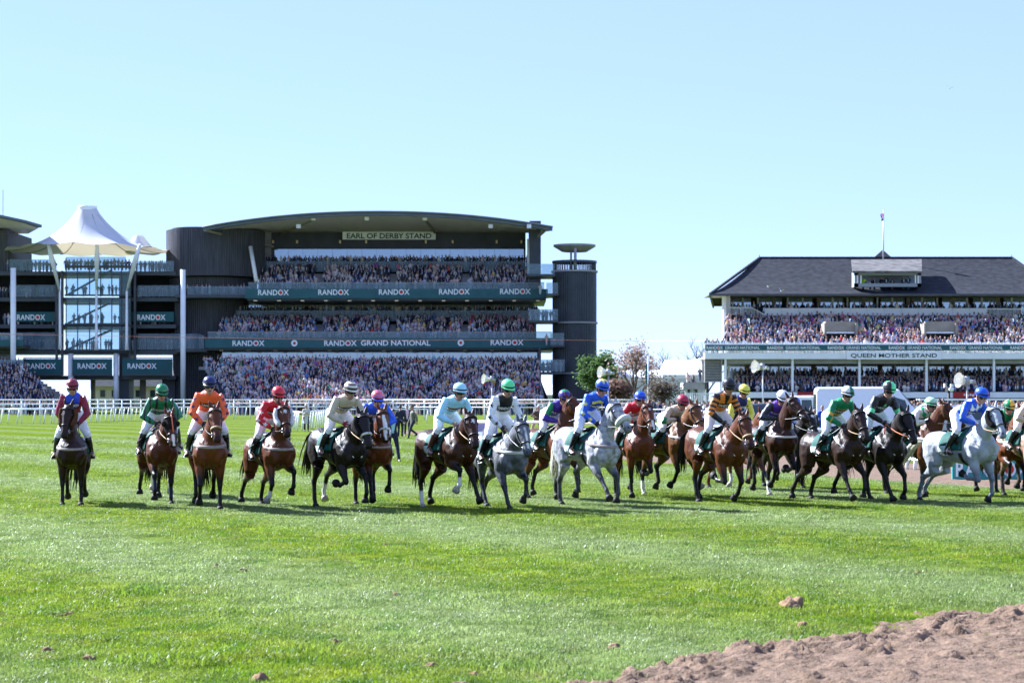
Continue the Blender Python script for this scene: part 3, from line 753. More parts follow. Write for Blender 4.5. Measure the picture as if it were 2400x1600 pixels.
# tent canopy: conical membrane with a ring at the top
ap = Vector((wx(205, Yl+2), Yl+2, wz(489, Yl+2))); n, rg = 72, 12; vs = []
for j in range(rg+1):
    f = j/rg
    for i in range(n):
        a = 2*math.pi*i/n; ca, sa = math.cos(a), math.sin(a)
        fx = 13.0 if ca > 0 else 13.0; R1 = Vector((ca*fx, sa*11.0, 0))
        edge = -6.55 - .35*abs(ca)**3 - (.35 if sa > 0 else 0)*sa
        scal = .28*(math.cos(a*12)+1)*f**3
        rr = .115 + .885*f**1.18
        z = edge*(1-(1-f)**1.85) + scal*.6
        vs.append(ap + Vector((R1.x*rr, R1.y*rr, z)))
fc = [(j*n+i, j*n+(i+1) % n, (j+1)*n+(i+1) % n, (j+1)*n+i) for j in range(rg) for i in range(n)]
t_ = P('tent_canopy', MB().add(vs, fc), 'membrane_white', True)
sub('ring_cap', MB().lathe([(1.42, -.25), (1.50, .1), (1.50, .35), (1.3, .38), (.1, .36)], ap, 36), 'paint_white', t_, root, True)
mb = MB()
for i in range(0, n, 6):
    mb.loft([vs[j*n+i] + Vector((0, 0, -.06)) for j in range(1, rg+1)], [.06]*rg, n=4)
sub('seam_cables', mb, 'concrete', t_, root, True)['kind'] = 'stuff'
for px in (48, 288, 300):
    pass
Ys = Yl-5
for pts in ([(113, 572), (140, 682), (141, 818)], [(228, 571), (226, 680), (226, 820)], [(328, 573), (297, 682), (297, 820)]):
    p3 = [at(a, b, Ys-1.5 if i == 0 else Ys+1.5) for i, (a, b) in enumerate(pts)]
    mb = MB(); mb.loft([p3[0], p3[0].lerp(p3[1], .3), p3[1]], [.22, .42, .16], n=8, side=(0,1,0)); mb.loft([p3[1], p3[1].lerp(p3[2], .85), p3[2]], [.17, .22, .34], n=8)
    P('strut', mb, 'paint_white', True)
P('rear_canopy', MB().add([ap + Vector((6.5+1.2*math.cos(q)*(2.2-k*1.6), 9+1.2*math.sin(q)*(2.2-k*1.6), -6+k*2.4)) for k in (0, .4, 1) for q in [2*math.pi*i/20 for i in range(20)]],
  [(k*20+i, k*20+(i+1) % 20, (k+1)*20+(i+1) % 20, (k+1)*20+i) for k in range(2) for i in range(20)]), 'membrane_white', True)

# ---- neighbouring stand cut by the left edge of the picture
root = empty('grandstand', (wx(-60, 312), 312, 0)); tag(root, 'end of a dark grandstand with curved roof tip at far left', 'grandstand')
P = Part(root)
rp_ = [(-420, 480), (-200, 484), (0, 503), (60, 516), (98, 527)]
vs = []
for px, py in rp_:
    vs += [at(px, py, 306), at(px, py+6, 306), at(px-20, 535, 332), at(px-20, 525, 332)]
P('roof', MB().add(vs, [(i*4+j, i*4+(j+1) % 4, (i+1)*4+(j+1) % 4, (i+1)*4+j) for i in range(4) for j in range(4)] + [(16,17,18,19)]), 'roof_grey')
vs = []
for px, py in rp_: vs += [at(min(px, 90), py+8, 307), at(min(px, 80)-14, 548, 326)]
P('soffit', MB().add(vs, [(2*i, 2*i+1, 2*i+3, 2*i+2) for i in range(4)]), 'soffit_cream')
P('side_wall', MB().box(wx(-300, 318), wx(18, 318), 318, 334, wz(640, 318), wz(540, 318)), 'timber_dark')
P('side_wall', MB().box(wx(-300, 320), wx(-20, 320), 320, 334, 0, wz(640, 320)), 'timber_dark')
P('floor_slab', MB().box(wx(-300, 310), wx(50, 310), 309, 320, wz(815, 310), wz(808, 310)), 'dark_steel')
P('sponsor_band', MB().box(wx(-300, 308.6), wx(54, 308.6), 308.4, 308.8, wz(811, 308.6), wz(796, 308.6)), 'sponsor_green')
panel_row(root, 'glass_panel', lin(wx(-80, 308.6), wx(54, 308.6), 4), 308.6, wz(796, 308.6), wz(780, 308.6), 'rail_glass')
rows((-60, -60), (50, 50), 309.4, 311, wz(811, 310), wz(811, 310), 2, 'mixed', .6, .9)
panel_row(root, 'glass_panel', lin(wx(-60, 306), wx(56, 306), 4), 306, wz(870, 306), wz(843, 306), 'rail_glass')
steps(P, 'terrace', (-120, -120), (140, 50), 288, 308, .25, wz(840, 309)-1.6, 18, 'concrete')
rows((-30, -30), (138, 55), 288, 308, .25, wz(840, 309)-1.6, 18, 'suit', .52, .93)
P('aerial', MB().cyl(at(7, 505, 318), at(7, 445, 318), .05, n=5), 'concrete')

# ---- older stand with the slate hipped roof
root = empty('grandstand', (wx(2075, 235), 235, 0)); tag(root, 'older white grandstand with dark hipped slate roof and flagpole', 'grandstand')
P = Part(root)
Ye, Yr = 235.5, 251.0
ze, zr = wz(689, Ye), wz(604.5, Yr)
ex0, ex1 = wx(1664, Ye), wx(2492, Ye); rx0, rx1 = wx(1780, Yr), wx(2372, Yr); Yk = 2*Yr-Ye
def belly(a, b, f): # bell-cast eave: slope softer at the bottom
    p = a.lerp(b, f); p.z = a.z + (b.z-a.z)*(f**1.18); return p
A, B, Cc, Dd = Vector((ex0, Ye, ze)), Vector((ex1, Ye, ze)), Vector((wx(2492, Yk), Yk, ze)), Vector((wx(1672, Yk), Yk, ze)); E, G = Vector((rx0, Yr, zr)), Vector((rx1, Yr, zr))
mb = MB(); nr = 8
for (a, b, c, d) in ((A, B, G, E), (B, Cc, G, G), (Cc, Dd, E, G), (Dd, A, E, E)):
    vs = []
    for i in range(nr+1):
        vs += [belly(a, d, i/nr), belly(b, c, i/nr)]
    mb.add(vs, [(2*i, 2*i+1, 2*i+3, 2*i+2) for i in range(nr)])
rf = P('roof', mb, 'tile_slate')
sub('eaves_gutter', MB().bar(A + Vector((0,-.1,-.1)), B + Vector((0,-.1,-.1)), .22, .25).bar(A + Vector((0,0,-.1)), Dd + Vector((0,0,-.1)), .22, .25), 'dark_steel', rf, root)
sub('soffit', MB().add([A + Vector((0,0,-.05)), B + Vector((0,0,-.05)), B + Vector((0,8,-.05)), A + Vector((0,8,-.05))], [(0,1,2,3)]), 'concrete_pale', rf, root)
sub('ridge_tiles', MB().bar(E, G, .35, .3).bar(A, E, .25, .25).bar(B, G, .25, .25), 'tile_slate', rf, root)
for px in (1780, 2371):
    sub('finial', MB().cyl(at(px, 606, Yr), at(px, 597, Yr), .07, .03, n=6), 'dark_steel', rf, root)
# dormer box
dz0, dz1 = wz(669, 237), wz(609, 243)
mat('paint_grey', (.28, .30, .33), .5, .4, var=.06)
dm = P('dormer', MB().box(wx(2003, 237), wx(2012, 237), 237, 239, wz(672, 237), wz(636, 237)).box(wx(2150, 237), wx(2159, 237), 237, 239, wz(672, 237), wz(636, 237)).box(wx(2003, 237), wx(2159, 237), 237, 237.4, wz(672, 237), wz(664, 237)).box(wx(2003, 237), wx(2159, 237), 237, 237.4, wz(645, 237), wz(636, 237)).box(wx(2003, 240), wx(2159, 240), 241, 241.3, wz(672, 240), wz(636, 240)), 'paint_grey')
a0, a1 = at(1998, 635, 236), at(2161, 635, 236); b0, b1 = at(1995, 608.5, 245.5), at(2160, 607.5, 245.5)
sub('dormer_roof', MB().add([a0, a1, b1, b0, a0+Vector((0,0,-.25)), a1+Vector((0,0,-.25)), b1+Vector((0,0,-.25)), b0+Vector((0,0,-.25))], [(0,1,2,3), (7,6,5,4), (0,4,5,1), (1,5,6,2), (3,7,4,0)]), 'lead_pale', dm, root)
for px in (2008, 2016, 2144, 2150): sub('frame_bar', MB().box(wx(px, 237), wx(px+3, 237), 236.9, 237.2, wz(664, 237), wz(645, 237)), 'paint_white', dm, root)
for px, st in ((2024, 'hiviz'), (2040, 'suit'), (2050, 'suit'), (2067, 'suit'), (2078, 'suit'), (2092, 'suit'), (2118, 'suit'), (2130, 'suit')):
    CROWD.append((wx(px, 238), 238.3, wz(650, 238)-1.7, st))
pt = at(2069, 585, 254); mb = MB()
q = [at(2044, 607, 252), at(2094, 607, 252), at(2094, 607, 258), at(2044, 607, 258)]
mb.add([pt] + q, [(0,1,2), (0,2,3), (0,3,4), (0,4,1)]); sub('turret', mb, 'tile_slate', rf, root)
# walls
Yw = 243.0
P('rear_wall', MB().box(wx(1694, Yw+.6), wx(2480, Yw+.6), Yw+.6, Yw+1.2, wz(742, Yw), wz(690, Yw)), 'interior_warm')
P('rear_wall', MB().box(wx(1694, Yw), wx(1703, Yw), Yw-4, Yw+.5, wz(742, Yw), wz(690, Yw)).box(wx(1694, Yw-4), wx(1700, Yw-4), Yw-5, Yw-3, wz(800, Yw-8), wz(692, Yw-4)), 'paint_white')
xs = lin(wx(1704, Yw), wx(2476, Yw), 22)
panel_row(root, 'window_pane', xs, Yw, wz(738, Yw), wz(694, Yw), 'window_glass')
for i, px in enumerate(range(1704, 2480, 35)):
    P('window_post', MB().box(wx(px, Yw), wx(px+(9 if i % 3 == 0 else 4), Yw), Yw-.15, Yw+.1, wz(740, Yw), wz(692, Yw)), 'paint_white' if i % 3 else 'concrete_pale')
for px in range(1720, 2400, 72):
    P('door', MB().box(wx(px+40, Yw), wx(px+56, Yw), Yw-.10, Yw+.05, wz(742, Yw), wz(697, Yw)), 'interior_dark')
Yp = 238.6
panel_row(root, 'parapet_panel', lin(wx(1792, Yp), wx(2312, Yp), 13), Yp, wz(739, Yp), wz(722, Yp), 'paint_white', .12)
P('walkway', MB().box(wx(1703, Yp), wx(2480, Yp), Yp+.1, Yw, wz(743, Yp), wz(739, Yp)), 'concrete')
for x0, x1, y0_, y1_ in ((1703, 1762, 721, 738), (2312, 2480, 724, 745)):
    mb = MB()
    for px in np.arange(x0, x1, 3.1): mb.box(wx(px, Yp), wx(px+1.1, Yp), Yp-.03, Yp+.03, wz(y1_, Yp), wz(y0_, Yp))
    mb.box(wx(x0, Yp), wx(x1, Yp), Yp-.05, Yp+.05, wz(y0_+1, Yp), wz(y0_-1.5, Yp))
    P('picket_railing', mb, 'paint_white')['kind'] = 'stuff'
mb = MB().bar(at(1762, 721, Yp), at(1792, 737, Yp-2), .10)
for k_ in range(9): mb.bar(at(1762+k_*3.4, 722+k_*1.8, Yp-.2*k_), at(1762+k_*3.4, 738+k_*1.8, Yp-.2*k_), .05)
P('stair_railing', mb, 'paint_white')['kind'] = 'stuff'
zk = wz(739, Yp)
rows((1706, 1706), (2470, 2470), Yp+.6, Yp+1.8, wz(711, Yp+1)-1.6, wz(711, Yp+1)-1.6, 2, 'suit', .62, .7)
# upper terrace
zf, zb = wz(804, 227.5)-1.15, wz(738, 238)-1.5
VOM = [(1932, 2008, 2, 7), (2166, 2242, 2, 7)]
steps(P, 'terrace', (1700, 1706), (2490, 2480), 227.6, 237.6, zf, zb, 13, 'concrete')
rows((1702, 1706), (2480, 2476), 227.8, 237.6, zf, zb, 13, 'bright', .50, .95, skip=VOM)
for x0, x1 in ((1936, 2006), (2170, 2240)):
    Yv = 230.0
    v_ = P('entrance_box', MB().box(wx(x0, Yv), wx(x1, Yv), Yv+.4, Yv+5, wz(776, Yv), wz(753, Yv)).box(wx(x0-4, Yv), wx(x0+1, Yv), Yv, Yv+5, zf-.5, wz(757, Yv)).box(wx(x1-1, Yv), wx(x1+4, Yv), Yv, Yv+5, zf-.5, wz(757, Yv)), 'concrete_pale')
    sub('opening', MB().box(wx(x0+1, Yv), wx(x1-1, Yv), Yv+.6, Yv+.7, zf, wz(776, Yv)), 'interior_dark', v_, root)
    sub('lintel', MB().box(wx(x0+2, Yv), wx(x1-2, Yv), Yv+.3, Yv+.5, wz(781, Yv), wz(777, Yv)), 'paint_white', v_, root)
rows((1656, 1656), (1700, 1700), 227.2, 228.4, zf, zf, 2, 'bright', .6, .95)
# front fascia: pickets, sponsor band, white beam, name sign
Yf = 226.4
mb = MB()
for px in np.arange(1652, 2484, 3.4):
    mb.box(wx(px, Yf), wx(px+1.8, Yf), Yf-.03, Yf+.03, wz(827, Yf), wz(802, Yf))
mb.box(wx(1652, Yf), wx(2484, Yf), Yf+.04, Yf+.12, wz(808, Yf), wz(805, Yf))
P('picket_fence', mb, 'paint_white')['kind'] = 'stuff'
bd = P('sponsor_band', MB().box(wx(1653, Yf), wx(2484, Yf), Yf-.16, Yf-.06, wz(821, Yf), wz(808, Yf)), 'sponsor_green')
for c_ in (1718, 1860, 2002, 2145, 2288, 2430):
    randox(bd, root, c_-62, c_-24, 811, 818.5, Yf-.16, depth=.03)
    sub('lettering', sign_text(MB(), 'GRAND NATIONAL', wx(c_-19, Yf), wx(c_+62, Yf), wz(818.2, Yf), wz(811.2, Yf), Yf-.16, .03, .01), 'ink_white', bd, root)
P('white_beam', MB().box(wx(1652, Yf), wx(2484, Yf), Yf, Yf+2, wz(841, Yf), wz(827, Yf)), 'paint_white')
P('floor_slab', MB().box(wx(1652, Yf+1), wx(2484, Yf+1), Yf+2, Yf+12, wz(840, Yf), wz(836, Yf)), 'concrete')
sg = P('name_sign', MB().box(wx(1984, Yf), wx(2205, Yf), Yf-.3, Yf-.05, wz(842, Yf), wz(824, Yf)), 'paint_white')
sub('lettering', sign_text(MB(), 'QUEEN MOTHER STAND', wx(1994, Yf-.3), wx(2196, Yf-.3), wz(839, Yf-.3), wz(828, Yf-.3), Yf-.3, .03, .015), 'ink_dark', sg, root)
for px in (1700, 1857, 2014, 2171, 2329, 2480):
    P('column', MB().box(wx(px-2.6, Yf+.6), wx(px+2.6, Yf+.6), Yf+.4, Yf+.8, 0, wz(841, Yf)), 'paint_white')
for px in np.arange(1765, 2400, 78):
    P('ceiling_light', MB().box(wx(px-14, 231), wx(px+14, 231), 231, 231.6, wz(845, 231), wz(843, 231)), 'lamp_warm')
# lower gallery
Yw2 = 237.0
P('rear_wall', MB().box(wx(1700, Yw2+.6), wx(2480, Yw2+.6), Yw2+.6, Yw2+1.2, 0, wz(838, Yw2)), 'interior_warm')
panel_row(root, 'window_pane', lin(wx(1704, Yw2), wx(2476, Yw2), 20), Yw2, wz(884, Yw2), wz(844, Yw2), 'window_glass')
for i, px in enumerate(range(1706, 2480, 39)):
    P('window_post', MB().box(wx(px, Yw2), wx(px+(11 if i % 4 == 1 else 4), Yw2), Yw2-.15, Yw2+.1, wz(885, Yw2), wz(842, Yw2)), 'interior_warm' if i % 4 == 1 else 'paint_white')
Yq = 232.6
panel_row(root, 'parapet_panel', lin(wx(1722, Yq), wx(2480, Yq), 15), Yq, wz(899, Yq), wz(881, Yq), 'paint_white', .12)
P('walkway', MB().box(wx(1702, Yq), wx(2480, Yq), Yq+.1, Yw2, wz(900, Yq)-.4, wz(899, Yq)), 'concrete')
rows((1714, 1714), (2476, 2476), Yq+.6, Yq+1.8, wz(863, Yq+1)-1.7, wz(863, Yq+1)-1.7, 2, 'suit', .60, .75)
z0_, z1_ = wz(908, 227.4)-1.2, wz(884, 231.6)-1.3
steps(P, 'terrace', (1700, 1700), (2484, 2484), 227.4, 231.4, z0_, z1_, 6, 'concrete')
rows((1730, 1730), (2476, 2476), 227.4, 231.4, z0_, z1_, 6, 'suit', .50, .92)
bs = P('base_board', MB().box(wx(1700, 226), wx(2484, 226), 225.8, 226.1, wz(932, 226), wz(918.5, 226)), 'paint_white')
P('base_wall', MB().box(wx(1700, 226.4), wx(2484, 226.4), 226.2, 226.6, 0, wz(917, 226)), 'interior_dark')
for x0, x1, tx in ((1869, 1962, 1905), (2234, 2320, 2258)):
    sub('red_board', MB().box(wx(x0, 225.7), wx(x1, 225.7), 225.68, 225.78, wz(932, 226), wz(918.5, 226)), 'board_red', bs, root)
    mb = MB(); sign_text(mb, '+o+e', wx(tx, 225.6), wx(tx+26, 225.6), wz(929, 225.6), wz(922, 225.6), 225.66, .01, .03)
    sub('lettering', mb, 'ink_white', bs, root)
# louvred stair box at the left end
P('louvre_box', MB().box(wx(1652, 227.5), wx(1692, 227.5), 227.6, 231, wz(893, 227.5), wz(841, 227.5)), 'interior_dark')
for k_ in range(13):
    P('louvre_slat', MB().box(wx(1653, 227.4), wx(1688, 227.4), 227.2, 227.5, wz(845.5+k_*3.7, 227.4), wz(843.3+k_*3.7, 227.4)), 'concrete')
P('louvre_frame', MB().box(wx(1651, 227.3), wx(1653.5, 227.3), 227.1, 227.5, wz(894, 227), wz(841, 227)).box(wx(1689, 227.3), wx(1692, 227.3), 227.1, 227.5, wz(894, 227), wz(841, 227)).box(wx(1651, 227), wx(1692, 227), 227.1, 227.5, wz(895, 227), wz(892, 227)), 'concrete')
for px in (1654, 1690): P('column', MB().box(wx(px-1.2, 228), wx(px+1.2, 228), 228, 228.3, 0, wz(893, 228)), 'paint_white')
P('stair_landing', MB().box(wx(1598, 230), wx(1652, 230), 228, 232, wz(906, 230)-.3, wz(890, 230)-.3), 'concrete')
mb = MB()
for px in np.arange(1602, 1700, 4.2): mb.box(wx(px, 224), wx(px+1.3, 224), 224, 224.06, wz(948, 224), wz(921, 224))
mb.box(wx(1602, 224), wx(1700, 224), 223.98, 224.08, wz(922.5, 224), wz(920.5, 224))
P('picket_railing', mb, 'paint_white')['kind'] = 'stuff'
for px, py in ((1612, 893), (1624, 893), (1614, 905), (1628, 908), (1640, 887), (1608, 915), (1622, 925), (1632, 915)):
    CROWD.append((wx(px, 229), 229, wz(py, 229)-.3 if py == 887 else wz(py, 229)-.8, 'suit'))

# ---- crowd along the rails
for (x0, x1, Y0, Y1, n_, st) in ((0, 135, 262, 272, 3, 'suit'), (540, 1330, 262, 284, 11, 'mixed'), (1330, 1700, 196, 204, 4, 'mixed'), (1700, 2440, 196, 208, 6, 'bright')):
    rows((x0, x0), (x1, x1), Y0, Y1, 0, .15, n_, st, .55, .85)
# ------------------------------------------------------------------ spectators
vmat('spectator', rough=.8, spec=.2, nscale=4, var=.08)
def lp_person(seed, style):
    """low figure facing -Y, one continuous loft for body, parts told by vertex index"""
    r = random.Random(seed); mb = MB(); idx = []
    def put(k): idx.extend([k]*(len(mb.v)-len(idx)))
    h = r.uniform(.94, 1.05); w = r.uniform(.92, 1.1); dress = style == 'dress'
    mb.loft([(0,0,.0), (0,0,.45*h), (0,0,.84*h)], [(.10*w,.09), (.14*w,.11), (.18*w,.13)] if not dress else [(.09,.08), (.20*w,.16), (.17*w,.13)], side=(1,0,0), n=6, cap=False); put(0)
    mb.loft([(0,0,.82*h), (0,0,1.05*h), (0,-.01,1.28*h), (0,0,1.42*h), (0,0,1.50*h)], [(.18*w,.13), (.17*w,.12), (.215*w,.135), (.20*w,.10), (.07,.06)], side=(1,0,0), n=7, cap=False); put(1)
    mb.add([(-.05,-.152,1.10*h), (.05,-.152,1.10*h), (.065,-.120,1.44*h), (-.065,-.120,1.44*h)], [(0,1,2,3)]); put(2)
    hz = 1.64*h; hx = r.uniform(-.03, .03)
    mb.loft([(hx,0,1.47*h), (hx,-.01,1.53*h), (hx,-.015,hz-.04), (hx,-.005,hz+.04), (hx,0,hz+.105)], [(.05,.055), (.072,.085), (.090,.108), (.083,.10), (.02,.03)], side=(1,0,0), n=7); put(3)
    if style == 'hat':
        mb.loft([(hx,0,hz+.045), (hx,0,hz+.055), (hx,0,hz+.06), (hx,0,hz+.15)], [(.15,.16), (.15,.16), (.085,.10), (.07,.08)], side=(1,0,0), n=8)
    elif dress:
        mb.loft([(hx,.05,hz-.22), (hx,.045,hz-.05), (hx,.02,hz+.05), (hx,.01,hz+.12)], [(.10,.05), (.098,.07), (.09,.09), (.03,.04)], side=(1,0,0), n=6)
    else:
        mb.loft([(hx,.045,hz-.05), (hx,.02,hz+.05), (hx,.01,hz+.118)], [(.084,.062), (.090,.092), (.03,.04)], side=(1,0,0), n=6)
    put(4)
    up = r.random() < .14
    for s in (1, -1):
        if up and s == 1: pts = [(s*.20*w,0,1.38*h), (s*.30,-.12,1.25*h), (s*.12,-.26,1.55*h)]
        elif r.random() < .45: pts = [(s*.21*w,0,1.38*h), (s*.27*w,-.02,1.10*h), (s*.10,-.22,1.12*h)]
        else: pts = [(s*.21*w,0,1.38*h), (s*.27*w,.01,1.10*h), (s*.25*w,-.08,.85*h)]
        mb.loft(pts, [.058,.05,.036], n=5, side=(0,1,0)); put(1)
        mb.ellipsoid(pts[-1], (.045,.045,.05), n=5, m=3); put(3)
    return np.array(mb.v), mb.f, np.array(idx)
SKIN = [(.46,.27,.20), (.52,.32,.25), (.40,.22,.15), (.58,.36,.28), (.22,.11,.07)]
HAIR = [(.02,.015,.01), (.06,.03,.015), (.12,.07,.03), (.30,.20,.09), (.30,.29,.28), (.03,.02,.015), (.05,.03,.02)]
def outfit(r, sec):
    """style name, label phrase, colours for legs, top, shirt, skin, hair"""
    sk = r.choice(SKIN); hr = r.choice(HAIR)
    if sec == 'hiviz': return 'suit', 'hiviz', [(.02,.02,.03), (.45,.80,.04), (.45,.80,.04), sk, hr]
    p = {'suit': .84, 'mixed': .70, 'bright': .60}[sec]; q = r.random()
    if q < p:
        c = r.choice([(.014,.018,.045), (.020,.026,.07), (.012,.012,.016), (.03,.035,.05), (.06,.065,.08), (.022,.03,.09), (.10,.09,.08), (.05,.09,.20), (.13,.16,.22)])
        s_ = r.choice([(.62,.64,.70), (.68,.68,.68), (.40,.50,.70), (.02,.02,.03), (.55,.42,.42)])
        return r.choice(['suit', 'suit', 'suit', 'suit', 'hat']), 'suit', [tuple(x*.9 for x in c), c, s_, sk, hr if r.random() < .8 else c]
    if q < p + .29:
        c = r.choice([(.55,.52,.48), (.62,.60,.60), (.60,.46,.40), (.45,.50,.62), (.50,.40,.34), (.66,.62,.55), (.58,.40,.44)])
        return r.choice(['dress', 'suit', 'dress', 'hat']), 'pale', [c, c, c, sk, hr]
    c = r.choice([(.45,.04,.05), (.50,.16,.24), (.10,.22,.52), (.06,.22,.14), (.62,.30,.08), (.30,.08,.30), (.55,.12,.10), (.20,.40,.55), (.65,.55,.20)])
    return r.choice(['dress', 'dress', 'suit', 'hat']), 'colour', [c if r.random() < .7 else (.05,.05,.06), c, c, sk, hr]
BASE = {(s_, i): lp_person(i*7+hash_, s_) for hash_, s_ in enumerate(('suit', 'dress', 'hat')) for i in range(5)}
CR = np.array([(c[0], c[1], c[2]) for c in CROWD])
seen = (np.abs(CR[:, 0]) < .262*CR[:, 1]) 
CROWD = [c for c, k in zip(CROWD, seen) if k]; CR = CR[seen]
vis = CR[:, 2] + 1.6 > HC - (30/F)*CR[:, 1]
def pick(m, n):
    i = np.where(m)[0]; return i[np.argsort(CR[i, 1])][:n].tolist()
qm = CR[:, 0] > wx(1640, 230)
chosen = set(pick((CR[:, 1] < 212) & qm, 110) + pick((CR[:, 1] < 212) & ~qm, 20) + pick((CR[:, 1] > 220) & (CR[:, 1] < 245) & (CR[:, 2] > 6.5) & qm, 95) + pick((CR[:, 1] > 220) & (CR[:, 1] < 245) & (CR[:, 2] < 6) & qm, 75))
BIGMESH = {}
def where(x, y, z):
    if y < 212: return ('behind the white rail below the slate-roofed stand' if x > wx(1640, 230) else 'behind the white rail near the marquees'), 'rail'
    if y > 240: return 'on the top gallery of the slate-roofed stand', 'gallery'
    if z > 6.5: return 'on the upper terrace of the slate-roofed stand', 'upper terrace'
    return 'in the lower gallery of the slate-roofed stand', 'lower gallery'
VV, FF, CC = [], [], []; off = 0
for i, (x, y, z, sec) in enumerate(CROWD):
    r = random.Random(i*13+5); st, lab, cols = outfit(r, sec); var = r.randrange(5)
    V_, F_, I_ = BASE[(st, var)]
    rz = r.uniform(-.5, .5); c_, s_ = math.cos(rz), math.sin(rz); sc = r.uniform(.95, 1.06)
    if i in chosen:
        key = (st, var, r.randrange(3), lab)
        if key not in BIGMESH:
            me = bpy.data.meshes.new('spectator'); me.from_pydata(V_.tolist(), [], F_); me.update()
            set_col(me, np.array(cols)[I_]); me.polygons.foreach_set('use_smooth', [True]*len(me.polygons)); BIGMESH[key] = me
        o = link('spectator', BIGMESH[key], 'spectator'); o.location = (x, y, z); o.rotation_euler = (0, 0, rz); o.scale = (sc, sc, sc)
        wh, gk = where(x, y, z)
        wear = {'suit': 'dark clothes', 'pale': 'pale clothes', 'colour': 'bright coloured clothes', 'hiviz': 'yellow high-visibility jacket'}[lab]
        tag(o, 'spectator in %s standing %s' % (wear, wh), 'spectator', 'spectators %s, %s' % (wh, wear))
        continue
    Q = V_*sc; Q = np.stack([Q[:, 0]*c_-Q[:, 1]*s_+x, Q[:, 0]*s_+Q[:, 1]*c_+y, Q[:, 2]+z], 1)
    VV.append(Q); CC.append(np.array(cols)[I_]); FF.extend([tuple(k+off for k in f) for f in F_]); off += len(Q)
me = bpy.data.meshes.new('crowd'); me.from_pydata(np.concatenate(VV).tolist(), [], FF); me.update(); set_col(me, np.concatenate(CC))
me.polygons.foreach_set('use_smooth', [True]*len(me.polygons))
tag(link('crowd', me, 'spectator'), 'packed crowd of racegoers filling the grandstand terraces', 'crowd', kind='stuff')
print('crowd', len(CROWD), 'tris', len(me.polygons)*2)
# ------------------------------------------------------------------ horses
vmat('horse_coat', rough=0.44, spec=0.22, nscale=5.0, var=0.22, bump=0.05, bscale=90.0)
def grey_mat(name, dark, k):
    m = vmat(name, rough=0.42, spec=0.45, nscale=4.0, var=0.12, bump=0.2, bscale=90)
    nt = m.node_tree; b = nt.nodes['Principled BSDF']
    tc = nt.nodes.new('ShaderNodeTexCoord')
    vo = nt.nodes.new('ShaderNodeTexVoronoi'); vo.inputs['Scale'].default_value = 13.0; vo.feature = 'SMOOTH_F1'
    nz = nt.nodes.new('ShaderNodeTexNoise'); nz.inputs['Scale'].default_value = 6.0
    nt.links.new(tc.outputs['Object'], nz.inputs['Vector'])
    ad = nt.nodes.new('ShaderNodeVectorMath'); ad.operation = 'MULTIPLY_ADD'; ad.inputs[1].default_value = (0.12,)*3
    nt.links.new(nz.outputs['Color'], ad.inputs[0]); nt.links.new(tc.outputs['Object'], ad.inputs[2]); nt.links.new(ad.outputs[0], vo.inputs['Vector'])
    mr = nt.nodes.new('ShaderNodeMapRange'); mr.inputs['From Min'].default_value = 0.25; mr.inputs['From Max'].default_value = 0.7
    mr.inputs['To Min'].default_value = 1.0; mr.inputs['To Max'].default_value = k
    nt.links.new(vo.outputs['Distance'], mr.inputs['Value'])
    src = b.inputs['Base Color'].links[0].from_socket
    mx = nt.nodes.new('ShaderNodeMix'); mx.data_type = 'RGBA'; mx.blend_type = 'MULTIPLY'; mx.inputs[0].default_value = 1.0
    nt.links.new(src, mx.inputs[6]); nt.links.new(mr.outputs[0], mx.inputs[7]); nt.links.new(mx.outputs[2], b.inputs['Base Color'])
def muscle(m):
    nt = m.node_tree; b = nt.nodes['Principled BSDF']; old = b.inputs['Normal'].links[0].from_socket
    tc = nt.nodes.new('ShaderNodeTexCoord'); mp = nt.nodes.new('ShaderNodeMapping'); mp.inputs['Scale'].default_value = (1.0, 1.6, .7)
    nz = nt.nodes.new('ShaderNodeTexNoise'); nz.inputs['Scale'].default_value = 8.0; nz.inputs['Detail'].default_value = 3
    bp = nt.nodes.new('ShaderNodeBump'); bp.inputs['Strength'].default_value = .55; bp.inputs['Distance'].default_value = .04
    nt.links.new(tc.outputs['Object'], mp.inputs['Vector']); nt.links.new(mp.outputs[0], nz.inputs['Vector']); nt.links.new(nz.outputs['Fac'], bp.inputs['Height'])
    nt.links.new(old, bp.inputs['Normal']); nt.links.new(bp.outputs[0], b.inputs['Normal'])
muscle(MATS['horse_coat'])
grey_mat('dapple_coat', 0.2, 0.36)
grey_mat('pale_coat', 0.2, 0.8)
muscle(MATS['dapple_coat']); muscle(MATS['pale_coat'])
mat('hair_black', (0.012, 0.010, 0.009), 0.5, 0.3, var=0.4, scale=20, streak=(1, 1, 6))
mat('hair_pale', (0.62, 0.58, 0.46), 0.6, 0.3, var=0.25, scale=20)
mat('hair_brown', (0.05, 0.024, 0.012), 0.5, 0.3, var=0.4, scale=20)
mat('hoof_horn', (0.014, 0.012, 0.010), 0.7, 0.3, var=0.3, scale=25)
mat('hoof_pale', (0.34, 0.30, 0.24), 0.5, 0.3, var=0.3, scale=25)
mat('eye_dark', (0.006, 0.004, 0.003), 0.08, 0.6, var=0.1)
mat('leather_black', (0.013, 0.012, 0.011), 0.4, 0.4, var=0.25, scale=30)
mat('leather_brown', (0.055, 0.026, 0.012), 0.42, 0.4, var=0.25, scale=30)
mat('strap_tan', (0.36, 0.24, 0.13), 0.6, 0.3, var=0.2, scale=30)
mat('strap_orange', (0.55, 0.14, 0.06), 0.6, 0.3, var=0.15, scale=30)
mat('web_white', (0.62, 0.58, 0.52), 0.8, 0.2, var=0.12, scale=20)
mat('web_grey', (0.30, 0.25, 0.22), 0.8, 0.2, var=0.2, scale=20)
mat('fleece_white', (0.72, 0.70, 0.66), 0.95, 0.1, var=0.12, scale=60, bump=0.9, bscale=160)
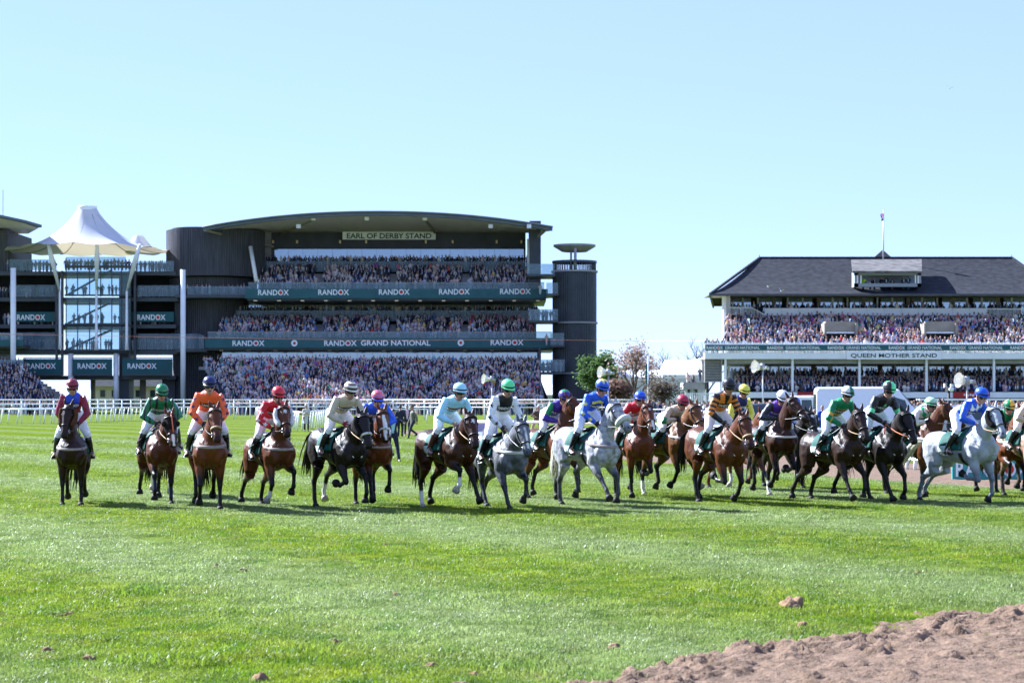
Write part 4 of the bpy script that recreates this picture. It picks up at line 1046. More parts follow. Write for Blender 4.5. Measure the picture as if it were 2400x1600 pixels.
mat('fleece_brown', (0.10, 0.045, 0.02), 0.95, 0.1, var=0.4, scale=60, bump=0.9, bscale=160)
mat('fleece_black', (0.015, 0.013, 0.012), 0.95, 0.1, var=0.4, scale=60, bump=0.9, bscale=160)
mat('cloth_green', (0.012, 0.075, 0.06), 0.75, 0.25, var=0.2, scale=8)
mat('cloth_pale', (0.48, 0.62, 0.60), 0.75, 0.25, var=0.2, scale=12)
mat('cloth_purple', (0.10, 0.07, 0.30), 0.75, 0.25, var=0.2, scale=12)
mat('steel', (0.55, 0.55, 0.56), 0.28, 0.5, metal=0.9, var=0.1)
mat('bandage_navy', (0.012, 0.016, 0.045), 0.85, 0.2, var=0.2, scale=30)

COATS = {
 'bay':      dict(base=(0.0800, 0.0224, 0.0056), pts=(0.006, 0.0045, 0.004), hair='hair_black', m='horse_coat'),
 'lightbay': dict(base=(0.1320, 0.0528, 0.0160), pts=(0.006, 0.0045, 0.004), hair='hair_black', m='horse_coat'),
 'brightbay':dict(base=(0.1040, 0.0272, 0.0064), pts=(0.006, 0.0045, 0.004), hair='hair_black', m='horse_coat'),
 'darkbay':  dict(base=(0.0368, 0.0112, 0.0040), pts=(0.006, 0.0045, 0.004), hair='hair_black', m='horse_coat'),
 'brown':    dict(base=(0.022, 0.009, 0.005), pts=(0.009, 0.007, 0.006), hair='hair_black', m='horse_coat'),
 'black':    dict(base=(0.011, 0.007, 0.005), pts=(0.008, 0.007, 0.006), hair='hair_black', m='horse_coat'),
 'chestnut': dict(base=(0.1120, 0.0304, 0.0080), pts=(0.085, 0.03, 0.012), hair='hair_brown', m='horse_coat'),
 'greydark': dict(base=(0.13, 0.138, 0.155), pts=(0.022, 0.023, 0.027), hair='hair_black', m='dapple_coat'),
 'grey':     dict(base=(0.42, 0.42, 0.43), pts=(0.05, 0.05, 0.055), hair='hair_pale', m='dapple_coat'),
 'greypale': dict(base=(0.34, 0.36, 0.39), pts=(0.16, 0.18, 0.21), hair='hair_pale', m='pale_coat'),
 'roan':     dict(base=(0.40, 0.24, 0.17), pts=(0.05, 0.03, 0.02), hair='hair_brown', m='dapple_coat'),
}
# leg poses: segment angles in degrees from straight down, positive towards the head
FP = {'stand': (2, 1, 22), 'fwd': (33, 29, 40), 'back': (-22, -24, 8), 'lift': (68, -4, -60), 'lift2': (48, 8, -30), 'fold': (38, -72, -120),
      'fold2': (20, -95, -130), 'reach': (48, 42, 30), 'knee': (22, -30, -70)}
HP = {'stand': (28, -36, 4, 26), 'back': (2, -62, -40, -10), 'under': (58, -8, 26, 42), 'lift': (52, -46, 14, -50), 'push': (12, -56, -24, 12),
      'swing': (34, -58, -30, -75), 'under2': (42, -24, 14, 34)}
HEAD_L = 0.66
DROP = 0.13
HEAD_S = [(-0.06, .063, .060), (0.0, .101, .097), (.10, .113, .134), (.22, .120, .156), (.34, .113, .160), (.46, .092, .132), (.60, .076, .103),
          (.74, .069, .086), (.86, .074, .081), (.95, .069, .073), (1.0, .048, .050)]

def rot_y(p, a, c):                      # pitch (nose up positive) about point c in the x-z plane
    dx, dz = p[0]-c[0], p[2]-c[2]
    return Vector((c[0] + dx*math.cos(a) - dz*math.sin(a), p[1], c[2] + dx*math.sin(a) + dz*math.cos(a)))

def strands(mb, root_pts, dirs, length, n, rad, droop=0.5, rnd=None, spread=0.1):
    for i in range(n):
        k = rnd.randrange(len(root_pts)); p = Vector(root_pts[k]); d = Vector(dirs[k]).normalized()
        d = (d + Vector((rnd.uniform(-1,1), rnd.uniform(-1,1), rnd.uniform(-1,1)))*spread).normalized()
        L = length * rnd.uniform(.6, 1.1); pts = [p]; seg = 4
        for q in range(seg):
            d = (d + Vector((0,0,-droop*(q+1)/seg*0.6))).normalized(); p = p + d*L/seg; pts.append(p)
        mb.loft(pts, [rad*1.0, rad*.9, rad*.8, rad*.55, rad*.1], n=4, side=(0.2,1,0.1))

def build_horse(sp):
    """one horse in its own frame (x to the head, y to its left, z up); returns root, frame data"""
    rnd = random.Random(sp['seed'])
    co = COATS[sp['coat']]
    pitch = R(sp.get('pitch', 0)); C = (0, 0, 1.2)
    P = lambda x, y, z: rot_y((x, y*1.07, z - DROP), pitch, C)
    mb = MB()
    # trunk
    tr = [(-.90, 1.35, .06, .08), (-.84, 1.34, .17, .19), (-.72, 1.345, .25, .255), (-.55, 1.335, .285, .275), (-.36, 1.305, .268, .265), (-.15, 1.268, .268, .282),
          (.08, 1.24, .275, .303), (.28, 1.235, .268, .328), (.45, 1.252, .255, .345), (.60, 1.25, .24, .310), (.72, 1.235, .205, .25), (.82, 1.215, .13, .16), (.86, 1.20, .05, .07)]
    mb.loft([P(x, 0, z) for x, z, w, h in tr], [(w*1.07, h) for x, z, w, h in tr], n=20)
    mb.loft([P(.22, 0, 1.50), P(.38, 0, 1.55), P(.52, 0, 1.56), P(.66, 0, 1.54)], [(.10,.08), (.10, .10), (.10,.12), (.10, .14)], n=10)     # withers
    for s in (1, -1):
        mb.ellipsoid(P(.66, s*.115, 1.13), (.18, .105, .18)); mb.ellipsoid(P(.70, s*.185, 1.20), (.11, .075, .13)); mb.ellipsoid(P(.52, s*.20, 1.03), (.11, .06, .13))                       # breast muscle
        mb.loft([P(.42, s*.15, 1.48), P(.52, s*.175, 1.30), P(.58, s*.18, 1.16), P(.50, s*.18, 1.02)], [(.06,.11), (.105,.16), (.115,.17), (.09,.12)], n=12)   # shoulder
        mb.loft([P(-.46, s*.10, 1.50), P(-.55, s*.155, 1.32), P(-.55, s*.175, 1.14), P(-.52, s*.175, .98)], [(.10,.16), (.15,.25), (.135,.24), (.10, .16)], n=12)   # quarter
    # neck and head
    ny, npit = R(sp.get('neck_yaw', 0)), R(sp.get('neck', 48) + 5) + pitch
    N0 = P(.50, 0, 1.33)
    dirn = Vector((math.cos(npit)*math.cos(ny), math.cos(npit)*math.sin(ny), math.sin(npit)))
    NL = 0.76
    bend = Vector((0, 0, .07))
    npts = [N0 - dirn*.12, N0 + dirn*.10, N0 + dirn*.30 + bend*.2, N0 + dirn*.52 + bend*.6, N0 + dirn*.70 + bend*.9, N0 + dirn*NL + bend]
    nsd = Vector((-math.sin(ny), math.cos(ny), 0))
    mb.loft(npts, [(.19,.27), (.175,.275), (.13,.225), (.10,.175), (.088,.145), (.075,.115)], side=nsd, n=14)
    poll = npts[-1]
    hy = ny + R(sp.get('head_yaw', 0)); hp = R(sp.get('head', 62))                # head pitch below horizontal
    hd = Vector((math.cos(hp)*math.cos(hy), math.cos(hp)*math.sin(hy), -math.sin(hp)))
    hs = Vector((-math.sin(hy), math.cos(hy), 0))
    hn = hs.cross(hd); hn = hn if hn.dot(Vector((math.cos(hy), math.sin(hy), 0.4))) > 0 else -hn   # normal of the face
    H0 = poll + hn*0.02
    def hpt(t, a=0.0, k=0.0):                                                      # point of the head at t, angle a round it
        for i in range(len(HEAD_S)-1):
            if HEAD_S[i][0] <= t <= HEAD_S[i+1][0]:
                f = (t-HEAD_S[i][0])/(HEAD_S[i+1][0]-HEAD_S[i][0]); ra = HEAD_S[i][1]*(1-f)+HEAD_S[i+1][1]*f; rb = HEAD_S[i][2]*(1-f)+HEAD_S[i+1][2]*f
                break
        off = -0.055*math.exp(-((t-.28)/.22)**2)
        return H0 + hd*(t*HEAD_L) + hn*off + hs*((ra+k)*math.sin(a)) + hn*((rb+k)*math.cos(a))
    mb.loft([H0 + hd*(t*HEAD_L) + hn*(-0.055*math.exp(-((t-.28)/.22)**2)) for t, a, b in HEAD_S], [(a, b) for t, a, b in HEAD_S], side=hs, n=14)
    mb.ellipsoid(H0 + hd*(.88*HEAD_L) - hn*.05, (.05, .05, .06))                    # chin
    for s in (1, -1):
        e0 = H0 - hd*.005 + hs*(s*.052) + hn*.0
        ed = (-hd*.75 + hs*(s*.32) + Vector((0,0,.55)) + hn*.12*sp.get('ears', 1)).normalized()
        mb.loft([e0 - ed*.03, e0 + ed*.05, e0 + ed*.10, e0 + ed*.15, e0 + ed*.185], [(.032,.026), (.040,.028), (.036,.024), (.022,.016), (.006,.006)], side=hs, n=8)
        mb.ellipsoid(hpt(.27, s*R(58), -.012), (.028, .028, .028), n=8, m=5)         # eye socket
    # legs
    bones = [('trunk', P(-.8,0,1.3), P(.75,0,1.22), .30), ('neck', N0, poll, .16), ('head', H0, H0 + hd*HEAD_L, .09)]
    feet = []
    lower = 1e9
    def down(a): return Vector((math.sin(a), 0, -math.cos(a)))
    legs = []
    for key, s in (('FL', 1), ('FR', -1)):
        ps = sp['legs'][key]; an = FP[ps] if isinstance(ps, str) else ps
        a = [R(q + rnd.uniform(-3, 3)) for q in an]
        sp_y = s*(.155 + sp.get('splay', 0))
        e = P(.50, s*.165, 1.005); k = e + down(a[0])*.385 + Vector((0, s*.0, 0)); f = k + down(a[1])*.275; p = f + down(a[2])*.105
        q = p + down(a[2]*.75)*.085
        sw = Vector((0, s*sp.get('sway', 0.0), 0))
        k += sw*.5; f += sw; p += sw; q += sw
        mb.loft([P(.56, s*.17, 1.17), e, e.lerp(k, .35), e.lerp(k, .8), k], [(.11,.16), (.098,.135), (.084,.108), (.057,.064), (.053,.058)], n=12)
        kn = (k - e).normalized()
        mb.ellipsoid(k + Vector((.012,0,0)), (.055, .05, .07), n=10, m=6)
        mb.loft([k, k.lerp(f, .3), k.lerp(f, .75), f], [(.050,.052), (.038,.045), (.037,.044), (.045,.050)], n=10)
        mb.ellipsoid(f, (.047, .043, .046), n=10, m=6)
        mb.loft([f, f.lerp(p, .55), p], [(.043,.045), (.039,.041), (.047,.049)], n=10)
        legs.append((key, [('upper', e, k, .085), ('cannon', k, f, .036), ('pastern', f, p, .037)])); feet.append((key, p, q))
    for key, s in (('HL', 1), ('HR', -1)):
        ps = sp['legs'][key]; an = HP[ps] if isinstance(ps, str) else ps
        a = [R(q + rnd.uniform(-3, 3)) for q in an]
        h = P(-.56, s*.15, 1.22); st = h + down(a[0])*.31 + Vector((0, s*.03, 0)); hk = st + down(a[1])*.41 + Vector((0, -s*.02, 0)); f = hk + down(a[2])*.32
        p = f + down(a[3])*.10; q = p + down(a[3]*.75)*.085
        sw = Vector((0, s*sp.get('sway', 0.0), 0)); hk += sw*.5; f += sw; p += sw; q += sw
        mb.loft([h, h.lerp(st, .5), st], [(.15,.25), (.14,.215), (.115,.165)], n=12)
        mb.loft([st, st.lerp(hk, .3), st.lerp(hk, .7), hk], [(.105,.145), (.085,.115), (.052,.068), (.045,.056)], n=12)
        mb.ellipsoid(hk + Vector((-.02,0,.01)), (.062, .047, .065), n=10, m=6)
        mb.loft([hk, hk.lerp(f, .3), hk.lerp(f, .75), f], [(.048,.055), (.040,.048), (.039,.047), (.046,.050)], n=10)
        mb.ellipsoid(f, (.048, .044, .046), n=10, m=6)
        mb.loft([f, f.lerp(p, .55), p], [(.043,.045), (.039,.042), (.047,.050)], n=10)
        legs.append((key, [('thigh', h, st, .16), ('gaskin', st, hk, .08), ('cannon', hk, f, .038), ('pastern', f, p, .038)])); feet.append((key, p, q))
    low = min(min(p.z, q.z) - .0 for k, p, q in feet)
    dz = -low + sp.get('air', 0.0)
    mb.v = [(x, y, z + dz) for x, y, z in mb.v]
    S = Vector((0, 0, dz))
    me = remesh(mb, 0.020, 3)
    V = vco(me)
    # paint: points, socks, face marking
    allb = [(n_, np.array(a+S), np.array(b+S), r, None) for n_, a, b, r in bones]
    for key, segs in legs:
        allb += [(n_, np.array(a+S), np.array(b+S), r, key) for n_, a, b, r in segs]
    D = []; T = []
    for n_, a, b, r, key in allb:
        d, t = segd(V, a, b); D.append(d - r); T.append(t)
    D = np.array(D); T = np.array(T); near = D.argmin(0)
    base, pts = np.array(co['base']), np.array(co['pts'])
    col = np.tile(base, (len(V), 1))
    belly = np.clip((1.02 + dz - V[:, 2]) / .35, 0, 1)[:, None] * .25
    socks = sp.get('socks', '')
    for i, (n_, a, b, r, key) in enumerate(allb):
        m = near == i; t = T[i][m]
        if n_ in ('cannon', 'pastern'):
            k = np.ones_like(t)
        elif n_ in ('upper', 'gaskin'):
            k = np.clip((t - .35) / .45, 0, 1)
        elif n_ == 'head':
            k = np.clip((t - .72) / .2, 0, 1) * .8
        else: continue
        col[m] = col[m]*(1-k[:, None]) + pts*k[:, None]
        if key and key in socks.split():
            w = (n_ == 'pastern') * np.ones_like(t) + (n_ == 'cannon')*np.clip((t-.45)/.08, 0, 1)
            col[m] = col[m]*(1-w[:, None]) + np.array((.68,.64,.58))*w[:, None]
        if key and key in sp.get('bandage', '').split() and n_ == 'cannon':
            col[m] = np.array((.014,.018,.05))
    # head marks
    m = near == 2; Q = V[m] - np.array(H0+S); u = Q @ np.array(hs); w_ = Q @ np.array(hn); tt = (Q @ np.array(hd))/HEAD_L
    mk = np.zeros(m.sum(), bool); mark = sp.get('mark')
    if mark == 'star': mk = (np.hypot(u/.032, (tt-.22)/.075) < 1 + .3*np.sin(9*np.arctan2(u, tt-.22))) & (w_ > 0)
    if mark == 'blaze': mk = (np.abs(u + .01*np.sin(tt*9)) < .030 - .012*np.cos(tt*6)) & (tt > .08) & (tt < .97) & (w_ > 0)
    if mark == 'snip': mk = ((np.abs(u) < .028) & (tt > .62) & (tt < .98) & (w_ > 0)) | ((np.hypot(u/.025, (tt-.22)/.06) < 1) & (w_ > 0))
    if mark == 'stripe': mk = (np.abs(u) < .020) & (tt > .05) & (tt < .80) & (w_ > 0)
    cm = col[m]; cm[mk] = (.70,.66,.60)
    nos = (np.hypot((np.abs(u)-.032)/.014, (tt-.91)/.035) < 1) & (w_ > -.02)
    cm[nos] = (.004,.003,.003); col[m] = cm
    set_col(me, col)
    root = empty('race_horse')
    link('body', me, co['m'], root)
    bvh = BVHTree.FromPolygons([tuple(q) for q in V], [tuple(p.vertices) for p in me.polygons])
    # hooves
    for key, p, q in feet:
        h = MB(); p_, q_ = p + S, q + S; d = (q_-p_).normalized()
        fwd = Vector((math.cos(0), 0, 0)); fwd = (fwd - d*fwd.dot(d)).normalized()
        h.loft([p_ - d*.008, p_ + d*.02, q_ + fwd*.018], [(.049,.051), (.058,.062), (.070,.080)], n=12)
        h.build('hoof', 'hoof_pale' if key in socks.split() else 'hoof_horn', root, True)
    for s in (1, -1):
        e = MB(); e.ellipsoid(hpt(.27, s*R(62), .004) + S, (.019, .019, .019), n=8, m=6); e.build('eye', 'eye_dark', root, True)
    # tail
    tl = MB(); tb = P(-.87, 0, 1.43) + S; tk = sp.get('tail', 'down')
    if tk == 'down':   path = [tb, tb+Vector((-.12,0,-.02)), tb+Vector((-.18,0,-.25)), tb+Vector((-.17,0,-.55)), tb+Vector((-.13,0,-.80))]
    elif tk == 'flow': path = [tb, tb+Vector((-.20,0,.02)), tb+Vector((-.45,.03,-.14)), tb+Vector((-.68,.05,-.36)), tb+Vector((-.88,.06,-.52))]
    else:              path = [tb, tb+Vector((-.16,0,.06)), tb+Vector((-.36,.02,-.06)), tb+Vector((-.48,.03,-.34)), tb+Vector((-.54,.04,-.62))]
    tl.loft(path, [(.035,.035), (.05,.05), (.065,.055), (.06,.05), (.012,.012)], n=8)
    for i in range(34):
        o = Vector((rnd.uniform(-.05,.05), rnd.uniform(-.065,.065), rnd.uniform(-.05,.05))); e_ = Vector((rnd.uniform(-.12,.06), rnd.uniform(-.11,.11), rnd.uniform(-.16,.05)))
        tl.loft([path[0]+o*.3, path[1]+o*.7, path[2]+o*1.1, path[3]+o*1.2+e_*.5, path[4]+o+e_], [.012,.018,.018,.013,.002], n=4, side=(.2,1,.1))
    tl.build('tail', co['hair'] if not sp.get('paletail') else 'hair_pale', root, True)
    # mane and forelock
    mn = MB(); crest = []
    up = dirn.cross(nsd); up = up if up.z > 0 else -up
    for i in range(14):
        f = i/13; j = f*(len(npts)-2) + 1; a_ = int(min(j, len(npts)-2)); g = j-a_
        c_ = npts[a_].lerp(npts[a_+1], g); hgt = [.27,.275,.225,.175,.145,.115]; crest.append(c_ + up*((hgt[a_]*(1-g)+hgt[a_+1]*g)*.93) + S)
    side_ = sp.get('mane_side', 1)
    strands(mn, crest, [nsd*side_*1.0 + up*.15 - dirn*.3]*len(crest), .16, 60, .014, 1.6, rnd, .22)
    strands(mn, [H0 + S - hd*.01 + hs*x for x in (-.03, -.01, .01, .03)], [hd*.9 + hn*.55]*4, .17, 14, .011, .3, rnd, .22)
    mn.build('mane', co['hair'] if sp['coat'] != 'grey' else 'hair_black', root, True)
    # bridle
    def ring(mb_, t, r, tilt=0.0, k=.004, n=16):
        pts = [hpt(t + tilt*math.cos(2*math.pi*i/n), 2*math.pi*i/n, k) + S for i in range(n+1)]
        mb_.loft(pts, [r]*len(pts), n=5, side=hd, cap=False)
    br = MB(); ring(br, .10, .013); ring(br, .60, .013, .02)
    for s in (1, -1):
        br.loft([hpt(t, s*R(a), .005) + S for t, a in ((.04, 60), (.2, 80), (.4, 90), (.6, 92), (.76, 88))], [.011]*5, n=5)
        br.loft([hpt(.05, s*R(80), .004) + S, hpt(.22, s*R(135), .004) + S, hpt(.30, s*R(178), .004) + S], [.009]*3, n=5)
    bo = br.build('bridle', 'leather_black' if not sp.get('tanbridle') else 'leather_brown', root, True)
    bt = MB(); bits = {}
    for s in (1, -1):
        b_ = hpt(.77, s*R(92), .014) + S; bits[s] = b_
        pts = [b_ + hd*(.035*math.cos(x*math.pi/4)) + hn*(.035*math.sin(x*math.pi/4)) for x in range(9)]
        bt.loft(pts, [.007]*9, n=5, side=hs, cap=False)
    bt.build('bit', 'steel', bo, True)
    nb = sp.get('noseband')
    if nb:
        q = MB()
        if nb == 'fleece':
            n = 16; pts = [hpt(.60, R(-125) + R(250)*i/(n-1), .025) + S for i in range(n)]
            q.loft(pts, [(.052, .052)]*n, n=9, side=hd); q.build('noseband', 'fleece_white', bo, True)
        else:
            ring(q, .60, .022, .02, .008); q.build('noseband', {'white': 'web_white', 'tan': 'strap_tan', 'black': 'leather_black'}[nb], bo, True)
    ck = sp.get('cheek')
    if ck:
        for s in (1, -1):
            q = MB(); pts = [hpt(t, s*R(a), .035) + S for t, a in ((.06, 75), (.2, 88), (.36, 96), (.52, 96), (.60, 92))]
            q.loft(pts, [(.03,.03), (.045,.062), (.048,.066), (.045,.06), (.03,.04)], n=8, side=hs); q.build('cheekpiece', 'fleece_' + ck, bo, True)
    if sp.get('hood'):
        q = MB(); n, rows = 22, [.02, .10, .18, .26, .34, .42, .48]
        vs = [hpt(t, 2*math.pi*i/n, .008) + S for t in rows for i in range(n)]
        q.add(vs, [(r_*n+i, r_*n+(i+1) % n, (r_+1)*n+(i+1) % n, (r_+1)*n+i) for r_ in range(len(rows)-1) for i in range(n)])
        for s in (1, -1): q.ellipsoid(hpt(.26, s*R(70), .02) + S, (.05, .05, .055))
        q.build('hood', 'fleece_black', bo, True)
        q = MB(); q.loft([hpt(t, 0, .014) + S for t in (.0, .15, .3, .45, .6)], [.013]*5, n=5); q.build('face_strap', 'strap_orange', bo, True)
    # tack on the body
    def surf(o, d, k):
        h = bvh.ray_cast(o, d)
        return (h[0] + d*k) if h[0] is not None else o + d*.3
    def wrap(name, cx_, z_, a0, a1, x0, x1, m_, k=.012, nx=5, na=22, parent=root):
        q = MB(); vs = []
        for i in range(na+1):
            a_ = a0 + (a1-a0)*i/na
            d = Vector((0, math.sin(a_), math.cos(a_)))
            for j in range(nx+1):
                vs.append(surf(Vector((x0 + (x1-x0)*j/nx, 0, z_ - DROP)) + S, d, k))
        f = [(i*(nx+1)+j, i*(nx+1)+j+1, (i+1)*(nx+1)+j+1, (i+1)*(nx+1)+j) for i in range(na) for j in range(nx)]
        q.add(vs, f)
        o = q.build(name, m_, parent, True)
        sd_ = o.modifiers.new('t', 'SOLIDIFY'); sd_.thickness = .012; sd_.offset = 0
        return o
    cl = wrap('saddle_cloth', 0, 1.25, R(-96), R(96), -.26, .34, 'cloth_green', .016, 8, 30)
    for s in (1, -1):
        wrap('cloth_panel', 0, 1.25, s*R(82), s*R(104), -.27, -.02, 'cloth_pale', .026, 4, 5, cl)
    wrap('girth', 0, 1.22, R(100), R(260), .24, .32, sp.get('girth', 'leather_black'), .012, 2, 20)
    sd = MB(); top = surf(Vector((.05, 0, 1.25 - DROP)) + S, Vector((0,0,1)), .0)
    zs = top.z
    sd.loft([(-.18, 0, zs+.075), (-.10, 0, zs+.055), (.02, 0, zs+.035), (.14, 0, zs+.055), (.22, 0, zs+.09)], [(.10,.025), (.15,.04), (.13,.035), (.11,.04), (.05,.03)], n=12)
    for s in (1, -1):
        fl = [surf(Vector((x, 0, 1.25 - DROP)) + S, Vector((0, s*math.sin(R(a_)), math.cos(R(a_)))), .032) for x, a_ in ((.0,18), (.10,18), (.24,40), (.33,62), (.22,78), (.06,60))]
        sd.add(fl + [p + Vector((0, -s*.02, 0)) for p in fl], [(0,1,2,3,4,5), (11,10,9,8,7,6)] + [(i, i+6, (i+1) % 6+6, (i+1) % 6) for i in range(6)])
    sd.build('saddle', sp.get('saddle', 'leather_black'), root, True)
    bg = sp.get('breast', 'web_white')
    if bg:
        q = MB(); vs = []; na = 26
        for i in range(na+1):
            a_ = R(-100) + R(200)*i/na
            d = Vector((math.cos(a_), math.sin(a_), 0)); dip = .13*math.cos(a_*.85)
            for j in (0, 1):
                vs.append(surf(P(.36, 0, 1.41 - dip + j*sp.get('breast_w', .055)*.8) + S, d, .012))
        q.add(vs, [(2*i, 2*i+2, 2*i+3, 2*i+1) for i in range(na)])
        o = q.build('breast_girth', bg, root, True); m_ = o.modifiers.new('t', 'SOLIDIFY'); m_.thickness = .012
    elif sp.get('plate', True):
        q = MB()
        for s in (1, -1):
            pts = [surf(P(.36, 0, 1.28) + S, Vector((x, s*y, z)).normalized(), .012) for x, y, z in ((.1,.8,.7), (.5,.8,.35), (.9,.6,0), (1,.15,-.35))]
            q.loft(pts, [.012]*4, n=5)
        q.build('breast_plate', 'web_white' if sp.get('platewhite', True) else 'leather_brown', root, True)
    return dict(root=root, S=S, bits=bits, bvh=bvh, zs=zs, P=P, hd=hd, N0=N0+S, dirn=dirn, nsd=nsd, poll=poll+S, bridle=bo)
# ------------------------------------------------------------------ people
vmat('skin', rough=0.5, spec=0.35, nscale=30, var=0.08)
vmat('silks', rough=0.42, spec=0.35, nscale=9, var=0.12, bump=0.9, bscale=16)
vmat('cap_silk', rough=0.35, spec=0.45, nscale=12, var=0.06)
mat('breeches_white', (0.80, 0.80, 0.82), 0.55, 0.3, var=0.07, scale=9, bump=0.45, bscale=20)
mat('boot_black', (0.010, 0.010, 0.011), 0.22, 0.5, var=0.3, scale=10)
mat('boot_brown', (0.045, 0.012, 0.010), 0.3, 0.5, var=0.3, scale=10)
mat('goggle_lens', (0.008, 0.009, 0.012), 0.05, 0.7, var=0.2)
mat('print_black', (0.008, 0.008, 0.009), 0.6, 0.2, var=0.1)
mat('print_white', (0.78, 0.78, 0.76), 0.6, 0.2, var=0.05)
mat('print_red', (0.55, 0.03, 0.03), 0.6, 0.2, var=0.1)
mat('glove_black', (0.012, 0.012, 0.013), 0.6, 0.3, var=0.2)
mat('glove_red', (0.20, 0.02, 0.03), 0.6, 0.3, var=0.2)
mat('stirrup_steel', (0.5, 0.5, 0.52), 0.3, 0.5, metal=0.9, var=0.1)
C_ = {k: np.array(v) for k, v in dict(
    maroon=(.22,.012,.035), blue=(.016,.06,.52), navy=(.014,.016,.10), green=(.015,.17,.06), black=(.010,.010,.012), orange=(.85,.13,.03), red=(.55,.012,.025),
    white=(.80,.80,.80), beige=(.50,.43,.30), brown=(.12,.045,.02), royal=(.02,.09,.60), gold=(.72,.40,.03), pale=(.38,.68,.80), lime=(.16,.75,.28), purple=(.045,.018,.24),
    yellow=(.80,.72,.08), emerald=(.012,.20,.07), amber=(.70,.22,.02), violet=(.10,.03,.32), cream=(.68,.66,.56), hiviz=(.55,.85,.05), slate=(.03,.035,.045), crimson=(.36,.015,.045)).items()}

def ik(a, b, l1, l2, pole):
    d = b - a; L = min(d.length, (l1+l2)*.995); d.normalize()
    x = (l1*l1 - l2*l2 + L*L)/(2*L); h = math.sqrt(max(l1*l1 - x*x, 0))
    p = pole - d*pole.dot(d); p.normalize()
    return a + d*x + p*h
def head_geo(mb, c, fw, up, k=1.0):
    sd = up.cross(fw)
    pr = [(-.125,.028,.034,.050), (-.105,.046,.058,.034), (-.065,.062,.080,.016), (-.02,.070,.092,.006), (.03,.076,.098,-.002), (.075,.072,.095,-.006), (.108,.052,.070,-.008), (.125,.018,.024,-.008)]
    mb.loft([c + up*u*k + fw*o*k for u, a, b, o in pr], [(a*k, b*k) for u, a, b, o in pr], side=sd, n=14)
    mb.loft([c + fw*.085*k + up*.025*k, c + fw*.112*k - up*.022*k, c + fw*.09*k - up*.036*k], [.011*k, .016*k, .012*k], n=8)      # nose
    mb.ellipsoid(c + fw*.078*k - up*.072*k, (.022*k, .022*k, .010*k), n=8, m=5)                                              # mouth
    for s in (1, -1): mb.ellipsoid(c + sd*(s*.078*k) - fw*.01*k - up*.01*k, (.018*k, .012*k, .032*k), n=6, m=5)                # ears
def hand_geo(mb, w, d, side, curl, k=1.0):
    """palm and five separate bent fingers; d = direction of the hand, side = towards the thumb, curl = palm direction"""
    mb.loft([w, w + d*.045*k, w + d*.085*k], [(.026*k,.018*k), (.038*k,.02*k), (.038*k,.016*k)], side=side, n=8)
    for i, L in enumerate((.070, .080, .075, .058)):
        b = w + d*.08*k + side*((.027 - i*.018)*k); a1 = b + (d*.7 + curl*.5).normalized()*L*.45*k; a2 = a1 + (curl - d*.1).normalized()*L*.38*k; a3 = a2 + (curl*.3 - d).normalized()*L*.3*k
        mb.loft([b, a1, a2, a3], [.0095*k, .009*k, .0085*k, .006*k], n=6, side=side)
    b = w + d*.03*k + side*.032*k; a1 = b + (d*.6 + side*.6 + curl*.4).normalized()*.035*k; a2 = a1 + (d*.8 + curl*.6 - side*.2).normalized()*.03*k
    mb.loft([b, a1, a2], [.012*k, .0105*k, .007*k], n=6, side=curl)
def paint_skin(me, c, fw, up, tone, hair=None):
    V = vco(me); col = np.tile(np.array(tone), (len(V), 1))
    Q = V - np.array(c); u, f = Q @ np.array(up), Q @ np.array(fw); s = Q @ np.array(up.cross(fw))
    hd = np.linalg.norm(Q, axis=1) < .2
    col[hd & (np.abs(u+.074) < .011) & (f > .06) & (np.abs(s) < .028)] = (.26,.09,.08)
    col[hd & (np.abs(u-.008) < .010) & (f > .06) & (np.abs(np.abs(s)-.032) < .016)] = (.03,.02,.02)
    if hair is not None: col[hd & ((u > .055) | ((f < -.02) & (u > -.06)) )] = hair
    set_col(me, col)

def limb(mb, pts, rads, n=10, side=(0,1,0)): mb.loft(pts, rads, n=n, side=side)

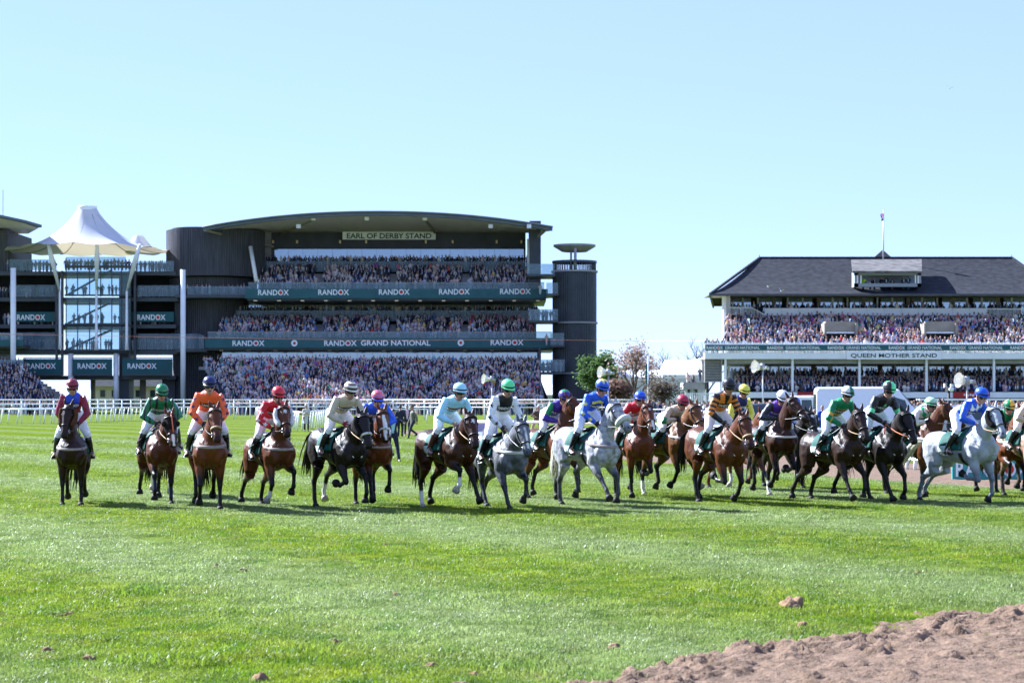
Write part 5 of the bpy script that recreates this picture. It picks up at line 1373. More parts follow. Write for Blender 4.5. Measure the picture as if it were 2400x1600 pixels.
def build_jockey(h, r):
    """h: horse data, r: rider spec. Built in the horse's frame; the rider is a thing of its own."""
    S = h['S']; k = 1.0
    zs = h['zs']; zt = r['zt']
    hipz = min(zs + r.get('seat', .16) + .20, zt - .285 - .19); hipx = r.get('hipx', -.10) + .09
    sn = max(.30, min(.93, (zt - .285 - hipz)/.50)); th = math.asin(sn); lat = r.get('lat', 0.0)
    pel = Vector((hipx, 0, hipz)); ax = Vector((math.cos(th), lat, math.sin(th))).normalized()
    che = pel + ax*.48
    Y = Vector((0,1,0)); frn = Y.cross(ax); frn = frn if frn.x*1 + -frn.z > 0 else -frn                # towards chest
    hy = R(r.get('head_yaw', 0)); hpit = R(r.get('head_pitch', 14))
    fw = Vector((math.cos(hy)*math.cos(hpit), math.sin(hy)*math.cos(hpit), -math.sin(hpit))); sdh = Vector((-math.sin(hy), math.cos(hy), 0)); up = fw.cross(sdh)
    neck = che + ax*.055
    hc = neck + Vector((.085, lat*.1, .108))
    arms = {}; legs = {}
    hands = h['N0'] + h['dirn']*r.get('hand', .0) + Vector((0, 0, .25 + r.get('handz', 0)))
    for s in (1, -1):
        sh = che + Y*(s*.188) - ax*.055
        wr = Vector((min(sh.x + .16 + r.get('hand', 0), .70), s*.125, max(zs + .17, sh.z - .50) + r.get('handz', 0))); el = ik(sh, wr, .315, .285, Vector((-.45, s*1.1, -.1)))
        arms[s] = (sh, el, wr)
        hip = pel + Y*(s*.10); ank = Vector((.0 + r.get('foot', 0), s*.355, zs - .32 + r.get('stirrup', 0)))
        kn = ik(hip, ank, .43, .42, Vector((1.0, s*.25, .1)))
        legs[s] = (hip, kn, ank)
    g = r.get('girthk', 1.0)
    torso_p = [pel - ax*.06, pel + ax*.02, pel + ax*.16, pel + ax*.30, che - ax*.09, che - ax*.02, che + ax*.035, che + ax*.07]
    torso_r = [(.11,.095), (.172,.128), (.150,.112), (.168,.130), (.188,.130), (.178,.115), (.128,.095), (.07,.068)]
    # body
    b = MB(); limb(b, torso_p, [(a*.82, c*.82) for a, c in torso_r], 14)
    limb(b, [che, neck, hc - up*.05], [(.06,.06), (.052,.055), (.05,.055)], 10)
    head_geo(b, hc, fw, up, 1.1)
    hb = MB()
    for s in (1, -1):
        sh, el, wr = arms[s]; limb(b, [che + Y*(s*.07) - ax*.09, sh - ax*.01, sh.lerp(el,.5), el, el.lerp(wr,.4), wr], [.05, .048, .044, .038, .036, .025])
        hip, kn, ank = legs[s]; limb(b, [pel + Y*s*.05, hip, hip.lerp(kn,.5), kn, kn.lerp(ank,.35), ank], [.09, .088, .072, .052, .052, .034])
        limb(b, [ank, ank + Vector((.10, s*.02, -.05)), ank + Vector((.19, s*.04, -.06))], [.035, .035, .022])
        d = (Vector((.6, -s*.25, -.35))).normalized()
        hand_geo(b, wr, d, Vector((0, -s*.3, 1)).normalized(), Vector((-.2, -s, -.3)).normalized())
        hand_geo(hb, wr - d*.02, d, Vector((0, -s*.3, 1)).normalized(), Vector((-.2, -s, -.3)).normalized(), 1.12)
    root = empty('person')
    me = remesh(b, .0145, 2); tone = r.get('tone', (.40,.22,.16)); paint_skin(me, hc, fw, up, tone); link('body', me, 'skin', root)
    # silks
    b = MB(); limb(b, torso_p, torso_r, 16)
    limb(b, [che, che + ax*.05, neck + ax*.015], [(.10,.09), (.075,.07), (.064,.064)], 12)
    for s in (1, -1):
        sh, el, wr = arms[s]
        limb(b, [che + Y*(s*.07) - ax*.06, sh, sh.lerp(el,.35), sh.lerp(el,.75), el, el.lerp(wr,.3), el.lerp(wr,.75), el.lerp(wr,.97)], [.086, .084, .074, .069, .068, .064, .050, .038], 12)
        b.ellipsoid(che + Y*(s*.09) + frn*.035 - ax*.09, (.08, .09, .09))
    b.ellipsoid(pel + ax*.34 - frn*.02, (.13, .15, .12))
    me = remesh(b, .0125, 3); V = vco(me)
    V2 = V + .016*(np.stack([vnoise(V*np.array([1, 1, .6]), 17, i) for i in (1, 2, 3)], 1) - .5)
    me.vertices.foreach_set('co', V2.ravel()); V = V2
    segs = [('T', pel - ax*.05, che + ax*.05, .12)]
    for s in (1, -1):
        sh, el, wr = arms[s]; segs += [('U%d' % s, sh, el, .068), ('L%d' % s, el, wr, .05)]
    D = []; T = []
    for n_, a, c, q in segs:
        d, t = segd(V, a, c); D.append(d - q); T.append(t)
    D = np.array(D); T = np.array(T); nr = D.argmin(0)
    Q = V - np.array(pel); info = dict(V=V, nr=nr, tT=(Q @ np.array(ax))/.53, y=V[:, 1], f=Q @ np.array(frn),
        arm=nr > 0, s=np.where((nr == 1) | (nr == 2), 1, -1),
        ta=np.where((nr == 1) | (nr == 3), T[np.clip(nr, 1, 4), np.arange(len(V))]*.52, .52 + T[np.clip(nr, 1, 4), np.arange(len(V))]*.48), arms=arms, che=che, frn=frn, ax=ax, pel=pel)
    col = np.clip(r['silk'](info), 0, 1); set_col(me, col); link('silks', me, 'silks', root)
    isarm = info['arm']; bvh = BVHTree.FromPolygons([tuple(q) for q in V], [tuple(p.vertices) for p in me.polygons if not isarm[p.vertices[0]]])
    # sponsor lettering on the chest
    def on_chest(u, v, off):
        o = pel + ax*(.50*r.get('textt', .66)) + ax*v + Y*u
        hit = bvh.ray_cast(o + frn*.5, -frn)
        return (hit[0] + frn*off) if hit[0] is not None else o + frn*.13
    tw = .27; thh = .062
    if r.get('patch', True):
        q = MB(); nx, ny = 12, 3
        q.add([on_chest(-tw*.56 + tw*1.12*i/nx, -thh*.85 + thh*1.7*j/ny, .005) for j in range(ny+1) for i in range(nx+1)],
              [(j*(nx+1)+i, j*(nx+1)+i+1, (j+1)*(nx+1)+i+1, (j+1)*(nx+1)+i) for j in range(ny) for i in range(nx)])
        q.build('chest_patch', 'print_black', root, True)
    TV, TF, ts = text_geo('RANDOX', .03)
    q = MB(); q.add([on_chest((p[0]/ts[0]-.5)*tw, (p[1]/ts[1]-.5)*thh, .009) for p in TV], TF); q.build('chest_lettering', r.get('ink', 'print_white'), root)
    # breeches
    b = MB(); limb(b, [pel - ax*.10, pel - ax*.02, pel + ax*.08, pel + ax*.15], [(.11,.10), (.188,.145), (.182,.138), (.15,.115)], 14)
    for s in (1, -1):
        hip, kn, ank = legs[s]
        limb(b, [pel + Y*(s*.05), hip, hip.lerp(kn,.3), hip.lerp(kn,.7), kn, kn.lerp(ank,.22)], [.118, .122, .110, .090, .076, .064], 12)
    me = remesh(b, .0145, 3); V = vco(me); V = V + .010*(np.stack([vnoise(V, 16, i) for i in (4, 5, 6)], 1) - .5); me.vertices.foreach_set('co', V.ravel())
    link('breeches', me, 'breeches_white', root)
    for s in (1, -1):
        hip, kn, ank = legs[s]; b = MB()
        b.loft([kn.lerp(ank,.10), kn.lerp(ank,.30), kn.lerp(ank,.55), kn.lerp(ank,.85), ank + Vector((0,0,-.02))], [(.066,.068), (.066,.070), (.058,.062), (.044,.048), (.042,.046)], n=12)
        b.loft([ank + Vector((-.06, 0, -.055)), ank + Vector((-.01, s*.005, -.045)), ank + Vector((.08, s*.02, -.06)), ank + Vector((.17, s*.035, -.07)), ank + Vector((.205, s*.04, -.07))], [(.03,.03), (.042,.048), (.044,.038), (.04,.03), (.02,.018)], n=10)
        b.build('boot', r.get('boot', 'boot_black'), root, True)
        # stirrup and leather belong to the horse
        b = MB(); c = ank + Vector((.08, s*.02, -.10))
        pts = [c + Vector((0, .055*math.sin(a), .0 if abs(a) > 2.2 else .075 + .06*math.cos(a))) for a in [R(x) for x in (-150, -110, -60, -20, 20, 60, 110, 150)]] 
        b.loft([c + Vector((0,-.055,0)), c + Vector((0,.055,0))], [.012, .012], n=6, side=(1,0,0)); b.loft(pts, [.007]*8, n=5, side=(1,0,0))
        b.bar(c + Vector((0, 0, .13)), Vector((.08, s*.20, zs - .02)), .022, .008)
        b.build('stirrup', 'stirrup_steel', h['root'], True)
    hb.build('gloves', r.get('glove', 'glove_black'), root, True) if r.get('glove', 'glove_black') else None
    # helmet
    q = MB(); nl, nm = 28, 10; hcap = hc + up*.056 - fw*.004; vs = []; uv = []
    for j in range(nm+1):
        ph = R(90)*j/nm
        for i in range(nl):
            a = 2*math.pi*i/nl
            rr = math.cos(ph*.985)
            vs.append(hcap + sdh*(.118*rr*math.sin(a)) + fw*(.142*rr*math.cos(a)) + up*(.122*math.sin(ph)**.9)); uv.append((a, j/nm))
    for i in range(nl):
        a = 2*math.pi*i/nl; vs.append(hcap + sdh*(.114*math.sin(a)) + fw*(.136*math.cos(a)) - up*.032); uv.append((a, -.1))
    f = [(j*nl+i, j*nl+(i+1) % nl, (j+1)*nl+(i+1) % nl, (j+1)*nl+i) for j in range(nm) for i in range(nl)]
    o = (nm+1)*nl; f += [(o+i, o+(i+1) % nl, (i+1) % nl, i) for i in range(nl)]
    vs.append(hcap + up*.123); uv.append((0, 1)); f += [(nm*nl+i, nm*nl+(i+1) % nl, len(vs)-1) for i in range(nl)]
    q.add(vs, f); b0 = len(vs)
    for lay in (0, 1):                                                               # peak
        for ring_ in (0, 1):
            for i in range(13):
                a = R(-72) + R(144)*i/12; ext = (.052*math.cos(a*1.15)**.8 if abs(a) < R(74) else 0)*ring_
                q.v.append(tuple(hcap + sdh*((.117+ext*.3)*math.sin(a)) + fw*((.140+ext)*math.cos(a)) - up*(.012 + ext*.28 + lay*.010))); uv.append((a, -.05))
    for i in range(12):
        A = lambda l, rg, x: b0 + l*26 + rg*13 + x
        q.f += [(A(0,0,i), A(0,0,i+1), A(0,1,i+1), A(0,1,i)), (A(1,0,i), A(1,1,i), A(1,1,i+1), A(1,0,i+1)), (A(0,1,i), A(0,1,i+1), A(1,1,i+1), A(1,1,i))]
    me = q.mesh('helmet', True); U = np.array(uv); set_col(me, r['cap'](U[:, 0], U[:, 1])); cap = link('helmet', me, 'cap_silk', root)
    q = MB(); q.ellipsoid(hcap + up*.128, (.014, .014, .010), n=8, m=5); q.build('button', 'glove_black', cap, True)
    # goggles and harness
    q = MB(); vs = []
    for j, (u, kk) in enumerate(((.046, 1.0), (.034, 1.10), (-.012, 1.11), (-.034, 1.0))):
        for i in range(15):
            a = R(-62) + R(124)*i/14; nz_ = .012*math.exp(-(a/.16)**2) if j == 3 else 0
            vs.append(hc + sdh*(.096*kk*math.sin(a)) + fw*(.118*kk*math.cos(a)) + up*(u + nz_))
    q.add(vs, [(j*15+i, j*15+i+1, (j+1)*15+i+1, (j+1)*15+i) for j in range(3) for i in range(14)]); q.build('goggles', 'goggle_lens', root, True)
    q = MB(); n = 24
    q.loft([hcap + sdh*(.121*math.sin(2*math.pi*i/n)) + fw*(.145*math.cos(2*math.pi*i/n)) + up*.004 for i in range(n+1)], [(.012,.003)]*(n+1), n=4, side=up, cap=False)
    for s in (1, -1):
        q.loft([hcap + sdh*(s*.110) - up*.02, hc + sdh*(s*.092) - up*.055 + fw*.01, hc - up*.118 + fw*.035 + sdh*(s*.02)], [.010]*3, n=5)
    q.build('chin_strap', r.get('strapm', 'glove_black'), root, True)
    # reins (part of the horse's bridle)
    q = MB()
    for s in (1, -1):
        w = arms[s][2] + Vector((.04, -s*.02, -.02)); b_ = h['bits'][s]; md = w.lerp(b_, .5) + Vector((0, s*.02, -.03))
        q.loft([b_, b_.lerp(md,.5) + Vector((0,0,-.008)), md, md.lerp(w,.5), w], [.009]*5, n=5)
        q.loft([w, h['N0'] + h['dirn']*.12 + Y*(s*.17) + Vector((0,0,.02))], [.009]*2, n=5)
    q.build('reins', r.get('rein', 'leather_black'), h['bridle'], True)
    # whip, held in one hand
    wh = None
    if r.get('whip'):
        s = r['whip']; w = arms[s][2] + Vector((.03, -s*.02, -.01)); d = Vector((-.62, s*.42, -.50)).normalized()
        q = MB(); q.loft([w - d*.10, w, w + d*.3, w + d*.55, w + d*.66], [.010, .011, .008, .012, .010], n=7)
        wh = q.build('whip', 'leather_black', None, True)
    return root, wh
# ------------------------------------------------------------------ rails, trees, marquees, loudspeakers, vehicles, officials
mat('rail_white', (.80, .82, .82), .4, .4, var=.06, scale=2)
def smooth_path(pts, n):
    pts = np.array(pts, float); t = np.linspace(0, len(pts)-1, n); i = np.clip(t.astype(int), 0, len(pts)-2); f = (t-i)[:, None]
    P0 = pts[np.clip(i-1, 0, len(pts)-1)]; P1 = pts[i]; P2 = pts[i+1]; P3 = pts[np.clip(i+2, 0, len(pts)-1)]
    return .5*((2*P1)+(-P0+P2)*f+(2*P0-5*P1+4*P2-P3)*f**2+(-P0+3*P1-3*P2+P3)*f**3)
def fence(name, label, pts, step, rails, post_h, pr=.05, slant=0.0, rail_r=(.05, .07), cat='fence', nmax=400):
    """white plastic rail: posts and rails are parts; pts are ground points"""
    P2 = smooth_path(pts, 240); d = np.r_[0, np.cumsum(np.linalg.norm(np.diff(P2, axis=0), axis=1))]
    root = empty(name, (P2[0][0], P2[0][1], 0)); tag(root, label, cat)
    n = int(d[-1]/step)+1; q = np.linspace(0, d[-1], n); X = np.interp(q, d, P2[:, 0]); Y = np.interp(q, d, P2[:, 1])
    pm = MB().loft([(0, 0, 0), (slant*.4, 0, post_h*.5), (slant, 0, post_h)], [(pr, pr)]*3, n=8, side=(1, 0, 0)).mesh('post', True)
    for x, y in zip(X, Y):
        o = link('post', pm, 'rail_white', root); o.location = (x-P2[0][0], y-P2[0][1], 0)
    for z in rails:
        mb = MB(); mb.loft([(x+slant-P2[0][0], y-P2[0][1], z) for x, y in zip(X, Y)], [rail_r]*n, n=8, side=(0, 0, 1))
        mb.build('rail', 'rail_white', root, True)
    return root
def gp(px, py): return (wx(px, gy(py)), gy(py))
fence('rail_fence', 'tall white three-rail fence curving along the far turf at left', [gp(-60, 993), gp(120, 991), gp(330, 985), gp(600, 981), gp(900, 982), gp(1240, 985), (wx(1500, 190), 190)], 2.15, (1.28, 1.66, 2.02), 2.08, .06)
fence('running_rail', 'low white running rail with slanting posts before the tall fence at left', [gp(-60, 990), gp(60, 993), gp(200, 989), gp(420, 981), gp(640, 978)], 1.55, (1.22,), 1.2, .05, .18)
fence('running_rail', 'white running rail curving beside the steward in a pale coat', [gp(600, 980), gp(680, 1003), gp(705, 1010), gp(735, 1003), gp(800, 992), (wx(1000, 175), 175)], 3.0, (1.2,), 1.2, .05, .12)
fence('running_rail', 'thick white rail running behind the middle horses', [gp(1090, 1032), (wx(1240, 96), 96), (wx(1400, 93), 93), (wx(1640, 80), 80), (wx(1935, 71), 71)], 5.2, (.93,), .90, .045, .0, (.07, .09))
fence('rail_fence', 'white fence behind the vehicles in front of the slate-roofed stand', [(wx(1500, 190), 190), (wx(1700, 188), 188), (wx(2450, 186), 186)], 2.5, (.7, 1.1), 1.15, .05)
fence('rail_fence', 'weathered grey post fence beside the dirt crossing at right', [gp(2010, 1094), gp(2110, 1099), gp(2215, 1110)], .62, (.32,), .40, .05)
# green sponsor hoarding low at the right edge
Yh_ = 50.0
root = empty('sponsor_hoarding', (wx(2330, Yh_), Yh_, 0)); tag(root, 'green sponsor hoarding with large white letters beside the dirt crossing', 'hoarding'); P = Part(root)
bd = P('board', MB().box(wx(2232, Yh_), wx(2470, Yh_), Yh_, Yh_+.08, .0, wz(1076, Yh_)), 'sponsor_green')
mat('hoarding_teal', (.06, .30, .27), .5, .3, var=.1); bd.data.materials.clear(); bd.data.materials.append(MATS['hoarding_teal'])
randox(bd, root, 2240, 2412, 1081, 1117, Yh_, depth=.01)
# white furlong board behind the pale-blue rider
root = empty('race_board', (wx(1140, 98), 98, 0)); tag(root, 'lavender board with white figures behind the dark grey horse', 'board'); P = Part(root)
mat('lavender', (.30, .30, .52), .5, .3, var=.1)
bd = P('panel', MB().box(wx(1118, 98), wx(1166, 98), 98, 98.08, 0, wz(992, 98)), 'lavender')
sub('lettering', sign_text(MB(), '00', wx(1131, 98), wx(1147, 98), wz(1016, 98), wz(1004, 98), 98, .01, .04), 'print_white', bd, root)

# trees
def tree(name, label, px, Y, htop, kind, seed, spread=1.0, leafcol=None, group=None, pytop=None):
    r = random.Random(seed); x = wx(px, Y); root = empty(name, (x, Y, 0)); tag(root, label, 'tree', group)
    H = htop; mb = MB(); tips = []
    def branch(p, d, L, rad, lev):
        seg = 3; pts = [p]; q = p.copy(); dd = d.copy()
        for i in range(seg):
            dd = (dd + Vector((r.uniform(-.22, .22), r.uniform(-.22, .22), r.uniform(-.04, .16)))).normalized(); q = q + dd*L/seg; pts.append(q)
        mb.loft(pts, [rad*(1-.45*i/seg) for i in range(seg+1)], n=5 if lev else 8, side=(.3, 1, .1))
        if lev < 4:
            for i in range(3 if lev else 6):
                f = r.uniform(.35, 1.0) if lev else r.uniform(.3, 1.0); k = min(int(f*seg), seg-1); b = pts[k].lerp(pts[k+1], f*seg-k)
                a = r.uniform(0, 6.28); nd = (dd*.75 + Vector((math.cos(a), math.sin(a), .25))*.75*spread).normalized()
                branch(b, nd, L*r.uniform(.5, .72), rad*.5, lev+1)
        else: tips.append(q)
        if lev >= 2: tips.append(q)
    branch(Vector((0, 0, 0)), Vector((0, 0, 1)), H*.46, H*.021, 0)
    zmax = max(v[2] for v in mb.v); k = H/zmax; mb.v = [(a*k, b*k, c*k) for a, b, c in mb.v]; tips = [t*k for t in tips]
    mb.build('trunk', 'bark', root, True)
    if kind != 'bare':
        lm = MB(); nl = {'leafy': 16, 'copper': 7, 'sparse': 4}[kind]; sz = {'leafy': .24, 'copper': .22, 'sparse': .16}[kind]
        for t in tips:
            for i in range(nl):
                c = t + Vector((r.gauss(0, .5), r.gauss(0, .5), r.gauss(0, .42))); a, e = r.uniform(0, 6.28), r.uniform(-1, 1); u = Vector((math.cos(a), math.sin(a), e)).normalized()*sz; w = u.cross(Vector((r.uniform(-1, 1), r.uniform(-1, 1), 1))).normalized()*sz*.5
                lm.add([c-u, c+w, c+u, c-w], [(0, 1, 2, 3)])
        lm.build('crown', leafcol, root)
    return root
mat('bark', (.10, .075, .06), .9, .2, var=.3, scale=3)
def leaf_mat(name, c):
    m = mat(name, c, .55, .3, var=.35, scale=1.5); nt = m.node_tree; tr = nt.nodes.new('ShaderNodeBsdfTranslucent'); tr.inputs[0].default_value = (*c, 1); mx = nt.nodes.new('ShaderNodeMixShader'); mx.inputs[0].default_value = .4
    nt.links.new(nt.nodes['Principled BSDF'].outputs[0], mx.inputs[1]); nt.links.new(tr.outputs[0], mx.inputs[2]); nt.links.new(mx.outputs[0], nt.nodes['Material Output'].inputs['Surface'])
leaf_mat('leaf_green', (.095, .165, .045)); leaf_mat('leaf_copper', (.20, .12, .09)); leaf_mat('leaf_bud', (.28, .19, .15)); leaf_mat('leaf_dark', (.12, .09, .06))
tree('leafy_tree', 'rounded green leafy tree beside the dark stair tower', 1424, 262, wz(830, 262), 'leafy', 3, .62, 'leaf_green')
tree('leafy_tree', 'lower green tree right of the dark stair tower', 1452, 268, wz(872, 268), 'leafy', 13, .7, 'leaf_green')
tree('copper_bush', 'low copper-leaved bush under the green tree', 1446, 225, wz(898, 225), 'copper', 5, .55, 'leaf_copper')
tree('budding_tree', 'tall thin tree with reddish buds left of the banner pole', 1492, 205, wz(796, 205), 'sparse', 8, .55, 'leaf_bud')
tree('bare_tree', 'bare spreading tree rising behind the white marquee', 1546, 300, wz(806, 300), 'bare', 11, 1.0)
tree('bare_tree', 'tall bare tree behind the left end of the slate-roofed stand', 1620, 300, wz(786, 300), 'bare', 17, 1.1)
tree('bare_tree', 'bare tree just left of the green sponsor band of the old stand', 1655, 310, wz(800, 310), 'bare', 19, 1.1)
tree('brown_tree', 'small brown-leaved tree in front of the white marquee', 1550, 200, wz(893, 200), 'sparse', 23, .6, 'leaf_dark')
tree('copper_bush', 'reddish tree behind the banner pole', 1522, 270, wz(840, 270), 'sparse', 29, .8, 'leaf_bud')
for px, hh, sd in ((300, 905, 31), (345, 900, 37), (385, 896, 33)):
    tree('bare_tree' if sd != 33 else 'blossom_tree', {31: 'bare tree seen under the link bridge left of centre', 37: 'bare tree seen under the link bridge by the pale column', 33: 'pink blossom tree seen under the link bridge'}[sd], px, 380, wz(hh, 380), 'bare' if sd != 33 else 'sparse', sd, 1.1, 'leaf_copper')
# far low hedge line and white marquees
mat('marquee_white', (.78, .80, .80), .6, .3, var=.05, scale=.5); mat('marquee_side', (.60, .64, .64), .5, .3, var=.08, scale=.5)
def marquee(label, px0, px1, py_r, py_e, Y, depth=8):
    root = empty('marquee', (wx((px0+px1)/2, Y), Y, 0)); tag(root, label, 'marquee'); P = Part(root)
    x0, x1 = wx(px0, Y), wx(px1, Y); ze_, zr_ = wz(py_e, Y), wz(py_r, Y); xm = x0 + (x1-x0)*.12
    P('roof', MB().add([(x0, Y, ze_), (x1, Y, ze_), (x1, Y+depth, ze_), (x0, Y+depth, ze_), (xm, Y+depth/2, zr_), (x1-.1, Y+depth/2, zr_)], [(0, 1, 5, 4), (1, 2, 5), (2, 3, 4, 5), (3, 0, 4)]), 'marquee_white')
    n = max(2, int((px1-px0)/28)); xs_ = lin(x0+.1, x1-.1, n)
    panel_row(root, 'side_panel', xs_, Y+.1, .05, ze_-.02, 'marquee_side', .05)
    for q in xs_: P('pole', MB().box(q-.06, q+.06, Y-.06, Y+.06, 0, ze_), 'paint_white')
    P('valance', MB().box(x0, x1, Y-.02, Y+.06, ze_-.45, ze_+.02), 'marquee_white')
marquee('white marquee with pointed roof left of the louvred stair box', 1552, 1652, 842, 878, 236)
marquee('long low white marquee behind the bare trees', 1420, 1562, 866, 884, 262)
marquee('white tent glimpsed beside the dark stair tower', 1268, 1302, 898, 925, 330)
# banner pole
root = empty('banner_pole', (wx(1517, 200), 200, 0)); tag(root, 'tall white pole with narrow green banner in front of the marquee', 'pole'); P = Part(root)
P('pole', MB().cyl((wx(1519, 200), 200, 0), (wx(1519, 200), 200, wz(835, 200)), .07), 'paint_white', True)
P('banner', MB().box(wx(1513, 200), wx(1517.5, 200), 199.97, 200.0, wz(900, 200), wz(852, 200)), 'sponsor_green')
# loudspeakers
mat('horn_cream', (.74, .72, .64), .45, .4, var=.06, scale=2); mat('galv', (.36, .37, .38), .45, .4, metal=.5, var=.15)
for px, py, Y, d, lab, k in ((1133, 887, 150, -1, 'cream horn loudspeaker on a thin pole above the dark grey horse', 1.0), (1406, 871, 140, -1, 'cream horn loudspeaker beside the dark stair tower', 1.0),
                        (1768, 858, 135, -1, 'cream horn loudspeaker on a pole left in front of the slate-roofed stand', 1.0), (2247, 890, 110, -1, 'large cream horn loudspeaker at right above the vehicles', 1.0)):
    c = at(px, py, Y); root = empty('loudspeaker', (wx(px+20*k, Y), Y, 0)); tag(root, lab, 'loudspeaker'); P = Part(root)
    rpx = {1133: 11.5, 1406: 14, 1768: 15, 2247: 18}[px]; r_ = rpx/F*Y; L = r_*2.2
    ax_ = Vector((-.86, -.45, .10)).normalized(); pr = [(0, 1.0), (.08, .90), (.25, .66), (.5, .42), (.75, .28), (1.0, .22)]
    P('horn', MB().loft([c - ax_*(t*L) for t, q in pr] + [c - ax_*(t*L) for t, q in pr[::-1]], [q*r_ for t, q in pr] + [q*r_*.9 for t, q in pr[::-1]], n=24, side=(0, 0, 1), cap=False), 'horn_cream', True)
    P('driver', MB().loft([c - ax_*(L*.98), c - ax_*(L*1.25)], [r_*.26, r_*.24], n=12, side=(0, 0, 1)).box(root.location.x-.12, root.location.x+.12, Y-.1, Y+.12, c.z-.25, c.z+.2), 'galv', True)
    P('pole', MB().cyl((root.location.x, Y, 0), (root.location.x, Y, c.z+.1), .05, n=8), 'galv', True)
# flagpole and flag on the old stand
root = empty('flagpole', (wx(2070, 250.5), 250.5, wz(612, 250.5))); tag(root, 'white flagpole with furled red, white and blue flag on slate roof', 'flagpole'); P = Part(root)
P('pole', MB().cyl(at(2070, 612, 250.5), at(2071, 492, 250.5), .10, .06, n=8), 'paint_white', True)
mat('flag_cloth', (.45, .10, .14), .7, .2, var=.2)
m_, nt_, b_ = new_mat('flag_cross'); tc_ = nt_.nodes.new('ShaderNodeTexCoord'); wv = nt_.nodes.new('ShaderNodeTexWave'); wv.inputs['Scale'].default_value = 1.4; wv.inputs['Distortion'].default_value = 4; wv.bands_direction = 'DIAGONAL'
nt_.links.new(tc_.outputs['Object'], wv.inputs['Vector']); rp_ = nt_.nodes.new('ShaderNodeValToRGB'); rp_.color_ramp.interpolation = 'CONSTANT'
for e_, (p_, c_) in zip([rp_.color_ramp.elements[0], rp_.color_ramp.elements[1], rp_.color_ramp.elements.new(.66)], ((0, (.03, .05, .25, 1)), (.36, (.7, .7, .7, 1)), (.66, (.5, .03, .05, 1)))): e_.position = p_; e_.color = c_
nt_.links.new(wv.outputs['Fac'], rp_.inputs[0]); nt_.links.new(rp_.outputs[0], b_.inputs['Base Color'])
vs = [at(2069.5 - 5*f*(1-.2*g) + 1.2*math.sin(g*7+f*3), 499+17*g+f*2, 250.4 - .3*math.sin(f*5+g*3)) for g in np.linspace(0, 1, 8) for f in np.linspace(0, 1, 6)]
P('flag', MB().add(vs, [(j*6+i, j*6+i+1, (j+1)*6+i+1, (j+1)*6+i) for j in range(7) for i in range(5)]), 'flag_cross', True)
# gulls
mat('gull_white', (.80, .80, .80), .6, .2, var=.05)
for px, py, Y, lab, k in ((1799, 672, 200, 'white gull flying in front of slate roof, left of two', 1.0), (1830, 682, 200, 'white gull flying in front of slate roof, right of two', 1.1), (2225, 208, 180, 'white gull high in the blue sky at right', .9)):
    root = empty('gull', at(px, py, Y)); tag(root, lab, 'bird', 'gulls'); s_ = .42*k
    MB().loft([(-.2*s_, 0, 0), (.1*s_, 0, .02*s_), (.5*s_, 0, 0), (.75*s_, 0, -.03*s_)], [.03*s_, .14*s_, .12*s_, .02*s_], n=8).build('body', 'gull_white', root, True)
    for s in (1, -1):
        MB().add([(0, 0, .05*s_), (.35*s_, 0, .05*s_), (.35*s_, s*.5*s_, .45*s_), (.05*s_, s*.5*s_, .5*s_), (.3*s_, s*1.15*s_, .62*s_)], [(0, 1, 2, 3), (3, 2, 4)]).build('wing', 'gull_white', root)
    root.rotation_euler = (0.3, 0, 1.1)
# overhead camera cable
mat('cable_orange', (.45, .16, .10), .6, .3, var=.1)
pts = [at(-40, 782, 240), at(400, 790, 245), at(860, 797, 250), at(1290, 796, 255), at(1500, 799, 258), at(1660, 799, 232)]
mb = MB(); mb.loft(pts, [.022]*6, n=5); tag(mb.build('overhead_cable', 'cable_orange'), 'thin orange overhead cable strung across in front of the stands', 'cable')

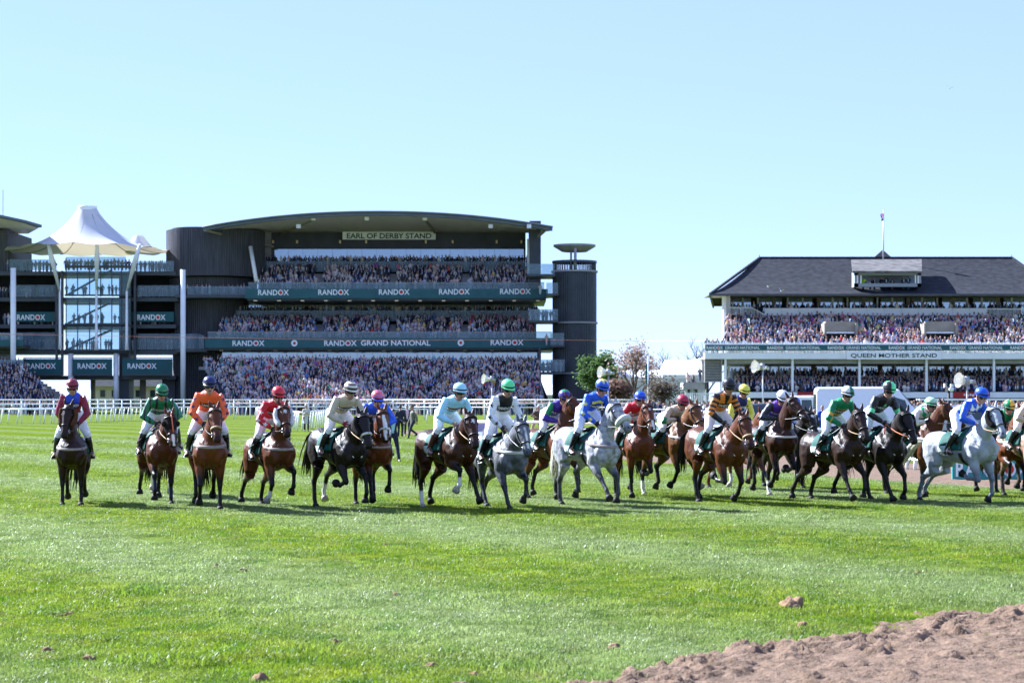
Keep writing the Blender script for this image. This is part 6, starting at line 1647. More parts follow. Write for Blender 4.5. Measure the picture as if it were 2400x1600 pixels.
# vehicles
mat('van_white', (.78, .80, .83), .25, .5, var=.03, coat=.4); mat('car_silver', (.42, .44, .47), .25, .5, var=.03, coat=.4); mat('car_dark', (.03, .035, .05), .25, .5, var=.05, coat=.4)
mat('tyre', (.015, .015, .016), .8, .2, var=.2); mat('rim', (.4, .4, .42), .35, .5, metal=.8, var=.1); mat('car_glass', (.03, .05, .06), .06, .7, var=.1); mat('lamp_red', (.5, .02, .02), .25, .5, var=.05); mat('lamp_clear', (.7, .72, .75), .15, .6, var=.05); mat('trim_dark', (.02, .02, .022), .6, .3, var=.1)
def vehicle(name, label, cat, prof, roofw, W, glass, wheels, loc, rz, paint, k=1.0, rear=None, wr=.34):
    """body lofted along its length: prof = (x, z_sill, z_top, half width at sill, half width at top)"""
    root = empty(name, (loc[0], loc[1], 0), rz); tag(root, label, cat)
    vs = []; ns = 12
    for x, z0, zm, z1, w0, w1 in prof:
        ring = [(-w0*.9, z0), (-w0, z0+.15), (-w0, zm*.75), (-w0*.985, zm), (-w1, z1-.08), (-w1*.8, z1), (w1*.8, z1), (w1, z1-.08), (w0*.985, zm), (w0, zm*.75), (w0, z0+.15), (w0*.9, z0)]
        vs += [(x, y, z) for y, z in ring]
    n = len(prof); f = [(i*ns+j, (i+1)*ns+j, (i+1)*ns+(j+1) % ns, i*ns+(j+1) % ns) for i in range(n-1) for j in range(ns)] + [tuple(range(ns)), tuple(range((n-1)*ns, n*ns))[::-1]]
    mb = MB().add(vs, f); o = mb.build('body', paint, root, False)
    bv = o.modifiers.new('b', 'BEVEL'); bv.width = .04; bv.segments = 2; bv.limit_method = 'ANGLE'; bv.angle_limit = R(25)
    for quad in glass:
        for s in ((1, -1) if quad[0] == 's' else (1,)):
            q = [Vector((p[0], p[1]*s, p[2])) for p in quad[1]]
            nrm = (q[1]-q[0]).cross(q[2]-q[0]).normalized(); c = sum(q, Vector())/len(q)
            if nrm.dot(c - Vector((c.x*.6, 0, .9))) < 0: nrm = -nrm
            MB().add([p + nrm*.025 for p in q] + [p - nrm*.02 for p in q], [tuple(range(len(q))), tuple(range(len(q), 2*len(q)))[::-1]] + [(i, i+len(q), (i+1) % len(q)+len(q), (i+1) % len(q)) for i in range(len(q))]).build('window', 'car_glass', root)
    for x in wheels:
        for s in (1, -1):
            t = MB().loft([(x, s*(W-.24), wr), (x, s*(W-.20), wr), (x, s*(W-.02), wr), (x, s*(W+.01), wr)], [wr*.93, wr, wr, wr*.93], n=18, side=(0, 0, 1)).build('wheel', 'tyre', root, False)
            MB().loft([(x, s*(W+.005), wr), (x, s*(W+.025), wr)], [wr*.62, wr*.5], n=14, side=(0, 0, 1)).build('rim', 'rim', t)
    x0, x1 = prof[0][0], prof[-1][0]
    zl = prof[0][2]*.62
    for s in (1, -1):
        MB().box(x0-.02, x0+.10, s*(W-.12)-.09, s*(W-.12)+.09, zl+.0, zl+.42).build('tail_light', 'lamp_red', root)
        MB().box(x1-.30, x1-.0, s*(W-.30)-.16, s*(W-.30)+.16, .62, .80).build('headlight', 'lamp_clear', root)
        MB().box(x1-1.75 if W > .95 else x1-1.6, x1-1.6 if W > .95 else x1-1.5, s*(W+.12)-.11, s*(W+.12)+.11, 1.05 if W < .95 else 1.35, 1.22 if W < .95 else 1.65).build('mirror', 'trim_dark', root)
    MB().box(x0-.05, x0+.06, -W*.9, W*.9, .38, .58).build('bumper', 'trim_dark', root); MB().box(x1-.05, x1+.04, -W*.85, W*.85, .32, .52).build('bumper', 'trim_dark', root)
    for s in (1, -1): MB().box(x0+.6, x1-.6, s*(W+.005)-.012, s*(W+.005)+.012, .55, .65).build('side_strip', 'trim_dark', root)
    return root
VAN = [(-2.95, .42, 1.35, 2.55, .98, .86), (-2.85, .40, 1.40, 2.66, .99, .88), (.6, .40, 1.40, 2.68, .99, .88), (1.25, .40, 1.40, 2.55, .99, .86), (1.95, .40, 1.32, 1.72, .98, .78), (2.25, .40, 1.12, 1.28, .97, .74), (2.85, .40, .95, 1.06, .95, .72), (3.0, .45, .85, .92, .88, .68)]
VG = [('s', [(.95, .985, 1.42), (1.75, .97, 1.42), (1.55, .86, 1.98), (1.0, .90, 2.15)]), ('f', [(1.98, .70, 1.72), (1.98, -.70, 1.72), (1.30, -.70, 2.48), (1.30, .70, 2.48)]), ('f', [(-2.97, .80, 1.50), (-2.97, .06, 1.50), (-2.93, .06, 2.3), (-2.93, .74, 2.3)]), ('f', [(-2.97, -.80, 1.50), (-2.97, -.06, 1.50), (-2.93, -.06, 2.3), (-2.93, -.74, 2.3)])]
vehicle('van', 'long white high-roofed van behind the black and green silks', 'van', VAN, 0, .99, VG, (-1.9, 1.95), (wx(2045, 103), 103), R(-4), 'van_white', wr=.36)
vehicle('van', 'white van with red tail light behind the woman in blue', 'van', [(a, b, c, d*.86, e, f) for a, b, c, d, e, f in VAN], 0, .99, [(k, [(x, y, z*.86+.03) for x, y, z in q]) for k, q in VG], (-1.9, 1.95), (wx(1912, 134), 134), R(62), 'van_white', wr=.34)
CARP = [(-2.15, .35, .75, .85, .80, .70), (-2.05, .28, .85, .98, .86, .72), (-1.55, .26, .92, 1.10, .89, .72), (-1.0, .26, .94, 1.44, .90, .60), (-.1, .26, .95, 1.50, .90, .60), (.55, .26, .93, 1.40, .90, .60), (1.25, .26, .90, 1.0, .89, .70), (1.95, .28, .78, .85, .86, .70), (2.15, .34, .65, .72, .78, .64)]
CG = [('s', [(-1.30, .86, .98), (1.05, .86, .96), (.45, .64, 1.36), (-.95, .64, 1.38)]), ('f', [(1.22, .62, 1.02), (1.22, -.62, 1.02), (.58, -.56, 1.38), (.58, .56, 1.38)]), ('f', [(-1.54, .62, 1.12), (-1.54, -.62, 1.12), (-1.02, -.56, 1.40), (-1.02, .56, 1.40)])]
SUV = [(a, b+.06, c*1.13, d*1.2, e*1.03, f*1.06) for a, b, c, d, e, f in CARP]; SG = [(k, [(x, y*1.04, z*1.17) for x, y, z in q]) for k, q in CG]
vehicle('car', 'silver car with roof bars behind the blue silks', 'car', SUV, 0, .92, SG, (-1.35, 1.35), (wx(2270, 88), 88), R(6), 'car_silver', wr=.35)
vehicle('car', 'white car parked left of the orange and black silks', 'car', CARP, 0, .90, CG, (-1.35, 1.35), (wx(1672, 108), 108), R(150), 'van_white')
vehicle('car', 'dark estate car behind the violet silks', 'car', SUV, 0, .92, SG, (-1.35, 1.35), (wx(1790, 122), 122), R(10), 'car_dark')
vehicle('car', 'pale car half hidden behind the violet silks', 'car', SUV, 0, .92, SG, (-1.35, 1.35), (wx(1870, 142), 142), R(80), 'car_silver')
vehicle('car', 'white pick-up half hidden right of the long van', 'car', SUV, 0, .92, SG, (-1.35, 1.35), (wx(2200, 128), 128), R(-20), 'van_white')
root = empty('ladder', (wx(2270, 88), 88, 1.86), R(6)); tag(root, 'white ladder laid on the silver car roof', 'ladder')
for s in (1, -1): MB().box(-2.3, 2.5, s*.22-.025, s*.22+.025, .12, .20).build('stile', 'paint_white', root)
for i in range(13): MB().box(-2.2+i*.37, -2.16+i*.37, -.2, .2, .14, .18).build('rung', 'paint_white', root)
for x in (-.6, .5): MB().box(x-.03, x+.03, -.5, .5, -.02, .12).build('roof_bar', 'trim_dark', root)
# tripod camera
root = empty('tv_camera', (wx(2224, 170), 170, 0)); tag(root, 'black television camera with white hood on a stand before the red board', 'camera'); P = Part(root)
c = at(2224, 912, 170)
P('pedestal', MB().cyl((c.x, 170, 0), (c.x, 170, c.z-.2), .16, .10, n=10), 'trim_dark', True)
P('housing', MB().box(c.x-.22, c.x+.22, 169.4, 170.5, c.z-.2, c.z+.22), 'trim_dark'); P('lens', MB().cyl((c.x, 169.4, c.z), (c.x, 168.9, c.z), .16, .2, n=14), 'paint_white', True)
P('viewfinder', MB().box(c.x-.35, c.x-.2, 170.2, 170.5, c.z+.15, c.z+.5), 'paint_white'); P('monitor', MB().box(c.x+.15, c.x+.38, 169.9, 170.2, c.z+.2, c.z+.45), 'paint_white')

# people on foot
vmat('garment', rough=.75, spec=.2, nscale=8, var=.12, bump=.4, bscale=14)
def figure(label, px, pyf, heading, top, legs_c, pose='stand', hair=(.03, .02, .015), coat=False, hat=None, shirt=None, H=1.76, Y=None, shoes=(.012, .011, .01), skirt=False):
    """standing, walking or running person, built at the ground point of photo pixel (px, pyf)"""
    Y = Y or gy(pyf); k = H/1.76
    root = empty('person', (wx(px, Y), Y, 0), heading-R(90)); tag(root, label, 'person')
    X, Yv, Z = Vector((1, 0, 0)), Vector((0, 1, 0)), Vector((0, 0, 1))
    lean = {'stand': 0, 'walk': .05, 'run': .22, 'fold': 0}[pose]
    pel = Vector((0, 0, .93*k)); ax = Vector((lean, 0, 1)).normalized(); che = pel + ax*.46*k; neck = che + ax*.06*k; hc = neck + Vector((.02+lean*.1, 0, .16))*k
    st = {'stand': (.02, -.03), 'walk': (.28, -.25), 'run': (.45, -.5), 'fold': (.03, -.02)}[pose]
    L, A = {}, {}
    for s in (1, -1):
        hip = pel + Yv*(s*.10*k); f_ = st[0] if s == 1 else st[1]
        ank = Vector((f_, s*.11, .09 + (.16 if f_ < -.2 else 0)))*k; kn = ik(hip, ank, .44*k, .42*k, Vector((1, 0, .1))); L[s] = (hip, kn, ank)
        sh = che + Yv*(s*.18*k) - ax*.03
        if pose == 'fold': wr = che + Vector((.22, s*.04, -.20))*k
        elif pose == 'run': wr = che + Vector((.25 if s == -1 else -.05, s*.38, -.26 if s == -1 else -.12))*k
        elif pose == 'walk': wr = sh + Vector((-.16*s, s*.06, -.50))*k
        else: wr = sh + Vector((.08, s*.07, -.52))*k
        el = ik(sh, wr, .29*k, .26*k, Vector((-.6, s*.6, -.2))); A[s] = (sh, el, wr)
    b = MB(); limb(b, [pel-ax*.08, pel, pel+ax*.2, che-ax*.04, che+ax*.04], [(.10,.09), (.15,.11), (.13,.10), (.17,.10), (.08,.07)], 12)
    limb(b, [che, neck, hc-Z*.04], [.06, .053, .05]); fw = (X*.97 - Z*.15).normalized(); up = fw.cross(Yv); up = up if up.z > 0 else -up
    head_geo(b, hc, fw, up, k)
    tp = MB(); lg = MB()
    limb(tp, [pel-ax*.14, pel, pel+ax*.18, che-ax*.06, che+ax*.05], [(.17,.13), (.175,.135), (.16,.125), (.20,.125), (.09,.08)], 14)
    limb(lg, [pel-ax*.10, pel+ax*.06], [(.14,.11), (.16,.12)], 12)
    for s in (1, -1):
        sh, el, wr = A[s]; limb(b, [che+Yv*s*.07, sh, el, wr], [.055, .05, .036, .026]); limb(tp, [che+Yv*s*.07, sh, sh.lerp(el, .5), el, el.lerp(wr, .92)], [.08, .078, .068, .062, .046])
        d = (wr-el).normalized(); hand_geo(b, wr, d, X, Vector((0, -s, 0)), k)
        hip, kn, ank = L[s]; limb(b, [hip, hip.lerp(kn, .5), kn, ank], [.085, .07, .05, .035]); limb(lg, [pel+Yv*s*.05, hip, hip.lerp(kn, .5), kn, kn.lerp(ank, .5), ank], [.10, .102, .088, .068, .062, .055])
        limb(b, [ank, ank+Vector((.12, 0, -.05))], [.035, .03])
        MB().loft([ank+Vector((-.07, 0, -.05)), ank+Vector((.0, 0, -.03)), ank+Vector((.10, 0, -.05)), ank+Vector((.19, 0, -.065))], [(.035,.03), (.045,.055), (.045,.035), (.03,.02)], n=10).build('shoe', mat('shoe_%d' % int(shoes[0]*1000), shoes, .4, .4), root, True)
    if coat: limb(tp, [pel+ax*.1, pel-Z*.15, pel-Z*.42*k], [(.16,.12), (.19,.16), (.22,.19)], 14)
    if skirt: limb(lg, [pel+ax*.05, pel-Z*.25, pel-Z*.45], [(.16,.12), (.20,.17), (.22,.18)], 14)
    me = remesh(b, .018, 2); paint_skin(me, hc, fw, up, (.42, .25, .19), hair); link('body', me, 'skin', root)
    me = remesh(lg, .018, 2); set_col(me, np.tile(np.array(legs_c), (len(me.vertices), 1))); link('trousers' if not skirt else 'skirt', me, 'garment', root)
    me = remesh(tp, .017, 2); V = vco(me); c = np.tile(np.array(top), (len(V), 1))
    if shirt is not None: c[(V[:, 0] > (V[:, 2]-pel.z)*lean) & (np.abs(V[:, 1]) < .03+.06*np.clip((V[:, 2]-pel.z)/.4, 0, 1)) & (V[:, 2] > pel.z) & (V[:, 2] < che.z+.1)] = shirt
    set_col(me, c); link('coat' if coat else 'jacket', me, 'garment', root)
    if hat: MB().lathe([(.13, .0), (.135, .01), (.092, .02), (.088, .085), (.06, .11), (.01, .112)], hc + Z*.055, 18).build('hat', mat('hat_%d' % int(hat[0]*1000), hat, .8, .2), root, True)
    return root
figure('steward in long pale coat and hat standing on the turf', 718, 1011, R(8), (.56, .53, .46), (.02, .02, .02), 'fold', hat=(.58, .55, .46), coat=True)
figure('man in grey-green jacket and cap walking on the dirt', 968, 1029, R(-70), (.14, .14, .11), (.035, .04, .05), 'walk', hat=(.10, .08, .06))
figure('man in navy suit and pink shirt beside the walking man', 954, 1021, R(10), (.02, .024, .05), (.018, .02, .035), 'stand', shirt=(.65, .45, .50))
figure('person in navy coat seen from behind at left of the suited pair', 938, 1025, R(170), (.022, .028, .05), (.02, .022, .03), 'stand')
figure('man in dark coat standing behind the leaning runner', 917, 1012, R(150), (.025, .025, .03), (.02, .02, .022), 'stand')
figure('man in navy suit running behind the blaze-faced bay horse', 918, 1082, R(20), (.018, .022, .045), (.016, .018, .035), 'run', shirt=(.40, .62, .75))
figure('man in brown jacket and beige trousers hurrying behind the white rail', 1257, 1027, R(40), (.09, .065, .045), (.45, .38, .27), 'run', hair=(.35, .33, .3))
figure('woman in bright blue coat standing beside the white van', 1927, 1018, R(10), (.03, .08, .42), (.03, .03, .05), 'stand', hair=(.25, .13, .05), coat=True, Y=100)
figure('bald man in dark jacket before the woman in blue', 1909, 1040, R(120), (.03, .03, .035), (.04, .04, .05), 'stand', hair=(.40, .25, .19), H=1.6, Y=92)
figure('older man in dark suit behind the maroon-capped rider', 1646, 1010, R(-20), (.03, .035, .055), (.02, .02, .03), 'stand', hair=(.5, .49, .48), shirt=(.6, .6, .62), Y=84, H=1.6)
figure('man in navy suit beside the older man', 1655, 990, R(15), (.02, .025, .055), (.02, .02, .03), 'stand', shirt=(.6, .62, .7), Y=128)
figure('white-haired man in dark jacket by the white car', 1641, 990, R(-30), (.04, .045, .05), (.03, .03, .03), 'stand', hair=(.6, .6, .6), Y=124)
figure('man in blue suit low behind the maroon-capped rider', 1652, 1046, R(30), (.03, .05, .12), (.03, .04, .08), 'stand', hair=(.35, .33, .3), Y=75, H=1.62)
figure('dark-haired person peering from beside the silver car', 2232, 1040, R(5), (.04, .04, .05), (.03, .03, .03), 'stand', Y=84, H=1.5)

# pale house glimpsed under the link bridge
root = empty('house', (wx(300, 372), 372, 0)); tag(root, 'pale house with grey roof glimpsed under the link bridge', 'house'); P = Part(root)
mat('render_cream', (.55, .50, .42), .9, .2, var=.1)
P('wall', MB().box(wx(215, 372), wx(400, 372), 372, 380, 0, wz(905, 372)), 'render_cream')
P('roof', MB().add([(wx(212, 371), 371, wz(905, 371)), (wx(403, 371), 371, wz(905, 371)), (wx(403, 376), 376, wz(890, 376)), (wx(212, 376), 376, wz(890, 376)), (wx(403, 381), 381, wz(905, 381)), (wx(212, 381), 381, wz(905, 381))], [(0, 1, 2, 3), (3, 2, 4, 5)]), 'tile_slate')
for px in (235, 262, 318, 352, 380): P('window', MB().box(wx(px, 371.9), wx(px+11, 371.9), 371.85, 371.95, wz(930, 372), wz(914, 372)), 'car_glass')
# ------------------------------------------------------------------ the field: silks, caps, horses and riders
def base(I, c): return np.tile(C_[c], (len(I['V']), 1)).astype(float)
def arm_stars(I, col, c, spots, rad=.045):
    """stars on sleeves; spots = (side, t along arm, angle)"""
    V = I['V']
    for s, t, an in spots:
        sh, el, wr = I['arms'][s]
        a, b, tt = (sh, el, t/.52) if t < .52 else (el, wr, (t-.52)/.48)
        p = a.lerp(b, tt); ax = (b-a).normalized(); out = Vector((.75, s*.65, .1)); out = (out - ax*out.dot(ax)).normalized(); sd = ax.cross(out)
        d = (out*math.cos(an) + sd*math.sin(an)); e = ax.cross(d)
        Q = V - np.array(p); m = (Q @ np.array(d) > .0) & (np.linalg.norm(Q, axis=1) < .13) & (I['arm'] & (I['s'] == s))
        col[m & sd_star(Q @ np.array(e), -(Q @ np.array(ax)), rad)] = C_[c]
def body_stars(I, col, c, spots, rad=.05):
    V = I['V']
    for y, t, f in spots:
        p = I['pel'] + I['ax']*(.53*t); Q = V - np.array(p); u = V[:, 1]-y; v = Q @ np.array(I['ax']); m = (I['f'] > 0) == (f > 0)
        col[m & ~I['arm'] & sd_star(u, v, rad)] = C_[c]
def S1(I): c = base(I, 'maroon'); m = ~I['arm'] & (I['tT'] > .62); c[m] = C_['blue']; return c
def S2(I):
    c = base(I, 'green'); m = ~I['arm']; c[m & (np.abs(np.abs(I['y'])-.085) < .022)] = C_['black']
    V = I['V']
    for s in (1, -1):
        for k in (1, 2):
            pass
    ang = np.sin(V[:, 1]*60 + V[:, 0]*18); c[I['arm'] & (ang > .55)] = C_['black']; return c
def S3(I): c = base(I, 'orange'); arm_stars(I, c, 'navy', [(s, t, a) for s in (1, -1) for t, a in ((.12, .1), (.34, -.2), (.56, .2), (.80, 0))], .05); return c
def S4(I): c = base(I, 'red'); arm_stars(I, c, 'white', [(s, t, a) for s in (1, -1) for t, a in ((.30, 0), (.52, .2), (.78, 0))], .055); return c
def S5(I): return base(I, 'beige')
def S6(I): c = base(I, 'royal'); c[~I['arm'] & (I['tT'] < .50) & (I['tT'] > .38)] = C_['gold']; return c
def S7(I): c = base(I, 'pale'); c[~I['arm'] & (I['tT'] > .56) & (I['tT'] < .74) & (I['f'] > 0) & (np.abs(I['y']) < .12)] = C_['amber']; return c
def S8(I):
    c = base(I, 'white'); c[~I['arm'] & (I['tT'] > .68)] = C_['black']; c[~I['arm'] & (np.abs(I['tT']-.48) < .03)] = C_['black']
    arm_stars(I, c, 'black', [(s, t, a) for s in (1, -1) for t, a in ((.22, 0), (.55, .2), (.82, 0))], .05); return c
def S9(I): c = base(I, 'purple'); c[I['arm'] & (I['s'] == -1) & (I['ta'] < .4) & (I['V'][:, 1] < -.20)] = C_['emerald']; return c
def S10(I):
    c = base(I, 'royal'); b = ~I['arm'] & (I['f'] > 0); chev = I['tT'] + np.abs(I['y'])*1.0
    c[b & (chev > .82) & (chev < .93)] = C_['yellow']; c[b & (chev > .62) & (chev < .68)] = C_['yellow']
    arm_stars(I, c, 'yellow', [(s, t, a) for s in (1, -1) for t, a in ((.24, 0), (.52, .1), (.80, 0))], .05); return c
def S11(I): c = base(I, 'red'); q = I['tT']*.53 - I['y']*.9; c[~I['arm'] & (I['f'] > 0) & (np.abs(q-.33) < .07)] = C_['white']; c[I['arm'] & (I['s'] == 1) & (I['ta'] > .25)] = C_['white']; return c
def S12(I): c = base(I, 'beige'); c[I['arm'] & (np.abs(I['ta']-.46) < .07)] = C_['emerald']; return c
def S13(I):
    c = base(I, 'amber'); b = ~I['arm']; c[b & ((np.abs(I['y']) > .125) | ((I['f'] > 0) & (np.abs(I['y']) < (I['tT']-.55)*.12)))] = C_['black']; c[b & (I['f'] < 0)] = C_['slate']
    h = (I['ta']*7.0) % 1.0; c[I['arm'] & ((h < .5) | (I['ta'] > .64))] = C_['black']; return c
def S14(I): c = base(I, 'navy'); c[I['arm']] = C_['yellow']; return c
def S15(I): c = base(I, 'violet'); c[I['arm']] = C_['slate']; return c
def S16(I): return base(I, 'royal')
def S17(I):
    c = base(I, 'emerald'); b = ~I['arm']; t = I['tT']; c[b & (((t > .34) & (t < .42)) | ((t > .50) & (t < .58)) | ((t > .66) & (t < .76)))] = C_['gold']
    a = I['ta']; c[I['arm'] & (((a > .34) & (a < .44)) | ((a > .54) & (a < .64)))] = C_['gold']; return c
def S18(I):
    c = base(I, 'black'); c[I['arm'] & (np.abs(I['ta']-.40) < .065)] = C_['lime']; q = I['tT'] + np.abs(I['y'])*2.2; c[~I['arm'] & (I['f'] > 0) & (I['tT'] < .82) & (I['tT'] > .70) & (np.abs(I['y']) < (.84-I['tT'])*.3)] = C_['lime']; return c
def S19(I): c = base(I, 'cream'); k = (np.floor(I['y']/.085 + .5) + np.floor(I['tT']*6)) % 2; c[~I['arm'] & (k == 0)] = C_['emerald']*1.5; return c
def S20(I): c = base(I, 'royal'); k = (np.floor(I['y']/.09 + .5) + np.floor((I['tT']*5) + I['y']*6)) % 2; c[~I['arm'] & (k == 0) & (I['tT'] > .5)] = C_['white']; return c
def S21(I): c = base(I, 'emerald'); c[~I['arm'] & (np.abs(I['tT']-.5) < .08)] = C_['gold']; return c
def S22(I): c = base(I, 'cream'); c[I['arm'] & (I['ta'] > .3)] = C_['emerald']; return c
def cap1(c): return lambda a, v: np.tile(C_[c], (len(a), 1))
def cap_hoops(c1, c2, n=3.2): return lambda a, v: np.where(((v*n) % 1 < .5)[:, None], C_[c1], C_[c2])
def cap_quarters(c1, c2): return lambda a, v: np.where(((np.floor(a/(math.pi/2)+.25) % 2) == 0)[:, None], C_[c1], C_[c2])
def cap_top(c1, c2, k=.6): return lambda a, v: np.where((v > k)[:, None], C_[c2], C_[c1])
def cap_diam(c1, c2): return lambda a, v: np.where((v > .25 + .62*np.abs(((a/(2*math.pi)*6) % 1) - .5)*2)[:, None], C_[c2], C_[c1])
def cap_check(c1, c2): return lambda a, v: np.where((((np.floor(a/(2*math.pi)*12) + np.floor(v*5)) % 2) == 0)[:, None], C_[c1], C_[c2])

def L(FL, FR, HL, HR): return dict(FL=FL, FR=FR, HL=HL, HR=HR)
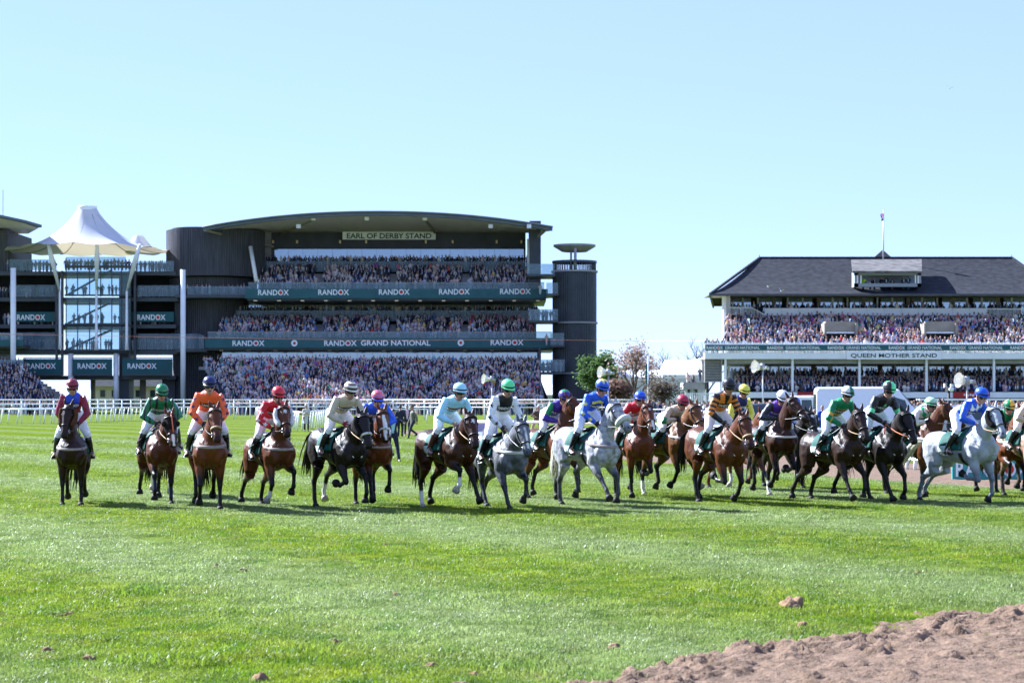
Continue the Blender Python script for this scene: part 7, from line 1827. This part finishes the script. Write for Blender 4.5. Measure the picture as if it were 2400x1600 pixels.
# chest px, row of front feet, heading (0 = towards camera, + = viewer's right), horse spec, horse label, rider spec, rider label
FIELD = [
 (168, 1186, 9, dict(coat='brown', legs=L('stand', 'stand', 'swing', 'swing'), cheek='brown', neck=60, neck_yaw=-8, head=66, head_yaw=-8, breast='web_grey', breast_w=.06, splay=.03),
  'dark brown horse with brown fleece cheekpieces at far left of the field', dict(zt=2.47, silk=S1, cap=cap1('maroon'), seat=.20, strapm='glove_black', whip=-1), 'person in maroon and blue silks with maroon cap riding the leftmost horse'),
 (380, 1184, 19, dict(coat='bay', legs=L('stand', 'lift2', 'push', 'back'), hood=True, mark='snip', bandage='FL FR', neck=38, neck_yaw=5, head=64, breast=None, plate=False),
  'bay horse in black hood with orange face strap and white snip', dict(zt=2.31, silk=S2, cap=cap1('green'), patch=False, whip=-1, rein='strap_tan'), 'person in green silks with black stripes and green cap'),
 (492, 1196, 13, dict(coat='brightbay', legs=L('stand', 'knee', 'swing', 'lift'), neck=40, head=58, breast='web_grey', breast_w=.07, noseband='tan', neck_yaw=4),
  'bright bay horse carrying the orange silks', dict(zt=2.36, silk=S3, cap=cap1('navy'), tone=(.50, .30, .24), whip=-1), 'person in orange silks with navy stars and navy cap'),
 (654, 1193, 26, dict(coat='bay', legs=L('lift', 'knee', 'push', 'back'), cheek='white', mark='star', neck=52, neck_yaw=-6, head=56, breast='web_grey', breast_w=.06, tail='flick', socks='FR'),
  'bay horse with large white fleece cheekpieces and swishing tail', dict(zt=2.29, silk=S4, cap=cap1('red'), whip=-1), 'person in red silks with white stars and red cap'),
 (822, 1195, 30, dict(coat='black', legs=L('lift2', 'fold', 'push', 'stand'), cheek='black', neck=35, neck_yaw=-4, head=62, tail='flick', breast=None, noseband='white', socks='HL'),
  'near-black horse with black fleece cheekpieces carrying the beige silks', dict(zt=2.31, silk=S5, cap=cap_hoops('brown', 'cream', 2.6), patch=True, glove='glove_red', rein='strap_tan'), 'person in plain beige silks with brown and white hooped cap'),
 (884, 1191, 16, dict(coat='brightbay', legs=L('lift', 'fwd', 'lift', 'stand'), mark='blaze', neck=44, head=62, breast='web_grey', breast_w=.05, noseband='white'),
  'bay horse with white blaze between the near-black horse and running man', dict(zt=2.26, silk=S6, cap=cap_hoops('orange', 'royal', 3.4), patch=True), 'person in royal blue and gold silks with orange hooped cap'),
 (1078, 1196, 30, dict(coat='darkbay', legs=L('fwd', 'lift', 'push', 'stand'), mark='star', socks='FR HR', pitch=1, neck=29, neck_yaw=-10, head=60, breast=None, rein='strap_tan'),
  'dark bay horse with white star and lifted white foreleg', dict(zt=2.32, silk=S7, cap=cap1('pale'), strapm='glove_black', rein='strap_tan', boot='boot_brown', glove=None), 'person in pale blue silks with pale blue cap'),
 (1196, 1193, 24, dict(coat='greydark', legs=L('lift', 'fwd', 'back', 'under'), mark='stripe', neck=34, neck_yaw=-4, head=62, breast='web_white', breast_w=.07),
  'dark steel-grey horse with white striped face', dict(zt=2.31, silk=S8, cap=cap1('lime'), whip=1), 'person in white and black starred silks with bright green cap'),
 (1322, 1174, 30, dict(coat='bay', legs=L('lift2', 'stand', 'push', 'stand'), neck=64, neck_yaw=6, head=40, head_yaw=10, breast=None, platewhite=True, tail='down'),
  'bay horse with raised head left of the white-grey horse', dict(zt=2.25, silk=S9, cap=cap_top('purple', 'emerald', .55), patch=False, glove=None, whip=-1), 'person in purple and green silks with purple and green cap'),
 (1412, 1190, 31, dict(coat='grey', legs=L('lift2', 'reach', 'lift', 'stand'), neck=58, neck_yaw=2, head=48, head_yaw=4, noseband='fleece', breast='web_grey', breast_w=.07, tail='down', paletail=True, splay=.02),
  'pale dappled grey horse with cream fleece noseband', dict(zt=2.36, silk=S10, cap=cap_diam('royal', 'yellow'), seat=.2), 'person in royal blue silks with yellow stars on the pale dappled grey'),
 (1500, 1170, 14, dict(coat='brightbay', legs=L('fold', 'stand', 'lift', 'stand'), mark='snip', neck=52, head=54, neck_yaw=4, breast=None, platewhite=False),
  'bright bay horse with white snip carrying the red and white silks', dict(zt=2.26, silk=S11, cap=cap1('royal')), 'person in red silks with white sash and royal blue cap'),
 (1598, 1166, 30, dict(coat='lightbay', legs=L('fwd', 'knee', 'lift', 'stand'), neck=37, neck_yaw=-4, head=58, breast='web_white', breast_w=.06, socks='HR FL', tail='down'),
  'light bay horse with white breast girth right of the red silks', dict(zt=2.12, silk=S12, cap=cap1('crimson'), whip=-1, patch=True), 'person in beige silks with green armbands and maroon cap'),
 (1712, 1183, 24, dict(coat='bay', legs=L('knee', 'fold2', 'push', 'under2'), neck=31, neck_yaw=-6, head=62, breast=None, noseband='tan', tail='flick'),
  'bay horse carrying the orange and black silks', dict(zt=2.35, silk=S13, cap=cap1('black'), rein='strap_tan'), 'person in orange and black hooped silks with black cap'),
 (1760, 1150, 26, dict(coat='chestnut', legs=L('reach', 'lift', 'lift', 'push'), mark='stripe', neck=42, head=64, breast='web_white', bandage='FL', socks='FL HL', noseband='white'),
  'chestnut horse with white stripe half hidden behind the orange and black silks', dict(zt=2.38, silk=S14, cap=cap1('yellow'), hipx=-.2), 'person in navy and yellow silks with yellow cap'),
 (1832, 1168, 14, dict(coat='darkbay', legs=L('fold', 'knee', 'stand', 'lift'), neck=45, neck_yaw=4, head=42, head_yaw=16, breast='web_white', breast_w=.05, socks='HL'),
  'dark bay horse with white breast girth carrying the violet silks', dict(zt=2.18, silk=S15, cap=cap1('white'), patch=False, head_pitch=26, whip=-1, rein='leather_black'), 'person in violet silks with dark sleeves and white cap'),
 (1868, 1146, 24, dict(coat='black', legs=L('stand', 'fold', 'lift', 'stand'), mark='star', neck=46, neck_yaw=2, head=60, breast=None),
  'black horse with white star half hidden behind the violet silks', dict(zt=2.14, silk=S16, cap=cap1('royal'), hipx=-.2), 'person with royal blue cap hidden behind the white-capped rider'),
 (1988, 1179, 26, dict(coat='brown', legs=L('lift2', 'fwd', 'push', 'back'), neck=39, neck_yaw=-10, head=60, breast=None, tail='down'),
  'dark brown horse carrying the green and gold hooped silks', dict(zt=2.28, silk=S17, cap=cap_quarters('green', 'white'), rein='strap_tan', whip=-1), 'person in green and gold hooped silks with green cap'),
 (2085, 1177, 23, dict(coat='black', legs=L('lift2', 'fwd', 'under2', 'back'), neck=40, neck_yaw=-2, head=60, breast=None, cheek='black'),
  'black horse right of the green and gold hooped silks', dict(zt=2.30, silk=S18, cap=cap_quarters('lime', 'black'), rein='strap_orange'), 'person in black silks with bright green armbands'),
 (2180, 1162, 34, dict(coat='bay', legs=L('fold', 'stand', 'push', 'stand'), neck=52, neck_yaw=4, head=44, head_yaw=14, cheek='brown', breast='web_white', tail='flick'),
  'bay horse with brown cheekpieces left of the white horse', dict(zt=2.10, silk=S19, cap=cap_check('cream', 'lime'), rein='leather_brown'), 'person in white and green checked silks with checked cap'),
 (2298, 1181, 32, dict(coat='greypale', legs=L((18, 4, -50), 'fold2', 'back', 'push'), neck=38, neck_yaw=-16, head=54, cheek='black', breast=None, tail='flow', paletail=True),
  'pale grey horse with cream tail streaming at far right', dict(zt=2.22, silk=S20, cap=cap1('royal'), glove=None, rein='strap_tan'), 'person in royal blue and white silks on the pale grey horse'),
 (2372, 1163, 10, dict(coat='brightbay', legs=L('lift2', 'lift', 'stand', 'push'), neck=52, neck_yaw=8, head=52, breast='web_white', noseband=None),
  'bright bay horse behind the pale grey horse at the right edge', dict(zt=2.08, silk=S21, cap=cap_quarters('gold', 'emerald'), hipx=-.18, lat=-.05), 'person in green silks with green and gold cap at the right edge'),
 (2432, 1168, 14, dict(coat='roan', legs=L('fold', 'stand', 'lift', 'stand'), neck=44, neck_yaw=-14, head=58, noseband='fleece', breast='web_white'),
  'roan horse with white fleece noseband cut by the right edge', dict(zt=2.2, silk=S5, cap=cap1('white')), 'rider of the roan horse cut by the right edge of the picture'),
 (379, 1166, 10, dict(coat='darkbay', legs=L('lift', 'lift2', 'lift', 'push'), socks='FL FR HL', neck=40, head=62, breast=None),
  'dark horse with white feet hidden behind the hooded bay', dict(zt=2.22, silk=S22, cap=cap1('red'), hipx=-.12), 'person with red cap hidden behind the green and black striped rider'),
]
for i, (px, pyf, hd_, hs_, hl, rs, rl) in enumerate(FIELD):
    hs_.setdefault('seed', 100+i); rs.setdefault('head_yaw', 0); hs_.setdefault('pitch', (3, -3, 1, 4, -2, 0, 5, -4)[i % 8]); rs.setdefault('head_pitch', (14, 20, 10, 17)[i % 4])
    h = build_horse(hs_); pr, wh = build_jockey(h, rs)
    a = R(hd_); fwd = Vector((math.sin(a), -math.cos(a), 0)); Y = gy(pyf); pos = Vector((wx(px, Y), Y, 0)) - fwd*.55
    ks = .97 + .06*((i*7) % 5)/4
    for o in (h['root'], pr, wh):
        if o is None: continue
        o.scale = (ks, ks, ks); o.location = pos + Vector((0, 0, -.02)); o.rotation_euler = (0, 0, a-R(90))
    tag(h['root'], hl, 'horse', 'racehorses'); tag(pr, rl, 'jockey', 'jockeys')
    if wh is not None: tag(wh, 'thin black whip held by ' + ' '.join(rl.split()[:11]), 'whip', 'whips')
